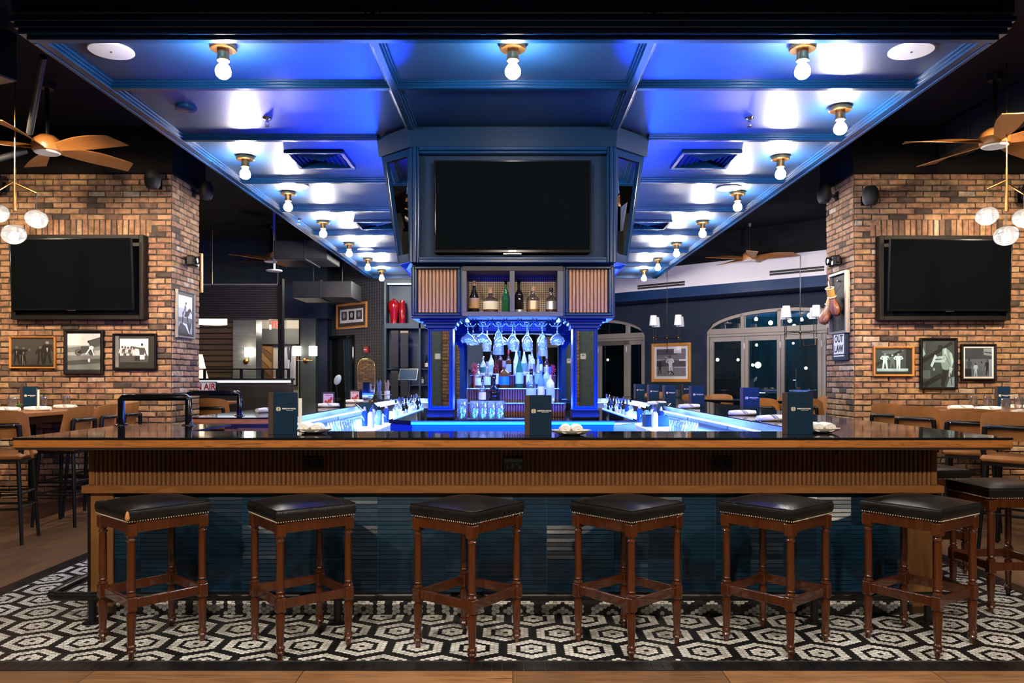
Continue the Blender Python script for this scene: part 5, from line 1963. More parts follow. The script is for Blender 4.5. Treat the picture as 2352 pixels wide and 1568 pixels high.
def picture(px0, py0, px1, py1, label, fm, fw, bg, shapes, tint=(1, 1, 1), mat_w=0.0, mat_tone='white', place=None, depth=0.035, grad=None, inner=None):
    """A framed photograph. place = (loc, rz, w, h) or pixels on the pier face. shapes: (polygon in 0..1 print space, tone index)"""
    if place is None:
        x0, x1, z0, z1 = PX(px0, WY), PX(px1, WY), PZ(py1, WY), PZ(py0, WY)
        loc, rz, w, h = ((x0 + x1) / 2, WY - 0.003, (z0 + z1) / 2), 0, x1 - x0, z1 - z0
    else:
        loc, rz, w, h = place
    t = thing('framed_picture', label, 'picture', loc, rz)
    mb = MB()
    hw, hh = w / 2, h / 2
    D = -depth
    prof = [(0, 0), (0, D), (fw * .35, D - .006), (fw, D + .008), (fw, 0)]
    for k in range(4):                                              # mitred frame members
        ang = [0, PI / 2, PI, 3 * PI / 2][k]
        a, b = (hw, hh) if k % 2 == 0 else (hh, hw)
        vv = []
        for (o, y) in prof:
            vv += [(-a + o, y, -b + o), (a - o, y, -b + o)]
        vv = [(p[0] * math.cos(ang) - p[2] * math.sin(ang), p[1], p[0] * math.sin(ang) + p[2] * math.cos(ang)) for p in vv]
        mb.add(vv, [(2 * i, 2 * i + 1, 2 * i + 3, 2 * i + 2) for i in range(4)])
    mb.build('frame', M[fm], t)
    iw, ih = hw - fw, hh - fw
    y = -0.014
    if mat_w:
        mb = MB()
        for (a, b, c, d) in ((-iw, iw, ih - mat_w, ih), (-iw, iw, -ih, -ih + mat_w), (-iw, -iw + mat_w, -ih + mat_w, ih - mat_w), (iw - mat_w, iw, -ih + mat_w, ih - mat_w)):
            mb.box(a, b, y - 0.003, y, c, d)
        mb.build('mount', mat('mount', {'white': (.62, .60, .60), 'dark': (.012, .012, .014), 'brown': (.05, .03, .025)}[mat_tone], 0.5, coat=0.6), t)
        iw, ih = iw - mat_w, ih - mat_w
    mb = MB()
    mb.mi = bg
    mb.box(-iw, iw, y, y + 0.008, -ih, ih)
    for k, (poly, tone) in enumerate(shapes):
        mb.mi = tone
        yk = y - 0.0003 - 0.00012 * k
        mb.add([(-iw + 2 * iw * min(1, max(0, p[0])), yk, -ih + 2 * ih * min(1, max(0, p[1]))) for p in poly], [tuple(range(len(poly)))])
    mb.build('print', print_mats(tint), t)
    return t


R_ = lambda a, b, c, d: [(a, b), (c, b), (c, d), (a, d)]
GR = (1.0, 1.0, 1.0)
TEAL = (0.48, 0.72, 0.78)
# left pier
picture(25, 773, 130, 846, 'dark group photo in a thin gold frame, leftmost on the left pier', 'frame_gold', 0.018, 1,
        standing(.12, .1, .62, 0, head=2) + standing(.28, .1, .60, 0, head=2) + standing(.42, .08, .55, 1, head=2) + standing(.68, .1, .62, 0, head=2) + standing(.84, .12, .78, 0, head=3)
        + [([(.11, .55), (.14, .55), (.125, .42)], 3), ([(.27, .52), (.30, .52), (.285, .40)], 3), ([(.82, .66), (.86, .66), (.84, .5)], 4), (R_(.26, .12, .268, .42), 3), (R_(.68, .12, .688, .55), 2), (R_(0, 0, 1, .07), 0)], (.75, .68, .62))
picture(150, 758, 240, 860, 'motorcycle race photo in a tall black frame under the left television', 'frame_black', 0.035, 3,
        [(R_(0, .68, 1, 1), 4), ([(0, .62), (1, .70), (1, .55), (0, .5)], 2), ([(.6, .8), (1, .9), (1, .66), (.7, .62)], 1), (R_(0, 0, 1, .42), 2), ([(0, .28), (1, .34), (1, .22), (0, .16)], 1),
         (ell(.33, .5, .11, .085), 1), (ell(.33, .5, .07, .055), 2), (ell(.33, .5, .04, .03), 0), (ell(.72, .5, .09, .08), 1), (limb((.33, .5), (.7, .58), .03, .06), 0), ([(.4, .66), (.62, .66), (.7, .52), (.42, .46)], 1),
         (ell(.72, .62, .07, .05), 5), (limb((.68, .6), (.55, .45), .02, .012), 5), (limb((.74, .58), (.80, .42), .02, .012), 5), (ell(.65, .29, .03, .05), 5), (ell(.63, .77, .03, .025), 0), (R_(0, 0, 1, .05), 0)], (.95, 1.05, 1.08))
picture(262, 766, 361, 849, 'photo of a boxer beside a row of men, black frame nearest the pier corner', 'frame_black', 0.022, 0,
        [(R_(.12, .17, .84, .90), 5), ([(.12, .62), (.84, .66), (.84, .55), (.12, .5)], 4), (R_(.0, .02, .09, 1), 2)] + sum([standing(.18 + .075 * k, .18, .50 - .012 * k, 1 if k % 2 else 4, head=1) for k in range(5)], [])
        + [(R_(.12, .17, .84, .38), 1), (R_(.50, .22, .62, .36), 0), (limb((.68, .33), (.68, .62), .05, .075), 1), (ell(.685, .72, .028, .045), 0), (limb((.63, .60), (.40, .66), .022, .016), 1), (limb((.73, .60), (.80, .38), .022, .018), 1), (R_(.63, .26, .75, .40), 5)])
# right pier
picture(2004, 796, 2097, 864, 'photo of three ball players in white, leftmost frame on the right pier', 'frame_gold', 0.022, 1,
        [([(.1, .9), (.8, .95), (.7, .78), (.25, .8)], 2), (R_(0, .7, .18, 1), 1), ([(0, .42), (.7, .95), (.75, .86), (0, .3)], 0), (R_(.84, 0, 1, 1), 0), (R_(.05, .12, .9, .23), 4), (R_(0, 0, 1, .1), 0)] + standing(.27, .20, .62, 5, 1, head=3) + standing(.47, .22, .56, 2, 1, head=4) + standing(.63, .20, .62, 5, 1, .05, head=3), TEAL)
picture(2111, 776, 2196, 894, 'tall black framed photo of a seated guitarist under the right television', 'frame_black', 0.028, 1,
        [(R_(0, .72, .10, .95), 2), ([(0, .88), (.10, .70), (0, .64)], 4), ([(0, .6), (.9, .98), (.95, .92), (0, .5)], 0), (R_(.0, .18, .25, .36), 2), ([(0, .08), (.55, .3), (.7, .22), (.1, 0)], 0), ([(.75, 0), (1, 0), (1, .22), (.85, .2)], 3),
         ([(.62, .82), (.74, .84), (.92, .72), (.97, .55), (.90, .38), (.64, .36), (.58, .5), (.62, .66)], 3), ([(.66, .80), (.74, .84), (.78, .60), (.70, .56)], 4), ([(.84, .74), (.92, .72), (.97, .55), (.92, .42)], 4), (limb((.70, .70), (.86, .46), .012, .01), 2), (ell(.56, .85, .09, .055), 0), (limb((.66, .64), (.38, .62), .03, .02), 4), (limb((.70, .56), (.36, .55), .035, .022), 4),
         (limb((.42, .68), (.28, .44), .035, .035), 5), (limb((.72, .36), (.62, .02), .09, .05), 0), (limb((.90, .42), (.84, .22), .05, .03), 4), (limb((.86, .30), (.92, .04), .012, .01), 0), (ell(.36, .38, .035, .035), 3)], TEAL)
picture(2205, 790, 2285, 874, 'street photo of men in a black frame with white mount, right pier', 'frame_black', 0.026, 2,
        [(R_(0, .62, 1, 1), 1), (R_(.70, .72, 1, .98), 3), ([(.72, .88), (1, .84), (1, .80), (.72, .84)], 1), ([(.70, .76), (1, .72), (1, .69), (.70, .72)], 1)] + standing(.16, .05, .58, 1, head=0) + standing(.40, 0, .48, 4, head=0) + standing(.62, .02, .52, 2, head=0) + standing(.84, .05, .55, 0, head=1) + [(R_(0, 0, .24, .28), 0), (R_(.88, 0, 1, .6), 3)], (.5, .65, .85), 0.02)
# on the returns towards the bar
py_, pz_ = 9.42, PZ(722, 9.42)
picture(0, 0, 0, 0, 'silver framed photo of a racehorse and rider on the left pier side', 'frame_silver', 0.022, 4,
        [(R_(0, .66, 1, 1), 5), (R_(0, .3, 1, .42), 2), (R_(0, 0, 1, .30), 3), ([(.2, .28), (.95, .30), (.8, 0), (0, 0), (0, .14)], 1), ([(.2, .28), (.6, .26), (.8, 0), (.75, 0), (.5, .2)], 5), (ell(.50, .52, .22, .08), 0), (limb((.66, .52), (.84, .66), .08, .05), 0), (limb((.84, .66), (.95, .56), .045, .03), 0),
         (limb((.34, .48), (.28, .26), .05, .025), 0), (limb((.62, .48), (.70, .28), .05, .025), 0), (limb((.42, .56), (.52, .74), .06, .06), 2), (ell(.54, .80, .05, .04), 1), (limb((.45, .58), (.36, .44), .04, .03), 4)], (.92, .95, 1.08), 0.035, 'dark',
        place=((-3.972, py_ + 0.05, pz_), PI / 2, 0.52, PZ(668, 9.15) - PZ(783, 9.5)), depth=0.03)


def projector(side, y, z, label):
    t = thing('light_projector', label, 'projector', (side * 3.972, y, z), -side * PI / 2)
    mb = MB(); mb.box(-0.09, 0.09, -0.13, -0.03, -0.065, 0.065, 0.02)
    mb.build('case', M['black_metal'], t)
    mb = MB(); mb.box(-0.02, 0.02, -0.03, 0.0, -0.03, 0.03); mb.box(0.09, 0.115, -0.1, -0.06, -0.03, 0.05, 0.01)
    mb.build('bracket', M['black_metal'], t)
    mb = MB()
    mb.M = Matrix.Translation((-0.03, -0.13, 0.005)) @ Matrix.Rotation(PI / 2, 4, 'X')
    mb.lathe([(0, 0), (0.05, 0), (0.05, 0.03), (0.038, 0.032), (0.034, 0.02), (0, 0.02)], 20)
    mb.build('lens_ring', M['black_gloss'], t, 40)
    mb = MB()
    mb.M = Matrix.Translation((-0.03, -0.13, 0.005)) @ Matrix.Rotation(PI / 2, 4, 'X')
    mb.lathe([(0, 0.024), (0.032, 0.021), (0.032, 0.019), (0, 0.019)], 20)
    mb.build('lens', mat('lens', (0.3, 0.5, 0.6), 0.05, emit=(0.5, 0.85, 1.0), es=0.8), t, 40)
    mb = MB(); mb.box(0.03, 0.075, -0.133, -0.13, -0.05, -0.005)
    mb.build('sticker', M['white_plastic'], t)


projector(-1, 9.52, PZ(600, 9.52), 'black pattern projector on the side of the left brick pier')
projector(1, 9.48, PZ(600, 9.48), 'black pattern projector on the side of the right brick pier')
# boxing glove display and lettered sign on the right return
gy, gz = 9.47, PZ(696, 9.47)
gh = PZ(622, 9.25) - PZ(770, 9.6)
gl = thing('glove_display', 'shallow silver edged black box frame on the side of the right pier', 'frame', (3.972, gy, gz), -PI / 2)
mb = MB()
gw = 0.25
for (a, b, c, d) in ((-gw, -gw + .03, -gh / 2, gh / 2), (gw - .03, gw, -gh / 2, gh / 2), (-gw + .03, gw - .03, gh / 2 - .03, gh / 2), (-gw + .03, gw - .03, -gh / 2, -gh / 2 + .03)):
    mb.box(a, b, -0.06, 0.0, c, d, 0.004)
mb.build('frame', M['frame_silver'], gl)
mb = MB(); mb.box(-gw + .03, gw - .03, -0.02, -0.004, -gh / 2 + .03, gh / 2 - .03)
mb.build('backing', M['black_matte'], gl)
mb = MB(); mb.lathe([(0, 0), (0.012, 0), (0.014, 0.03), (0, 0.034)], 12, (0, 0, 0))
mb.v = [(p[0] - 0.0, -p[2] - 0.02, p[1] + gh * .36) for p in mb.v]
mb.build('peg', M['chrome'], gl, 40)
glm = mat('glove_leather', (0.20, 0.065, 0.035), 0.35, col2=(0.28, 0.10, 0.05), vs_=10, coat=0.3)
for k, (dy, dz, rot, lab) in enumerate(((0.07, -0.05, 0.35, 'brown boxing glove hanging higher, nearer the pier corner'), (-0.08, -0.14, -0.25, 'brown boxing glove hanging lower and sticking out to the left'))):
    g = thing('boxing_glove', lab, 'glove', (3.972 - 0.135, gy + (-dy), gz + dz + 0.08), 0, 'pair of hung boxing gloves')
    g.rotation_euler = (rot, 0.25, -PI / 2)
    mb = MB()
    prof = [(0, -0.20), (0.05, -0.195), (0.078, -0.16), (0.085, -0.11), (0.075, -0.05), (0.055, 0.0), (0.048, 0.03), (0, 0.03)]
    mb.lathe(prof, 18, sx=1.0, sy=0.72)
    mb.build('mitt', glm, g, 60)
    mb = MB()
    mb.tube([(0.055, 0, -0.03), (0.10, -0.01, -0.07), (0.115, -0.02, -0.12), (0.10, -0.03, -0.15)], [0.024, 0.032, 0.032, 0.02], 12)
    mb.build('thumb', glm, g, 60)
    mb = MB()
    mb.lathe([(0.0, 0.028), (0.05, 0.03), (0.056, 0.06), (0.062, 0.15), (0.058, 0.152), (0.05, 0.06), (0, 0.05)], 18, sy=0.72)
    mb.build('cuff', mat('cuff_gold', (0.55, 0.30, 0.06), 0.5), g, 50)
    mb = MB()
    for zz in (0.045, 0.152):
        mb.tube([(0.063 * math.cos(a * PI / 8), 0.046 * math.sin(a * PI / 8), zz) for a in range(16)], 0.006, 6, closed=True)
    mb.build('cuff_edge', M['white_paint'], g, 50)
    mb = MB()
    mb.tube([(0.03, 0, 0.15), (0.01 + 0.05 * (1 if k else -1), 0.03, 0.32), (0.02 * (1 if k else -1), 0.05, gh * .36 - dz - 0.08)], 0.004, 6)
    mb.build('lace', mat('lace', (0.12, 0.04, 0.02), 0.7), g, 50)
sy_, sz_ = 9.45, PZ(793, 9.45)
sg_ = thing('letter_sign', 'dark framed sign with blocky white panel lettering under the boxing gloves', 'sign', (3.972, sy_, sz_), -PI / 2)
mb = MB(); mb.box(-0.20, 0.20, -0.04, 0, -0.185, 0.185, 0.006)
mb.build('frame', M['navy_wall'], sg_)
mb = MB(); mb.box(-0.145, 0.145, -0.043, -0.04, -0.105, 0.135); mb.box(-0.145, 0.145, -0.043, -0.04, -0.135, -0.12)
mb.build('white_panel', M['white_paint'], sg_)
lettering('out', 'lettering', M['ink_black'], sg_, (0, -0.044, 0.075), scale=(0.92, 0.95, 1))
lettering('law', 'lettering', M['ink_black'], sg_, (0, -0.044, -0.045), scale=(1.0, 1.0, 1))

# black wall speakers on brackets at the pier tops
def wall_speaker(x, y, z, rz, label):
    t = thing('wall_speaker', label, 'speaker', (x, y, z), rz, 'black speakers at the pier tops')
    mb = MB()
    mb.lathe([(0, -0.11), (0.06, -0.105), (0.085, -0.06), (0.092, 0.0), (0.085, 0.06), (0.06, 0.105), (0, 0.11)], 16, (0, -0.16, 0), 1, 0.9)
    mb.build('cabinet', M['black_matte'], t, 50)
    mb = MB(); mb.tube([(0, -0.1, 0), (0.02, -0.05, -0.03), (0, -0.003, -0.03)], 0.02, 8); mb.box(-0.04, 0.04, -0.012, 0.0, -0.08, 0.03)
    mb.build('bracket', M['black_metal'], t, 50)


wall_speaker(PX(365, WY), WY, PZ(420, WY), 0, 'black speaker on the left pier front, just left of its corner')
wall_speaker(-3.972, 9.75, PZ(438, 9.75), PI / 2, 'black speaker on the side face of the left pier')
wall_speaker(PX(1985, WY), WY, PZ(457, WY), 0, 'black speaker on the right pier front, just right of its corner')
wall_speaker(3.972, 9.6, PZ(446, 9.6), -PI / 2, 'black speaker on the side face of the right pier')
wall_speaker(PX(2345, WY), WY, PZ(450, WY), 0, 'black speaker at the right edge of the right pier front')
wall_speaker(PX(6, WY), WY, PZ(425, WY), 0, 'black speaker at the left edge of the left pier front')

# ================================================================ pendants and fans
def pendant(px, side, Y, globes, label):
    x = PX(px, Y)
    t = thing('pendant_light', label, 'lamp', (x, Y, 4.3), 0)
    zt = lambda py: PZ(py, Y) - 4.3
    mb = MB()
    mb.tube([(0, 0, 0), (0, 0, zt(385))], 0.006, 8)
    mb.tube([(0, 0, zt(385)), (0, 0, zt(415))], 0.011, 10)
    mb.tube([(0, 0, zt(415)), (0, 0, zt(485))], [0.012, 0.018], 10)
    mb.build('stem', M['brass'], t, 40)
    for gx, gy_, r, ay in globes:
        dx = PX(gx, Y) - x
        zc = zt(gy_)
        if abs(dx) > 0.03:
            mb = MB()
            zb_ = zt(414) if dx < 0 else zt(421)
            ze = zb_ - abs(dx) * 0.45
            mb.tube([(0, 0, zb_), (dx, ay, ze)], 0.0085, 8)
            mb.build('arm', M['brass'], t, 40)
        else:
            ze = zt(485)
        mb = MB()
        mb.tube([(dx, ay, ze), (dx, ay, zc + r * 0.80)], 0.003, 6)
        mb.build('cord', M['black_matte'], t)
        mb = MB()
        mb.M = Matrix.Translation((dx, ay, zc)) @ Matrix.Rotation(0.25 if dx >= 0 else -0.2, 4, 'Y')
        mb.ball((0, 0, 0), r, 24, 16, (1.0, 1.0, 0.86))
        g = mb.build('globe', M['globe'], t, 60)
        mb = MB(); mb.lathe([(0, r * .55), (0.018, r * .55), (0.018, r * .2), (0, r * .2)], 12, (dx, ay, zc))
        mb.build('socket', M['brass'], g, 40)
        mb = MB(); mb.ball((dx, ay, zc - r * 0.18), 0.036, 12, 8, (1, 1, 1.25))
        mb.build('bulb', M['globe_bulb'], g, 60)


pendant(34, -1, 7.2, [(84, 503, 0.096, 0.0), (32, 538, 0.104, 0.0), (-14, 487, 0.098, 0.05)], 'brass pendant with clear glass globes hanging before the left brick pier')
pendant(2312, 1, 7.2, [(2267, 496, 0.096, 0.0), (2311, 541, 0.104, 0.0), (2360, 499, 0.098, 0.05)], 'brass pendant with clear glass globes hanging before the right brick pier')


def fan(x, y, z, rot, label, zc=4.3, R=0.85):
    t = thing('ceiling_fan', label, 'fan', (x, y, z), rot, 'five-bladed wooden ceiling fans')
    mb = MB()
    mb.tube([(0, 0, 0.10), (0, 0, zc - z)], 0.02, 10)
    mb.lathe([(0, zc - z), (0.08, zc - z), (0.06, zc - z - 0.06), (0, zc - z - 0.06)], 18)
    mb.build('down_rod', M['black_metal'], t, 40)
    mb = MB()
    mb.lathe([(0, 0.16), (0.07, 0.15), (0.12, 0.11), (0.14, 0.05), (0.13, 0.0), (0.105, -0.012), (0, -0.012)], 28)
    mb.build('motor', M['fan_wood'], t, 40)
    mb = MB()
    mb.lathe([(0, -0.010), (0.115, -0.010), (0.118, -0.016), (0.105, -0.026), (0.09, -0.024), (0, -0.022)], 28)
    mb.build('hub_cover', M['white_plastic'], t, 40)
    for k in range(5):
        a = k * 2 * PI / 5
        mb = MB()
        vv = []
        n = 12
        for i in range(n + 1):
            q_ = i / n
            r_ = 0.09 + (R - 0.09) * q_
            w_ = 0.035 + 0.055 * math.sin(min(1, q_ * 1.5) * PI / 2) + 0.012 * q_
            tw_ = -math.radians(26 * (1 - q_) + 10)
            zz = 0.03 + 0.012 * math.sin(q_ * PI)
            for s in (-1, -0.33, 0.33, 1):
                for th in (0.004, -0.004):
                    vv.append((r_ + (0.03 * s if q_ > .95 else 0), s * w_ * math.cos(tw_), zz + s * w_ * math.sin(tw_) + th))
        fs = []
        for i in range(n):
            for j in range(3):
                b0 = i * 8 + j * 2
                fs.append((b0, b0 + 8, b0 + 10, b0 + 2))
                fs.append((b0 + 1, b0 + 3, b0 + 11, b0 + 9))
            fs.append((i * 8, i * 8 + 1, i * 8 + 9, i * 8 + 8))
            fs.append((i * 8 + 6, i * 8 + 14, i * 8 + 15, i * 8 + 7))
        for j in range(3):
            b0 = n * 8 + j * 2
            fs.append((b0, b0 + 1, b0 + 3, b0 + 2))
        mb.M = Matrix.Rotation(a, 4, 'Z')
        mb.add(vv, fs)
        mb.build('blade', M['fan_wood'], t, 50)
    return t


f0 = fan(-4.57, 7.69, 3.63, math.radians(-16), 'wooden five-bladed ceiling fan at the left edge above the pendant')
dup(f0, (4.6, 7.48, 3.63), math.radians(33), 'wooden five-bladed ceiling fan at the right edge above the pendant')
dup(f0, (PX(622, 14.85), 14.85, 3.63), math.radians(10), 'distant ceiling fan above the booths, left of the canopy')
dup(f0, (PX(1722, 14.7), 14.7, 3.63), math.radians(40), 'distant ceiling fan right of the canopy before the white bulkhead')

# ================================================================ high tables and chairs at the piers
def high_table(x0, x1, y0, y1, label):
    t = thing('high_table', label, 'table', ((x0 + x1) / 2, (y0 + y1) / 2, 0))
    hx, hy = (x1 - x0) / 2, (y1 - y0) / 2
    mb = MB(); mb.box(-hx, hx, -hy, hy, 1.028, 1.070, 0.006)
    mb.build('tabletop', M['walnut'], t)
    mb = MB(); mb.box(-hx + 0.10, hx - 0.10, -hy + 0.1, hy - 0.1, 0.95, 1.028)
    mb.build('apron', M['black_metal'], t)
    for sx in (-1, 1):
        for sy in (-1, 1):
            mb = MB(); mb.box(sx * (hx - 0.12) - 0.03, sx * (hx - 0.12) + 0.03, sy * (hy - 0.15) - 0.03, sy * (hy - 0.15) + 0.03, 0, 0.95, 0.003)
            mb.build('leg', M['black_metal'], t)


high_table(-5.6, -4.62, 6.3, 9.08, 'long walnut high table along the left brick pier, set for dining')
high_table(4.50, 5.5, 6.2, 9.08, 'long walnut high table along the right brick pier, set for dining')


def make_chair(label):
    t = thing('bar_chair', label, 'chair', (0, 0, 0), 0, 'tan leather bar chairs')
    # local frame: the sitter faces +y, back shell at -y
    mb = MB()
    n, m_ = 15, 8
    vv = []
    for th in (0, 0.020):
        for i in range(m_ + 1):
            q_ = i / m_
            for j in range(n):
                s = j / (n - 1) * 2 - 1
                half = (0.235 - 0.02 * q_)
                drop = 0.30 * max(0, abs(s) - 0.70) / 0.30
                z_hi = 1.135 - 0.05 * abs(s) ** 3 - 0.02 * (abs(s) > .9)
                z_lo = 0.895 - drop * 0.6
                z = z_lo + (z_hi - z_lo) * q_
                ang = s * 1.15
                rr = half * (1.0) + th
                x = math.sin(ang) * rr / math.sin(1.15)
                y = -math.cos(ang) * rr * 0.72 - 0.02 - 0.07 * q_ + 0.06
                vv.append((x, y, z))
    N_ = (m_ + 1) * n
    fs = []
    for i in range(m_):
        for j in range(n - 1):
            a = i * n + j
            fs.append((a, a + 1, a + n + 1, a + n))
            fs.append((N_ + a, N_ + a + n, N_ + a + n + 1, N_ + a + 1))
    for j in range(n - 1):
        fs.append((j, N_ + j, N_ + j + 1, j + 1))
        a = m_ * n + j
        fs.append((a, a + 1, N_ + a + 1, N_ + a))
    for i in range(m_):
        a = i * n
        fs.append((a, a + n, N_ + a + n, N_ + a))
        a = i * n + n - 1
        fs.append((a, N_ + a, N_ + a + n, a + n))
    mb.add(vv, fs)
    mb.build('backrest', M['leather_tan'], t, 60)
    mb = MB()
    mb.tube([(math.sin(s * 0.75) * 0.262, -math.cos(s * 0.75) * 0.262 * 0.75 - 0.010, 1.005) for s in [k / 6 - 1 for k in range(13)]], 0.012, 8, flat=1.6)
    for s in (-1, 1):
        mb.tube([(s * 0.178, -0.158, 1.005), (s * 0.195, -0.15, 0.80), (s * 0.185, -0.13, 0.74)], 0.022, 8)
    mb.build('back_bracket', M['black_metal'], t, 50)
    mb = MB()
    for s in (-1, 1):
        mb.ball((s * 0.150, -0.182, 1.005), 0.008, 8, 6)
    mb.build('rivet', M['chrome'], t, 60)
    mb = MB()
    mb.box(-0.215, 0.215, -0.19, 0.215, 0.715, 0.775, 0.025)
    mb.build('seat', M['leather_tan'], t, 60)
    mb = MB(); mb.box(-0.195, 0.195, -0.17, 0.195, 0.69, 0.714)
    mb.build('seat_frame', M['black_metal'], t)
    for sx in (-1, 1):
        for sy in (-1, 1):
            mb = MB(); mb.tube([(sx * 0.175, sy * 0.165 + 0.01, 0.70), (sx * 0.215, sy * 0.205 + 0.01, 0.0)], [0.019, 0.015], 8)
            mb.build('leg', M['black_metal'], t, 50)
    mb = MB()
    for z, k in ((0.30, .57), (0.42, .4)):
        w_, d_ = 0.175 + 0.04 * k, 0.165 + 0.04 * k
        P = [(-w_, -d_ + .01, z), (w_, -d_ + .01, z), (w_, d_ + .01, z), (-w_, d_ + .01, z)]
        mb.tube(P, 0.011, 6, closed=True)
    mb.build('footrest', M['black_metal'], t, 50)
    return t


CH = [(-4.38, 6.72, 14, 'tan leather bar chair with its back to us at the left photo edge'),
      (-4.30, 7.58, 88, 'tan bar chair at the left high table, seen from its side, nearest the left edge'),
      (-4.33, 8.12, 92, 'tan bar chair in the middle along the left high table'),
      (-4.38, 8.70, 90, 'tan bar chair nearest the pier along the left high table'),
      (4.12, 8.42, -62, 'tan bar chair nearest the brick pier corner at the right high table'),
      (4.05, 7.74, -54, 'tan bar chair second from the pier corner at the right high table'),
      (4.12, 7.04, -34, 'tan bar chair third from the pier corner at the right high table'),
      (4.10, 6.38, -50, 'tan bar chair at the right high table nearest the right photo edge'),
      (-5.95, 7.6, -90, 'tan bar chair on the far side of the left high table'), ]
ch0 = make_chair(CH[0][3])
for i, (x, y, a, lab) in enumerate(CH):
    if i:
        dup(ch0, (x, y, 0), math.radians(a), lab)
ch0.location, ch0.rotation_euler = (CH[0][0], CH[0][1], 0), (0, 0, math.radians(CH[0][2]))

TT = 1.070


def table_glass(x, y, label, z=TT):
    key = 'water'
    if key not in GL:
        t = thing('water_glass', label, 'glass', (x, y, z), 0, 'clear water glasses on the high tables')
        mb = MB(); mb.lathe([(0, 0), (0.034, 0), (0.036, 0.004), (0.041, 0.06), (0.041, 0.135), (0.039, 0.135), (0.038, 0.06), (0.032, 0.012), (0, 0.012)], 20)
        mb.build('body', M['glass'], t, 50)
        GL[key] = t
    else:
        dup(GL[key], (x, y, z), label=label)


def at(px, y): return PX(px, y)


for px, y, lab in ((27, 8.0, 'water glass at the left edge of the left high table'), (98, 8.45, 'water glass right of the menu on the left high table'), (152, 8.85, 'water glass behind the striped napkin on the left high table'),
                   (2236, 8.75, 'left of the two far water glasses on the right high table'), (2268, 8.6, 'right of the two far water glasses on the right high table'), (2310, 7.7, 'water glass before the menu on the right high table'), (2340, 8.2, 'water glass at the right edge of the right high table')):
    table_glass(at(px, y), y, lab)
menu(PX(65, 8.3), 8.3, 0.05, 'dark blue menu standing on the left high table', TT, 0.17, 0.245, insert=True)
menu(PX(2302, 8.4), 8.4, -0.05, 'dark blue menu standing on the right high table', TT, 0.16, 0.245)
for px, y, rz, lab in ((87, 7.95, 4, 'striped napkin roll in front of the menu on the left high table'), (150, 8.5, -8, 'napkin roll near the pier end of the left high table'), (15, 7.75, 2, 'napkin roll at the left edge of the left high table'),
                       (2206, 8.3, 0, 'napkin roll behind the tan chairs, leftmost on the right high table'), (2270, 8.0, -6, 'striped napkin roll in the middle of the right high table'), (2325, 8.5, 0, 'napkin roll behind the front water glass on the right high table'), (2347, 7.2, 30, 'napkin roll at the right photo edge on the right high table')):
    napkin_roll(PX(px, y), y, TT, math.radians(rz), lab, 0.25, 0.026, 'rolled napkins on the high tables')
pp = thing('potted_plant', 'small bright green plant beside the menu on the left high table', 'plant', (PX(42, 8.2), 8.2, TT))
mb = MB(); mb.lathe([(0, 0), (0.025, 0), (0.03, 0.03), (0.026, 0.03), (0, 0.026)], 14)
mb.build('pot', M['black_matte'], pp, 40)
mb = MB()
for k in range(30):
    a = k * 2.4
    r_ = 0.008 + 0.018 * ((k * 37) % 11) / 11
    mb.tube([(0.3 * r_ * math.cos(a), 0.3 * r_ * math.sin(a), 0.026), (r_ * math.cos(a), r_ * math.sin(a), 0.055), (1.9 * r_ * math.cos(a), 1.9 * r_ * math.sin(a), 0.062)], [0.003, 0.004, 0.001], 5)
mb.build('foliage', M['plant'], pp)

# ================================================================ right background: bulkhead and arched windows
WR0, WR1 = Vector((2.37, 18.2, 0)), Vector((6.6, 14.445, 0))
du = (WR1 - WR0).normalized()
RZ = math.atan2(du.y, du.x)


def wall_u(px):
    """distance along the angled window wall of the point seen in image column px"""
    k = (px - CX) / FPX
    return (k * WR0.y - WR0.x) / (du.x - k * du.y)


def on_wall(u, z=0.0, off=0.0):
    p = WR0 + du * u + Vector((du.y, -du.x, 0)) * off
    return Vector((p.x, p.y, z))


def wz(px, py):
    p = on_wall(wall_u(px))
    return PZ(py, p.y)


WMAT = Matrix.Translation(WR0) @ Matrix.Rotation(RZ, 4, 'Z')     # local x along the wall, -y into the room
ww = WMAT
win_u0, win_u1 = wall_u(1622), wall_u(1925)
zt_tr = wz(1700, 766)                                               # top of the bifold doors
z_arch = wz(1790, 706)
u_mid = (win_u0 + wall_u(1985)) / 2
win_u1 = 2 * u_mid - win_u0
w2u1 = wall_u(1481)
w2u0 = w2u1 - (win_u1 - win_u0)
LEFT_U = -1.4


def arch_z(u, a, b, zs, zt):
    c, h = (a + b) / 2, (b - a) / 2
    q_ = min(1, abs(u - c) / h)
    return zs + (zt - zs) * math.sqrt(max(0, 1 - q_ * q_))


mb = MB()
mb.M = ww
TH = 0.25
z_sp = zt_tr + 0.06
def piece(a, b):
    mb.box(a, b, 0, TH, 0, 3.3)
piece(w2u1, win_u0)
piece(win_u1, win_u1 + 2.0)
for (a, b) in ((win_u0, win_u1), (w2u0, w2u1)):
    n = 24
    for k in range(n):
        u0, u1 = a + (b - a) * k / n, a + (b - a) * (k + 1) / n
        z0a, z0b = arch_z(u0, a, b, z_sp, z_arch), arch_z(u1, a, b, z_sp, z_arch)
        mb.add([(u0, 0, z0a), (u1, 0, z0b), (u1, TH, z0b), (u0, TH, z0a), (u0, 0, 3.3), (u1, 0, 3.3), (u1, TH, 3.3), (u0, TH, 3.3)],
               [(0, 1, 5, 4), (3, 2, 1, 0), (2, 3, 7, 6), (4, 5, 6, 7)])
struct(mb.build('wall_right.002', M['navy_wall']))
bz0, bz1 = wz(1412, 693), wz(1412, 640) + 0.02
mb = MB(); mb.M = ww
mb.box(-3.0, 6.5, -0.75, TH, bz0, 4.3)
bk = struct(mb.build('trim_1', M['bulkhead']))
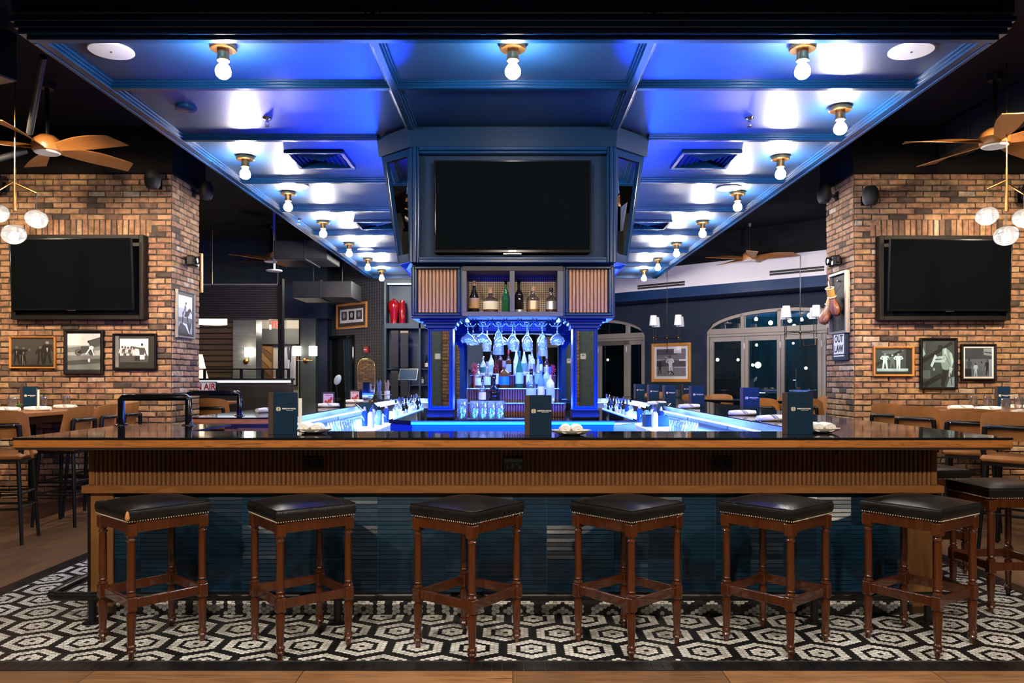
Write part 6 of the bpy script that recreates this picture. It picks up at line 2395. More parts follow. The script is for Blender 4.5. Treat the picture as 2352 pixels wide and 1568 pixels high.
mb = MB(); mb.M = ww
mb.box(-3.0, 6.5, -0.80, -0.75, bz1, 4.3)
struct(mb.build('trim_2', M['black_ceiling']))
mb = MB(); mb.M = ww
mb.box(-3.0, 6.5, -0.78, -0.74, bz0 - 0.02, bz0 + 0.10); mb.box(-3.0, 6.5, -0.77, 0.0, bz0 - 0.10, bz0 - 0.02)
struct(mb.build('trim_3', M['navy_paint']))
# linear air slots
bk_u = lambda px: ((lambda k: (k * (WR0.y - du.x * 0 ) - WR0.x) / (du.x - k * du.y))((px - CX) / FPX))
for a, b, py, lab in ((1465, 1573, 655, 'thin black air slot in the white bulkhead, left'), (1768, 1893, 622, 'thin black air slot in the white bulkhead, right')):
    off = Vector((du.y, -du.x, 0)) * 0.752
    o2 = WR0 + off
    uu = lambda px: (((px - CX) / FPX) * o2.y - o2.x) / (du.x - ((px - CX) / FPX) * du.y)
    ua, ub = uu(a), uu(b)
    zc = EYE - (py - HY) * (o2 + du * (ua + ub) / 2).y / FPX
    mb = MB(); mb.M = ww
    mb.box(ua, ub, -0.762, -0.7505, zc - 0.045, zc - 0.006); mb.box(ua, ub, -0.762, -0.7505, zc + 0.006, zc + 0.045)
    tag(mb.build('air_slot', M['black_matte']), lab, 'vent', 'air slots in the bulkhead')


def arched_window(num, a, b, cuts_top, cuts_door):
    t = struct(thing('window_%d' % num, 'arched window over glazed folding doors in the navy wall', 'window', tuple(WR0), RZ))
    f = 0.07
    mb = MB()
    n = 28
    pts = [(a + (b - a) * k / n) for k in range(n + 1)]
    for k in range(n):
        u0, u1 = pts[k], pts[k + 1]
        o0, o1 = arch_z(u0, a, b, z_sp, z_arch), arch_z(u1, a, b, z_sp, z_arch)
        i0, i1 = max(z_sp - 0.02, o0 - f), max(z_sp - 0.02, o1 - f)
        mb.add([(u0, 0.05, i0), (u1, 0.05, i1), (u1, 0.15, i1), (u0, 0.15, i0), (u0, 0.05, o0), (u1, 0.05, o1), (u1, 0.15, o1), (u0, 0.15, o0)], [(0, 1, 5, 4), (3, 2, 1, 0), (2, 3, 7, 6), (4, 5, 6, 7)])
    mb.box(a, b, 0.03, 0.17, zt_tr + 0.005, z_sp + 0.06, 0.004)
    for u in cuts_top:
        mb.box(u - 0.035, u + 0.035, 0.05, 0.15, z_sp + 0.06, arch_z(u, a, b, z_sp, z_arch) - f * .4)
    mb.build('transom_frame', M['window_frame'], t)
    mb = MB()
    poly = [(a + 0.02, z_sp)] + [(u, arch_z(u, a, b, z_sp, z_arch) - f * .6) for u in pts[1:-1]] + [(b - 0.02, z_sp)]
    mb.prism(poly, 0.098, 0.104, 'xz')
    mb.build('pane', M['pane'], t)
    mb = MB()
    mb.box(a, a + 0.05, 0.03, 0.17, 0, zt_tr); mb.box(b - 0.05, b, 0.03, 0.17, 0, zt_tr); mb.box(a + 0.05, b - 0.05, 0.03, 0.17, zt_tr - 0.05, zt_tr)
    mb.build('door_frame', M['window_frame'], t)
    cuts = [a + 0.05] + cuts_door + [b - 0.05]
    for u0, u1 in zip(cuts, cuts[1:]):
        s = 0.075
        mb = MB()
        u0 += 0.003; u1 -= 0.003
        mb.box(u0, u0 + s, 0.06, 0.13, 0.01, zt_tr - 0.053, 0.004); mb.box(u1 - s, u1, 0.06, 0.13, 0.01, zt_tr - 0.053, 0.004)
        mb.box(u0 + s, u1 - s, 0.06, 0.13, zt_tr - 0.15, zt_tr - 0.053, 0.004); mb.box(u0 + s, u1 - s, 0.06, 0.13, 0.01, 0.14, 0.004)
        d = mb.build('door_leaf', M['window_frame'], t)
        mb = MB(); mb.box(u0 + s, u1 - s, 0.092, 0.098, 0.14, zt_tr - 0.15)
        mb.build('pane', M['pane'], d)
        mb = MB()
        for zz in (0.3, zt_tr - 0.25):
            mb.tube([(u1 + 0.002, 0.055, zz - 0.06), (u1 + 0.002, 0.055, zz + 0.06)], 0.012, 8)
        mb.build('hinge', M['white_paint'], d)


du_ = (win_u1 - win_u0)
arched_window(1, win_u0, win_u1, [wall_u(1702), wall_u(1787), wall_u(1880)], [wall_u(1707), wall_u(1790), wall_u(1885)])
arched_window(2, w2u0, w2u1, [wall_u(1437)], [wall_u(1436), wall_u(1436) - 0.8])

# outside: a dark terrace with a few lamps and a lit building front
mb = MB(); mb.M = ww
mb.box(-3.5, 7.5, 7.5, 7.6, 0, 5.0)
struct(mb.build('exterior_wall', mat('night_facade', (0.03, 0.06, 0.07), 0.8, col2=(0.06, 0.16, 0.2), vs_=0.9, stretch=(2.5, 1, 0.6))))
mb = MB(); mb.M = ww
mb.box(-3.5, 7.5, TH, 7.5, -0.1, 0.002)
struct(mb.build('exterior_floor', mat('night_paving', (0.02, 0.022, 0.025), 0.6)))


for u_ in (0.2, 2.6, 5.0):
    lamp('POINT', on_wall(u_, 3.6, -5.6), 110, (0.12, 0.62, 1.0), 0.3)  # teal fill without a fixture, added to bring up the facade


def outdoor_globe(px, py, off, r, label, cord=True):
    o2 = WR0 - Vector((du.y, -du.x, 0)) * off
    k = (px - CX) / FPX
    u = (k * o2.y - o2.x) / (du.x - k * du.y)
    p = o2 + du * u
    z = PZ(py, p.y)
    t = thing('globe_lamp', label, 'lamp', (p.x, p.y, z), 0, 'round lamps outside the folding doors')
    r *= 0.75
    mb = MB(); mb.ball((0, 0, 0), r, 14, 10)
    mb.build('globe', GL['tg'], t, 60)
    mb = MB(); mb.tube([(0, 0, r), (0, 0, max(r + 0.3, 4.6 - z))], 0.006, 6)
    mb.build('cord', M['black_matte'], t)


GL['tg'] = mat('terrace_globe', (1, 1, 1), 0.5, emit=(1.0, 0.92, 0.72), es=5.0)
for px, py, off, r, lab in ((1741, 838, 2.5, 0.10, 'bright round lamp seen through the middle folding door'), (1729, 838, 3.2, 0.05, 'small warm lamp just left of the bright round lamp outside'), (1770, 741, 3.0, 0.075, 'round lamp seen through the left fanlight of the arched window'),
                            (1814, 736, 3.0, 0.07, 'round lamp behind the chandelier, left of its stem'), (1860, 724, 3.0, 0.085, 'round lamp behind the right shade of the near chandelier'), (1824, 748, 3.4, 0.06, 'small round lamp low in the fanlight behind the chandelier'),
                            (1738, 792, 3.4, 0.05, 'small lamp high in the middle folding door'), (1822, 788, 3.4, 0.04, 'small lamp high in the third folding door'), (1851, 845, 3.0, 0.05, 'small lamp low in the third folding door'), (1695, 826, 3.0, 0.05, 'small lamp at the right edge of the first folding door'),
                            (1636, 800, 2.8, 0.05, 'upper of two warm lamps in the first folding door'), (1648, 826, 2.8, 0.06, 'lower of two warm lamps in the first folding door'), (1396, 826, 2.5, 0.05, 'warm lamp seen in the far left folding door')):
    outdoor_globe(px, py, off, r, lab)


def chandelier(px, Y, py_shade, label):
    x = PX(px, Y)
    z = PZ(py_shade, Y)
    t = thing('chandelier', label, 'lamp', (x, Y, z), 0, 'chandeliers with small white shades')
    u = 1.0
    mb = MB()
    mb.tube([(0, 0, 0.12), (0, 0, -0.62)], 0.008, 8)
    mb.tube([(0, 0, 0.12), (0, 0, 3.55 - z)], 0.006, 8)
    mb.lathe([(0, -0.60), (0.012, -0.62), (0, -0.66)], 10)
    mb.build('stem', M['black_metal'], t, 40)
    for k in range(4):
        a = k * PI / 2 + 0.5
        ax, ay = 0.34 * math.cos(a), 0.34 * math.sin(a)
        mb = MB()
        mb.tube([(0, 0, -0.36), (ax, ay, -0.36)], 0.006, 6)
        mb.tube([(ax, ay, -0.46), (ax, ay, -0.12)], 0.007, 6)
        mb.build('arm', M['black_metal'], t, 40)
        mb = MB(); mb.ball((ax, ay, -0.36), 0.016, 8, 6); mb.ball((0, 0, -0.36), 0.03, 8, 6)
        mb.build('joint', M['brass'], t, 60)
        mb = MB()
        mb.lathe([(0.085, -0.12), (0.062, 0.08), (0.060, 0.08), (0.083, -0.12)], 20, (ax, ay, 0))
        mb.build('shade', M['shade'], t, 60)


chandelier(1532, 15.6, 735, 'chandelier with four white shades left of the arched window, above the baseball photo')
chandelier(1838, 13.6, 715, 'chandelier with four white shades in front of the arched window')
# framed baseball photograph on the navy wall
ua, ub = wall_u(1498), wall_u(1588)
pc = on_wall((ua + ub) / 2, 0, 0.004)
picture(0, 0, 0, 0, 'gold framed baseball photo on the navy wall between the arched windows', 'frame_gold', 0.07, 2,
        [(R_(0, .78, .7, 1), 1), (R_(.6, .84, .85, 1), 4), (R_(0, .36, 1, .58), 1), (R_(0, 0, 1, .30), 2), (R_(.62, .30, 1, .34), 3), ([(0, .58), (.3, .60), (.3, .63), (0, .62)], 3), (R_(.78, .56, 1, .62), 4)]
        + standing(.50, .08, .68, 4, 1, .07, -.05, head=1) + standing(.12, .10, .42, 0, 1, head=0) + [(limb((.44, .62), (.30, .72), .012, .02), 3), (ell(.12, .5, .05, .06), 0), (ell(.42, .16, .05, .05), 1), (limb((.50, .2), (.60, .06), .03, .02), 0)], (1.0, .92, 1.05), 0.055, 'white',
        place=((pc.x, pc.y, (wz(1543, 788) + wz(1543, 877)) / 2), RZ, ub - ua, wz(1543, 788) - wz(1543, 877)))

# tables and chairs by the folding doors
def low_set(x, y, tag_, rz):
    t = thing('dining_table', 'dark dining table %s' % tag_, 'table', (x, y, 0), rz, 'dark tables by the folding doors')
    mb = MB(); mb.box(-0.75, 0.75, -0.38, 0.38, 1.02, 1.06, 0.006)
    mb.build('tabletop', M['black_gloss'], t)
    for sx in (-1, 1):
        mb = MB(); mb.box(sx * 0.6 - 0.05, sx * 0.6 + 0.05, -0.05, 0.05, 0.02, 1.02); mb.box(sx * 0.6 - 0.06, sx * 0.6 + 0.06, -0.3, 0.3, 0, 0.02)
        mb.build('leg', M['black_metal'], t)


for x, y, tg, rz in ((PX(1660, 12.6) + 0.45, 12.6, 'in front of the folding doors, left of the corner menu', RZ), (PX(1500, 14.8), 14.8, 'below the framed baseball photo', RZ)):
    low_set(x, y, tg, rz)
for px, y, a, lab in ((1648, 13.35, 150, 'orange-tan bar chair beyond the dark table, in front of the first folding door'), (1752, 10.9, -30, 'orange-tan bar chair in front of the middle folding door'), (1868, 10.9, -60, 'orange-tan bar chair half hidden behind the right corner menu'), (1812, 12.6, 140, 'farther orange-tan bar chair behind the corner menu'),
                      (1600, 13.9, -30, 'orange-tan bar chair right of the emblem menu on the right wing'), (1500, 15.6, 150, 'far orange-tan bar chair below the framed baseball photo'), (1880, 12.0, 100, 'orange-tan bar chair against the right pier corner')):
    dup(ch0, (PX(px, y), y, 0), math.radians(a), lab, 'tan chairs by the folding doors')
for px, y, lab in ((1504, 14.75, 'small glass on the dark table below the baseball photo'), (1556, 14.6, 'small glass at the right of the dark table below the baseball photo')):
    table_glass(PX(px, y), y, lab, 1.06)
menu(PX(1576, 14.5), 14.5, 0.1, 'small far menu on the dark table below the baseball photo', 1.06)

# ================================================================ left background
WL0, WL1 = Vector((-3.95, 16.79, 0)), Vector((-2.46, 15.35, 0))
dl = (WL1 - WL0).normalized()
LZ = math.atan2(dl.y, dl.x)
lw = Matrix.Translation(WL0) @ Matrix.Rotation(LZ, 4, 'Z')


def lu(px):
    k = (px - CX) / FPX
    return (k * WL0.y - WL0.x) / (dl.x - k * dl.y)


def lz(px, py):
    return PZ(py, (WL0 + dl * lu(px)).y)


def lpt(px, py, off=0.004):
    p = WL0 + dl * lu(px) + Vector((dl.y, -dl.x, 0)) * off
    return Vector((p.x, p.y, PZ(py, p.y)))


damask = mat('damask', (0.014, 0.015, 0.020), 0.6, col2=(0.055, 0.058, 0.068), vs_=1.0)
nt = damask.node_tree
for n_ in list(nt.nodes):
    if n_.bl_idname == 'ShaderNodeTexNoise':
        vo = nt.nodes.new('ShaderNodeTexVoronoi')
        vo.inputs['Scale'].default_value = 17
        vo.inputs['Randomness'].default_value = 0.15
        rp_ = n_.outputs['Fac'].links[0].to_node
        mp_ = n_.inputs['Vector'].links[0].from_node
        nt.links.new(mp_.outputs[0], vo.inputs['Vector'])
        nt.links.new(vo.outputs['Distance'], rp_.inputs['Fac'])
ud0, ud1, zd = lu(757), lu(811), lz(785, 776)
mb = MB(); mb.M = lw
mb.box(-1.2, ud0, 0, 0.06, 0, 4.3); mb.box(ud1, lu(884), 0, 0.06, 0, 4.3); mb.box(ud0, ud1, 0, 0.06, zd, 4.3)
struct(mb.build('wall_left.003', damask))
dr = struct(thing('door_1', 'dark curtained doorway in the damask wall', 'door', tuple(WL0), LZ))
mb = MB()
mb.box(ud0 - 0.05, ud0, -0.02, 0.2, 0, zd + 0.05); mb.box(ud1, ud1 + 0.05, -0.02, 0.2, 0, zd + 0.05); mb.box(ud0, ud1, -0.02, 0.2, zd, zd + 0.05)
mb.build('door_frame', M['black_gloss'], dr)
mb = MB(); mb.box(ud0, ud1, 0.16, 0.20, 0, zd)
mb.build('door_leaf', M['black_matte'], dr)
mb = MB()
n = 26
V = []
for z in (zd - 0.03, 0.6, 0.02):
    for k in range(n + 1):
        q_ = k / n
        wdt = 0.32 if z > 2 else 0.36
        V.append((ud1 - 0.02 - wdt * q_ * (1.25 if z > 1.5 else 0.85), 0.07 + 0.035 * math.sin(q_ * 30), z))
mb.add(V, [(r_ * (n + 1) + k, r_ * (n + 1) + k + 1, (r_ + 1) * (n + 1) + k + 1, (r_ + 1) * (n + 1) + k) for r_ in range(2) for k in range(n)])
mb.build('curtain', mat('curtain', (0.006, 0.018, 0.028), 0.8), dr, 60)
p = lpt(809, 725)
pw = lu(844) - lu(775)
ph = lz(809, 697) - lz(809, 755)
picture(0, 0, 0, 0, 'gold framed row of three small photos on the dark damask wall', 'frame_gold', 0.045, 5,
        [(R_(.06, .2, .30, .85), 1), (R_(.38, .2, .62, .85), 0), (R_(.70, .2, .94, .85), 1), (ell(.18, .55, .06, .2), 3), (ell(.5, .55, .06, .2), 4), (ell(.82, .55, .06, .2), 3)], (1, 1, 1), 0.075, 'brown', place=((p.x, p.y, p.z), LZ, pw, ph))
p = lpt(844, 803)
t = thing('alarm_pull', 'small red alarm box on the dark damask wall under the gold frame', 'alarm', tuple(p), LZ)
mb = MB(); mb.box(-0.05, 0.05, -0.05, 0, -0.06, 0.06, 0.006)
mb.build('case', M['ink_red'], t)
mb = MB(); mb.box(-0.045, 0.045, -0.062, -0.05, -0.012, 0.012, 0.003)
mb.build('handle', M['white_plastic'], t)
# oval mirror with a slim brass rim standing on the bar
y = 11.6
t = thing('table_mirror', 'rounded brass rimmed mirror standing on the left counter wing', 'mirror', (PX(841, y), y, BT), 0.15)
hh, hw = (PZ(824, y) - BT) / 2, 0.125
poly = []
for k in range(36):
    a = k * 2 * PI / 36
    c, s = math.cos(a), math.sin(a)
    poly.append((math.copysign(abs(c) ** .55, c) * hw * (1 + 0.08 * s), hh + math.copysign(abs(s) ** .6, s) * hh))
mb = MB(); mb.prism(poly, 0.0, 0.02, 'xz')
mb.build('glass', M['mirror'], t)
mb = MB(); mb.tube([(q_[0], 0.008, q_[1]) for q_ in poly], 0.008, 8, closed=True)
mb.build('rim', M['brass'], t, 60)
mb = MB(); mb.box(-0.1, 0.1, 0.02, 0.14, 0, 0.012)
mb.build('foot', M['brass'], t)
# caddy of straws and a small sanitiser bottle
y = 12.2
t = thing('condiment_caddy', 'wire caddy with straws and cups at the far left end of the bar', 'caddy', (PX(880, y), y, BT))
mb = MB()
for z in (0.004, 0.08):
    mb.tube([(-0.12, -0.07, z), (0.12, -0.07, z), (0.12, 0.07, z), (-0.12, 0.07, z)], 0.004, 6, closed=True)
for a in (-0.12, 0, 0.12):
    for b in (-0.07, 0.07):
        mb.tube([(a, b, 0.004), (a, b, 0.08)], 0.003, 6)
mb.box(-0.12, 0.12, -0.07, 0.07, 0.0, 0.004)
mb.build('rack', M['wire'], t, 50)
for cx_, mm in ((-0.06, 'glass'), (0.06, 'white_plastic')):
    mb = MB(); mb.lathe([(0, 0.004), (0.04, 0.004), (0.045, 0.14), (0.042, 0.14), (0.037, 0.01), (0, 0.01)], 16, (cx_, 0, 0))
    c_ = mb.build('cup', M[mm], t, 50)
    mb = MB()
    for k in range(9):
        a = k * 0.7
        mb.tube([(cx_ + 0.015 * math.cos(a), 0.015 * math.sin(a), 0.012), (cx_ + 0.035 * math.cos(a), 0.03 * math.sin(a), 0.27 + 0.02 * (k % 3))], 0.004, 6)
    mb.build('straw', mat('straw', (0.35, 0.2, 0.15) if cx_ > 0 else (0.12, 0.2, 0.45), 0.5), c_)
# gooseneck task lamp
y = 12.6
t = thing('task_lamp', 'small white headed task lamp in front of the dark doorway', 'lamp', (PX(775, y), y, BT))
mb = MB()
mb.lathe([(0, 0), (0.06, 0), (0.06, 0.015), (0.01, 0.02), (0, 0.02)], 18)
mb.tube([(0, 0, 0.02), (-0.02, 0, 0.25), (-0.01, 0, 0.36), (0.01, -0.02, 0.37)], 0.006, 8)
mb.build('stand', M['black_metal'], t, 50)
mb = MB()
mb.M = Matrix.Translation((0.01, -0.03, 0.31)) @ Matrix.Rotation(0.5, 4, 'Y') @ Matrix.Rotation(0.3, 4, 'X')
mb.ball((0, 0, 0), 0.055, 16, 10, (1, .5, 1.7))
mb.build('head', mat('lamp_head', (0.5, 0.58, 0.6), 0.3), t, 60)

# navy back shelving beside the tower, with two red vases on the lit top shelf
sy_ = 15.30
sh = thing('back_shelving', 'tall navy shelving with a lit top shelf left of the tower', 'shelving', (-1.9, sy_, 0))
X0, X1 = PX(887, sy_), -0.6
za, zb_ = PZ(742, sy_), PZ(650, sy_)
mb = MB()
mb.box(X0, X1, sy_ + 0.40, sy_ + 0.44, 0, 4.2)
mb.box(X0 - 0.04, X0, sy_, sy_ + 0.44, 0, 4.2); mb.box(PX(962, sy_), PX(966, sy_), sy_, sy_ + 0.4, 0, zb_)
mb.box(X0, X1, sy_, sy_ + 0.4, za - 0.10, za); mb.box(X0, X1, sy_, sy_ + 0.4, zb_, 4.2)
for z in (0.9, 1.28, 1.6):
    mb.box(X0, X1, sy_ + 0.1, sy_ + 0.4, z - 0.02, z)
mb.build('carcass', mat('shelf_navy', (0.012, 0.03, 0.045), 0.5), sh, world=True)
for a, b in ((898, 915), (920, 938)):
    for z0, z1 in ((1.62, za - 0.14), (1.0, 1.56)):
        mb = MB()
        mb.box(PX(a, sy_), PX(b, sy_), sy_ - 0.012, sy_, z0, z1, 0.004)
        mb.build('door_panel', M['black_matte'], sh, world=True)
        mb = MB(); mb.box(PX(a, sy_), PX(b, sy_), sy_ - 0.016, sy_ - 0.012, z1 - 0.05, z1 - 0.01)
        mb.build('name_plate', mat('plate_tan', (0.30, 0.20, 0.11), 0.5) if b > 930 else M['menu_brown'], sh, world=True)
mb = MB(); mb.box(X0 + 0.02, PX(958, sy_), sy_ + 0.02, sy_ + 0.05, zb_ - 0.02, zb_ - 0.001)
mb.build('light_strip', mat('shelf_led', (1, 1, 1), 0.5, emit=(0.75, 0.95, 1.0), es=8), sh, world=True)
for px, r, ht, lab, kind in ((905, 0.115, PZ(683, sy_) - za, 'large shiny red lidded vase on the lit top shelf', 0), (924, 0.065, PZ(687, sy_) - za, 'slim shiny red vase beside the lidded one on the lit top shelf', 1)):
    t = thing('vase', lab, 'vase', (PX(px, sy_ + .18), sy_ + 0.18, za), 0, 'red vases on the lit shelf')
    mb = MB()
    if kind == 0:
        mb.lathe([(0, 0), (r * .6, 0), (r * .55, ht * .1), (r * .7, ht * .35), (r, ht * .7), (r * .95, ht * .8), (r * .6, ht * .92), (0, ht * .95)], 24)
    else:
        mb.lathe([(0, 0), (r * .9, 0), (r, ht * .05), (r, ht * .75), (r * .7, ht * .82), (r * .8, ht * .98), (0, ht)], 24)
    mb.build('body', M['red_gloss'], t, 40)
    if kind == 0:
        mb = MB(); mb.lathe([(0, ht * .94), (r * .3, ht * .95), (r * .25, ht * .99), (0, ht)], 16)
        mb.build('knob', M['red_gloss'], t, 40)
for k in range(6):
    bottle(PX(966, 15.4) + 0.03 + 0.10 * k - 0.02, 15.5, [1.28, 1.6, 0.9][k % 3], 0.27, 0.04, ['clear', 'dark', 'amber'][k % 3], 'cream', 'black', 'dim bottle on the dark shelving beside the tower, %s from the left' % ORD[k], 'std', None, 'dim bottles on the back shelving')

# booth zone: header, post, half wall with glass rail and light line
HYB = 12.6
mb = MB()
za, zb_ = PZ(731, HYB), PZ(652, HYB)
mb.box(-9.0, PX(641, HYB), HYB, HYB + 0.12, za, zb_)
hd = struct(mb.build('beam_1', M['dark_slat']))
mb = MB()
k = 0
z = za + 0.01
while z < zb_ - 0.03:
    mb.box(-9.0, PX(640, HYB), HYB - 0.014, HYB, z, z + 0.030, 0.004)
    z += 0.038
mb.build('slat', M['dark_slat'], hd)
mb = MB(); mb.box(-9.0, PX(642, HYB), HYB - 0.03, HYB - 0.014, zb_ - 0.02, zb_)
mb.build('top_rail', M['frame_silver'], hd)
mb = MB()
mb.box(PX(641, HYB), PX(651, HYB), HYB - 0.06, HYB + 0.06, 0, PZ(640, HYB))
struct(mb.build('column_1', M['black_metal']))
hb = thing('booth_partition', 'dark half wall with a lit ledge and a glass rail in front of the booths', 'partition', (-5.5, 12.3, 0))
y = 12.3
zt0 = PZ(873, y)
mb = MB(); mb.box(-8.5, PX(668, y), y, y + 0.15, 0, zt0)
mb.build('panel', M['dark_slat'], hb, world=True)
mb = MB(); mb.box(-8.5, PX(670, y), y - 0.04, y + 0.19, zt0, zt0 + 0.03, 0.003)
mb.build('ledge', M['black_matte'], hb, world=True)
mb = MB(); mb.box(-8.5, PX(668, y), y - 0.015, y - 0.001, zt0 - 0.035, zt0 - 0.005)
mb.build('light_strip', M['led_white'], hb, world=True)
zr = PZ(846, y)
mb = MB()
mb.box(-8.5, PX(662, y), y + 0.05, y + 0.09, zr - 0.02, zr)
for px in (466, 551, 600, 634, 660):
    mb.box(PX(px, y) - 0.018, PX(px, y) + 0.018, y + 0.05, y + 0.09, zt0 + 0.03, zr - 0.02)
mb.build('rail', M['black_metal'], hb, world=True)
mb = MB(); mb.box(-8.4, PX(655, y), y + 0.066, y + 0.074, zt0 + 0.05, zr - 0.03)
mb.build('rail_glass', M['rail_glass'], hb, world=True)
t = thing('lit_sign', 'white sign with red capital lettering on the dark half wall, partly behind the pier', 'sign', (PX(457, y), y - 0.016, PZ(888, y)))
hw, hh = 0.30, 0.085
mb = MB()
for (a, b, c, d) in ((-hw, hw, hh - .016, hh), (-hw, hw, -hh, -hh + .016), (-hw, -hw + .016, -hh + .016, hh - .016), (hw - .016, hw, -hh + .016, hh - .016)):
    mb.box(a, b, -0.05, 0, c, d, 0.003)
mb.build('frame', M['frame_black'], t)
mb = MB(); mb.box(-hw + .016, hw - .016, -0.035, -0.004, -hh + .016, hh - .016)
mb.build('face', mat('sign_face', (0.6, 0.58, 0.58), 0.4, emit=(0.9, 0.85, 0.9), es=0.25), t)
lettering('air', 'lettering', M['ink_red'], t, (0.078, -0.038, -0.003), scale=(0.74, 0.88, 1))
# small dining table with a tan chair before the half wall
t = thing('dining_table', 'small wooden table before the dark half wall, beside the left pier', 'table', (PX(478, 11.4), 11.4, 0))
mb = MB(); mb.box(-0.35, 0.35, -0.35, 0.35, 1.03, 1.07, 0.006)
mb.build('tabletop', M['walnut'], t)
mb = MB(); mb.box(-0.04, 0.04, -0.04, 0.04, 0.02, 1.03); mb.box(-0.28, 0.28, -0.28, 0.28, 0, 0.02, 0.005)
mb.build('pedestal', M['black_metal'], t)
dup(ch0, (PX(492, 10.7), 10.7, 0), math.radians(0), 'tan bar chair at the small table beside the left pier', 'tan chairs by the folding doors')
napkin_roll(PX(478, 11.3), 11.3, 1.07, 0, 'small napkin on the table beside the left pier', 0.2, 0.024)

# beyond the booths: lit back wall with drum lamp, sconces, poster, door
BY = 17.5
mb = MB()
mb.box(-10, PX(540, BY), BY, BY + 0.1, 0, 4.3)
sw = struct(mb.build('wall_back.001', M['dark_slat']))
mb = MB()
z = 0.3
while z < 3.2:
    mb.box(PX(430, BY), PX(535, BY), BY - 0.02, BY, z, z + 0.10, 0.006)
    z += 0.125
mb.build('slat', wood('booth_slat', (0.10, 0.066, 0.04), (0.26, 0.17, 0.105), 'x', 4, 0.5), sw)
mb = MB(); mb.box(PX(535, 17.2), PX(588, 17.2), 17.2, 17.6, 0, 2.9)
struct(mb.build('column_2', mat('plaster_grey', (0.20, 0.22, 0.22), 0.35, col2=(0.30, 0.32, 0.31), vs_=3, stretch=(1, 1, 6))))
mb = MB(); mb.box(PX(580, 19.5), PX(700, 19.5), 19.5, 19.6, 0, 3.0)
struct(mb.build('wall_back.002', mat('warm_white_wall', (0.45, 0.42, 0.36), 0.8)))
mb = MB(); mb.box(PX(586, 19.3), PX(694, 19.3), 19.3, 19.5, PZ(790, 19.3), PZ(755, 19.3))
struct(mb.build('beam_2', mat('grey_beam', (0.05, 0.055, 0.055), 0.6)))
d2 = struct(thing('door_2', 'wooden door with diagonal boards in the lit back room', 'door', (PX(607, 19.4), 19.4, 0)))
mb = MB()
dw, dh = PX(626, 19.4) - PX(588, 19.4), PZ(787, 19.4)
mb.box(-dw / 2, dw / 2, 0.02, 0.06, 0, dh)
mb.build('door_leaf', M['oak_plain'], d2)
mb = MB()
r5 = random.Random(9)
for k in range(16):
    z0 = -dw + 0.2 * k
    poly = [(-dw / 2 + 0.03, z0 + dw), (dw / 2 - 0.03, z0 + 0.03), (dw / 2 - 0.03, z0 + 0.21), (-dw / 2 + 0.03, z0 + dw + 0.18)]
    poly = [(q_[0], min(dh - .04, max(0.04, q_[1]))) for q_ in poly]
    if max(q_[1] for q_ in poly) - min(q_[1] for q_ in poly) > 0.1:
        mb.mi = k % 3
        mb.prism(poly, 0.0, 0.018, 'xz')
mb.build('diagonal_board', [wood('board_a', (0.16, 0.075, 0.03), (0.30, 0.16, 0.07), 'x', 5), wood('board_b', (0.26, 0.13, 0.055), (0.42, 0.24, 0.11), 'x', 5), wood('board_c', (0.10, 0.05, 0.022), (0.2, 0.1, 0.045), 'x', 5)], d2)
mb = MB(); mb.box(PX(690, 16.4), PX(725, 16.4), 16.4, 17.0, 0, PZ(731, 16.4))
struct(mb.build('column_3', mat('plaster_dark', (0.045, 0.055, 0.055), 0.45, col2=(0.06, 0.07, 0.07), vs_=2)))
mb = MB(); mb.box(PX(725, 16.6), PX(752, 16.6), 16.6, 17.0, 0, PZ(731, 16.4))
struct(mb.build('wall_left.004', M['navy_wall']))
mb = MB(); mb.box(PX(430, 16.3), PX(752, 16.3), 16.3, 16.9, PZ(731, 16.4), 4.3)
struct(mb.build('beam_3', M['navy_wall']))
# framed poster
y = 19.47
t = picture(0, 0, 0, 0, 'tall framed poster of a figure in red and white in the lit back room', 'frame_black', 0.03, 4,
            [(R_(0, .6, 1, 1), 4), (limb((.35, .95), (.45, .6), .14, .12), 1), (limb((.65, .95), (.6, .55), .10, .10), 0), (limb((.45, .6), (.42, .15), .10, .06), 5), (limb((.58, .55), (.55, .25), .10, .08), 3), (R_(0, 0, 1, .10), 5)], (.75, .78, 1.0), 0.06, 'white',
            place=((PX(665, y), y, (PZ(784, y) + PZ(886, y)) / 2), 0, PX(684, y) - PX(648, y), PZ(784, y) - PZ(886, y)))


def sconce(px, py, y, shades, label):
    t = thing('wall_sconce', label, 'lamp', (PX(px, y), y, PZ(py, y)), 0, 'brass wall sconces in the back room')
    mb = MB()
    mb.M = Matrix.Rotation(PI / 2, 4, 'X')
    mb.lathe([(0, 0), (0.06, 0), (0.06, 0.012), (0.02, 0.02), (0.015, 0.05), (0, 0.05)], 18)
    mb.M = Matrix.Identity(4)
    for sx in shades:
        mb.tube([(0, -0.04, 0), (sx, -0.09, 0), (sx, -0.09, 0.10)], 0.008, 8)
    mb.build('bracket', M['brass'], t, 50)
    for sx in shades:
        mb = MB(); mb.lathe([(0, 0.10), (0.085, 0.10), (0.085, 0.30), (0, 0.30)], 18, (sx, -0.09, 0))
        mb.build('shade', mat('sconce_shade', (1, 1, 1), 0.6, emit=(1.0, 0.88, 0.68), es=9.0), t, 60)


sconce(565, 830, 17.2, (0.09,), 'brass sconce with one glowing shade on the pale grey pillar')
sconce(703, 828, 16.4, (-0.17, 0.17), 'brass sconce with two glowing shades on the dark pillar')
lamp('POINT', (PX(470, 15.6), 15.6, 2.3), 22, (1.0, 0.78, 0.52), 0.15)  # added warm fill, brightens the booth slats
lamp('POINT', (PX(640, 18.6), 18.6, 2.6), 60, (1.0, 0.88, 0.72), 0.15)
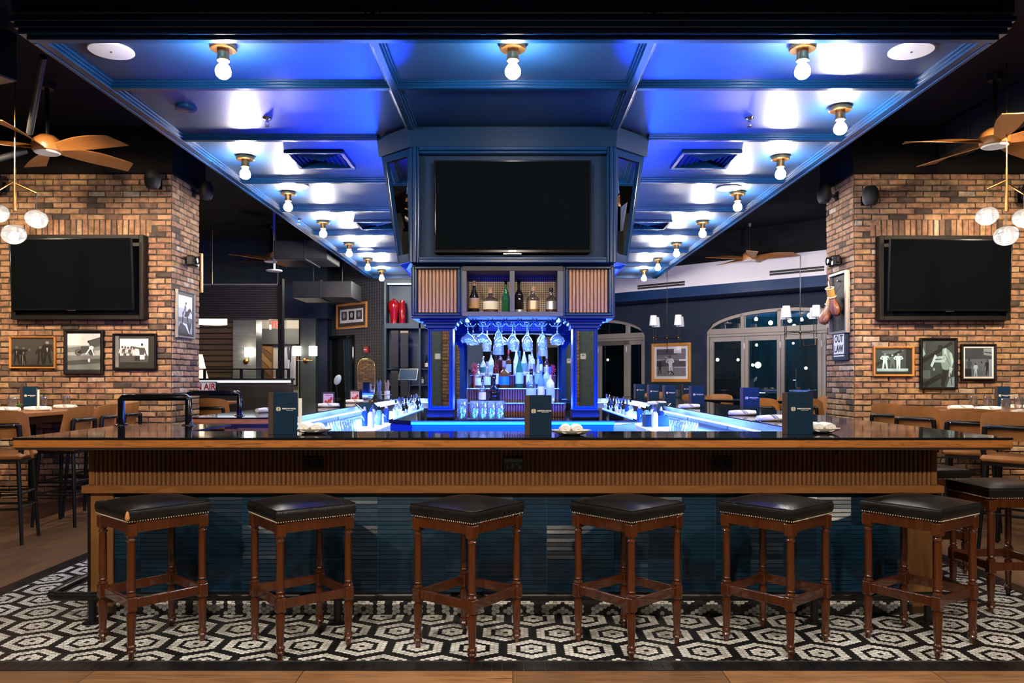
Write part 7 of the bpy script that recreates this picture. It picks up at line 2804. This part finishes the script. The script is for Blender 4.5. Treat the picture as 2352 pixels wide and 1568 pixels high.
# drum lamp over the booth, and a table lamp glow behind the pier
y = 14.2
t = thing('drum_lamp', 'glowing ribbed drum lamp hanging over the booths, cut by the left pier', 'lamp', (PX(488, y), y, PZ(734, y)))
mb = MB(); mb.tube([(0, 0, 0.08), (0, 0, 4.3 - PZ(734, y))], 0.008, 6); mb.lathe([(0, 0.095), (0.27, 0.095), (0.27, 0.085), (0, 0.085)], 32)
mb.build('stem', M['brass'], t, 50)
mb = MB()
n = 48
V = []
for z in (-0.085, 0.085):
    for k in range(n):
        a = k * 2 * PI / n
        r_ = 0.25 if k % 2 else 0.24
        V.append((r_ * math.cos(a), r_ * math.sin(a), z))
mb.add(V, [(k, (k + 1) % n, n + (k + 1) % n, n + k) for k in range(n)] + [tuple(range(n - 1, -1, -1)), tuple(range(n, 2 * n))])
mb.build('shade', mat('drum_shade', (1, 1, 1), 0.6, emit=(1.0, 0.84, 0.62), es=12.0), t)
y = 13.6
t = thing('table_lamp', 'table lamp with a glowing cone shade just behind the left pier', 'lamp', (PX(458, y), y, PZ(880, y)))
mb = MB(); mb.lathe([(0, 0), (0.08, 0), (0.08, 0.015), (0.015, 0.03), (0.012, 0.12), (0, 0.12)], 18)
mb.build('base', M['brass'], t, 40)
mb = MB(); mb.lathe([(0.145, 0.08), (0.05, 0.50), (0.045, 0.50), (0.14, 0.08)], 24)
mb.build('shade', mat('cone_shade', (1, 0.9, 0.8), 0.6, emit=(1.0, 0.55, 0.28), es=2.6), t, 60)
mb = MB(); mb.box(PX(458, y) - 0.4, PX(458, y) + 0.3, y - 0.25, y + 0.25, 0, PZ(880, y), 0.004)
tag(mb.build('side_cabinet', M['dark_slat']), 'dark side cabinet under the cone shaded lamp behind the half wall', 'cabinet')
# exit sign, seen from behind (reads reversed)
y = 15.5
t = thing('exit_sign', 'glowing red exit sign hanging at the top of the black post, seen from behind', 'sign', (PX(638, y), y, PZ(746, y)))
mb = MB(); mb.box(-0.17, 0.17, 0.0, 0.015, -0.095, 0.095, 0.003)
mb.build('plate', M['rail_glass'], t)
mb = MB(); mb.box(-0.18, 0.18, -0.01, 0.03, 0.095, 0.125, 0.004); mb.tube([(0, 0.01, 0.125), (0, 0.01, 4.3 - PZ(746, y))], 0.008, 6)
mb.build('mount', M['steel'], t)
o = lettering('exit', 'lettering', M['exit_red'], t, (0, -0.004, 0), scale=(-0.72, 0.95, 1))
# gold frame edge on the far face of the left pier
mb = MB()
x0, x1, y = -3.965, PX(464, 9.98), 9.96
picture(0, 0, 0, 0, 'gold framed picture whose edge sticks out behind the left pier', 'frame_gold', 0.03, 1, [], place=((-4.36, 10.02, (PZ(582, 10) + PZ(671, 10)) / 2), 0, 0.80, PZ(582, 10) - PZ(671, 10)), depth=0.04)
mb = MB(); mb.box(-4.7, -3.99, 10.018, 10.03, PZ(671, 10), PZ(582, 10))
# ductwork and pipes under the dark ceiling
def duct(pts, w, h, label, hang=False):
    mb = MB()
    for a, b in zip(pts, pts[1:]):
        a, b = Vector(a), Vector(b)
        d = b - a
        L = d.length
        mb.M = Matrix.Translation(a) @ Matrix.Rotation(math.atan2(d.y, d.x), 4, 'Z')
        mb.box(0, L, -w / 2, w / 2, -h / 2, h / 2, 0.01)
        q_ = 0.5
        while q_ < L:
            mb.box(q_ - 0.02, q_ + 0.02, -w / 2 - 0.015, w / 2 + 0.015, -h / 2 - 0.015, h / 2 + 0.015, 0.004)
            q_ += 0.9
        mb.M = Matrix.Identity(4)
        for q_ in ((0.25, 0.75) if hang else ()):
            c_ = a + d * q_
            mb.tube([(c_.x, c_.y, c_.z + h / 2 - 0.01), (c_.x, c_.y, 4.3)], 0.008, 6)
    return tag(mb.build('air_duct', M['duct']), label, 'duct')


M['duct'] = mat('duct', (0.007, 0.0075, 0.009), 0.5, 0.0, col2=(0.011, 0.0115, 0.013), vs_=3)
duct([(-4.2, 6.2, 4.05), (-9.0, 8.0, 4.05)], 0.6, 0.4, 'black rectangular duct under the ceiling at the top left')
duct([(5.02, 2.5, 4.1), (5.02, 9.0, 4.1)], 0.26, 0.34, 'black duct running under the ceiling right of the canopy')
duct([(-3.9, 14.3, 2.98), (-2.85, 14.3, 2.98)], 0.9, 0.30, 'dark boxed duct lowered between the booths and the canopy, lower one', True)
duct([(-3.8, 12.9, 3.45), (-2.95, 12.9, 3.45)], 0.9, 0.30, 'dark boxed duct beside the left canopy edge, upper one', True)
for a, b, r_, lab in (((PX(100, 6.2), 6.2, PZ(130, 6.2)), (PX(68, 6.9), 6.9, PZ(305, 6.9)), 0.028, 'dark pipe slanting down beside the left canopy corner'), ((PX(-20, 7.4), 7.4, PZ(370, 7.4)), (PX(60, 7.6), 7.6, PZ(346, 7.6)), 0.03, 'thin dark pipe beside the left ceiling fan')):
    mb = MB(); mb.tube([a, b], r_, 10)
    tag(mb.build('pipe', M['duct'], None, 50), lab, 'pipe')
mb = MB(); mb.lathe([(0, 0), (0.13, 0), (0.13, -0.02), (0.11, -0.024), (0, -0.02)], 24, (PX(630, 13.0), 13.0, PZ(620, 13.0)))
mb.tube([(PX(630, 13.0), 13.0, PZ(620, 13.0)), (PX(630, 13.0), 13.0, 4.3)], 0.02, 8)
tag(mb.build('ceiling_spot', M['white_plastic'], None, 40), 'white round ceiling fitting hanging below the dark ceiling, left of the canopy', 'fitting')
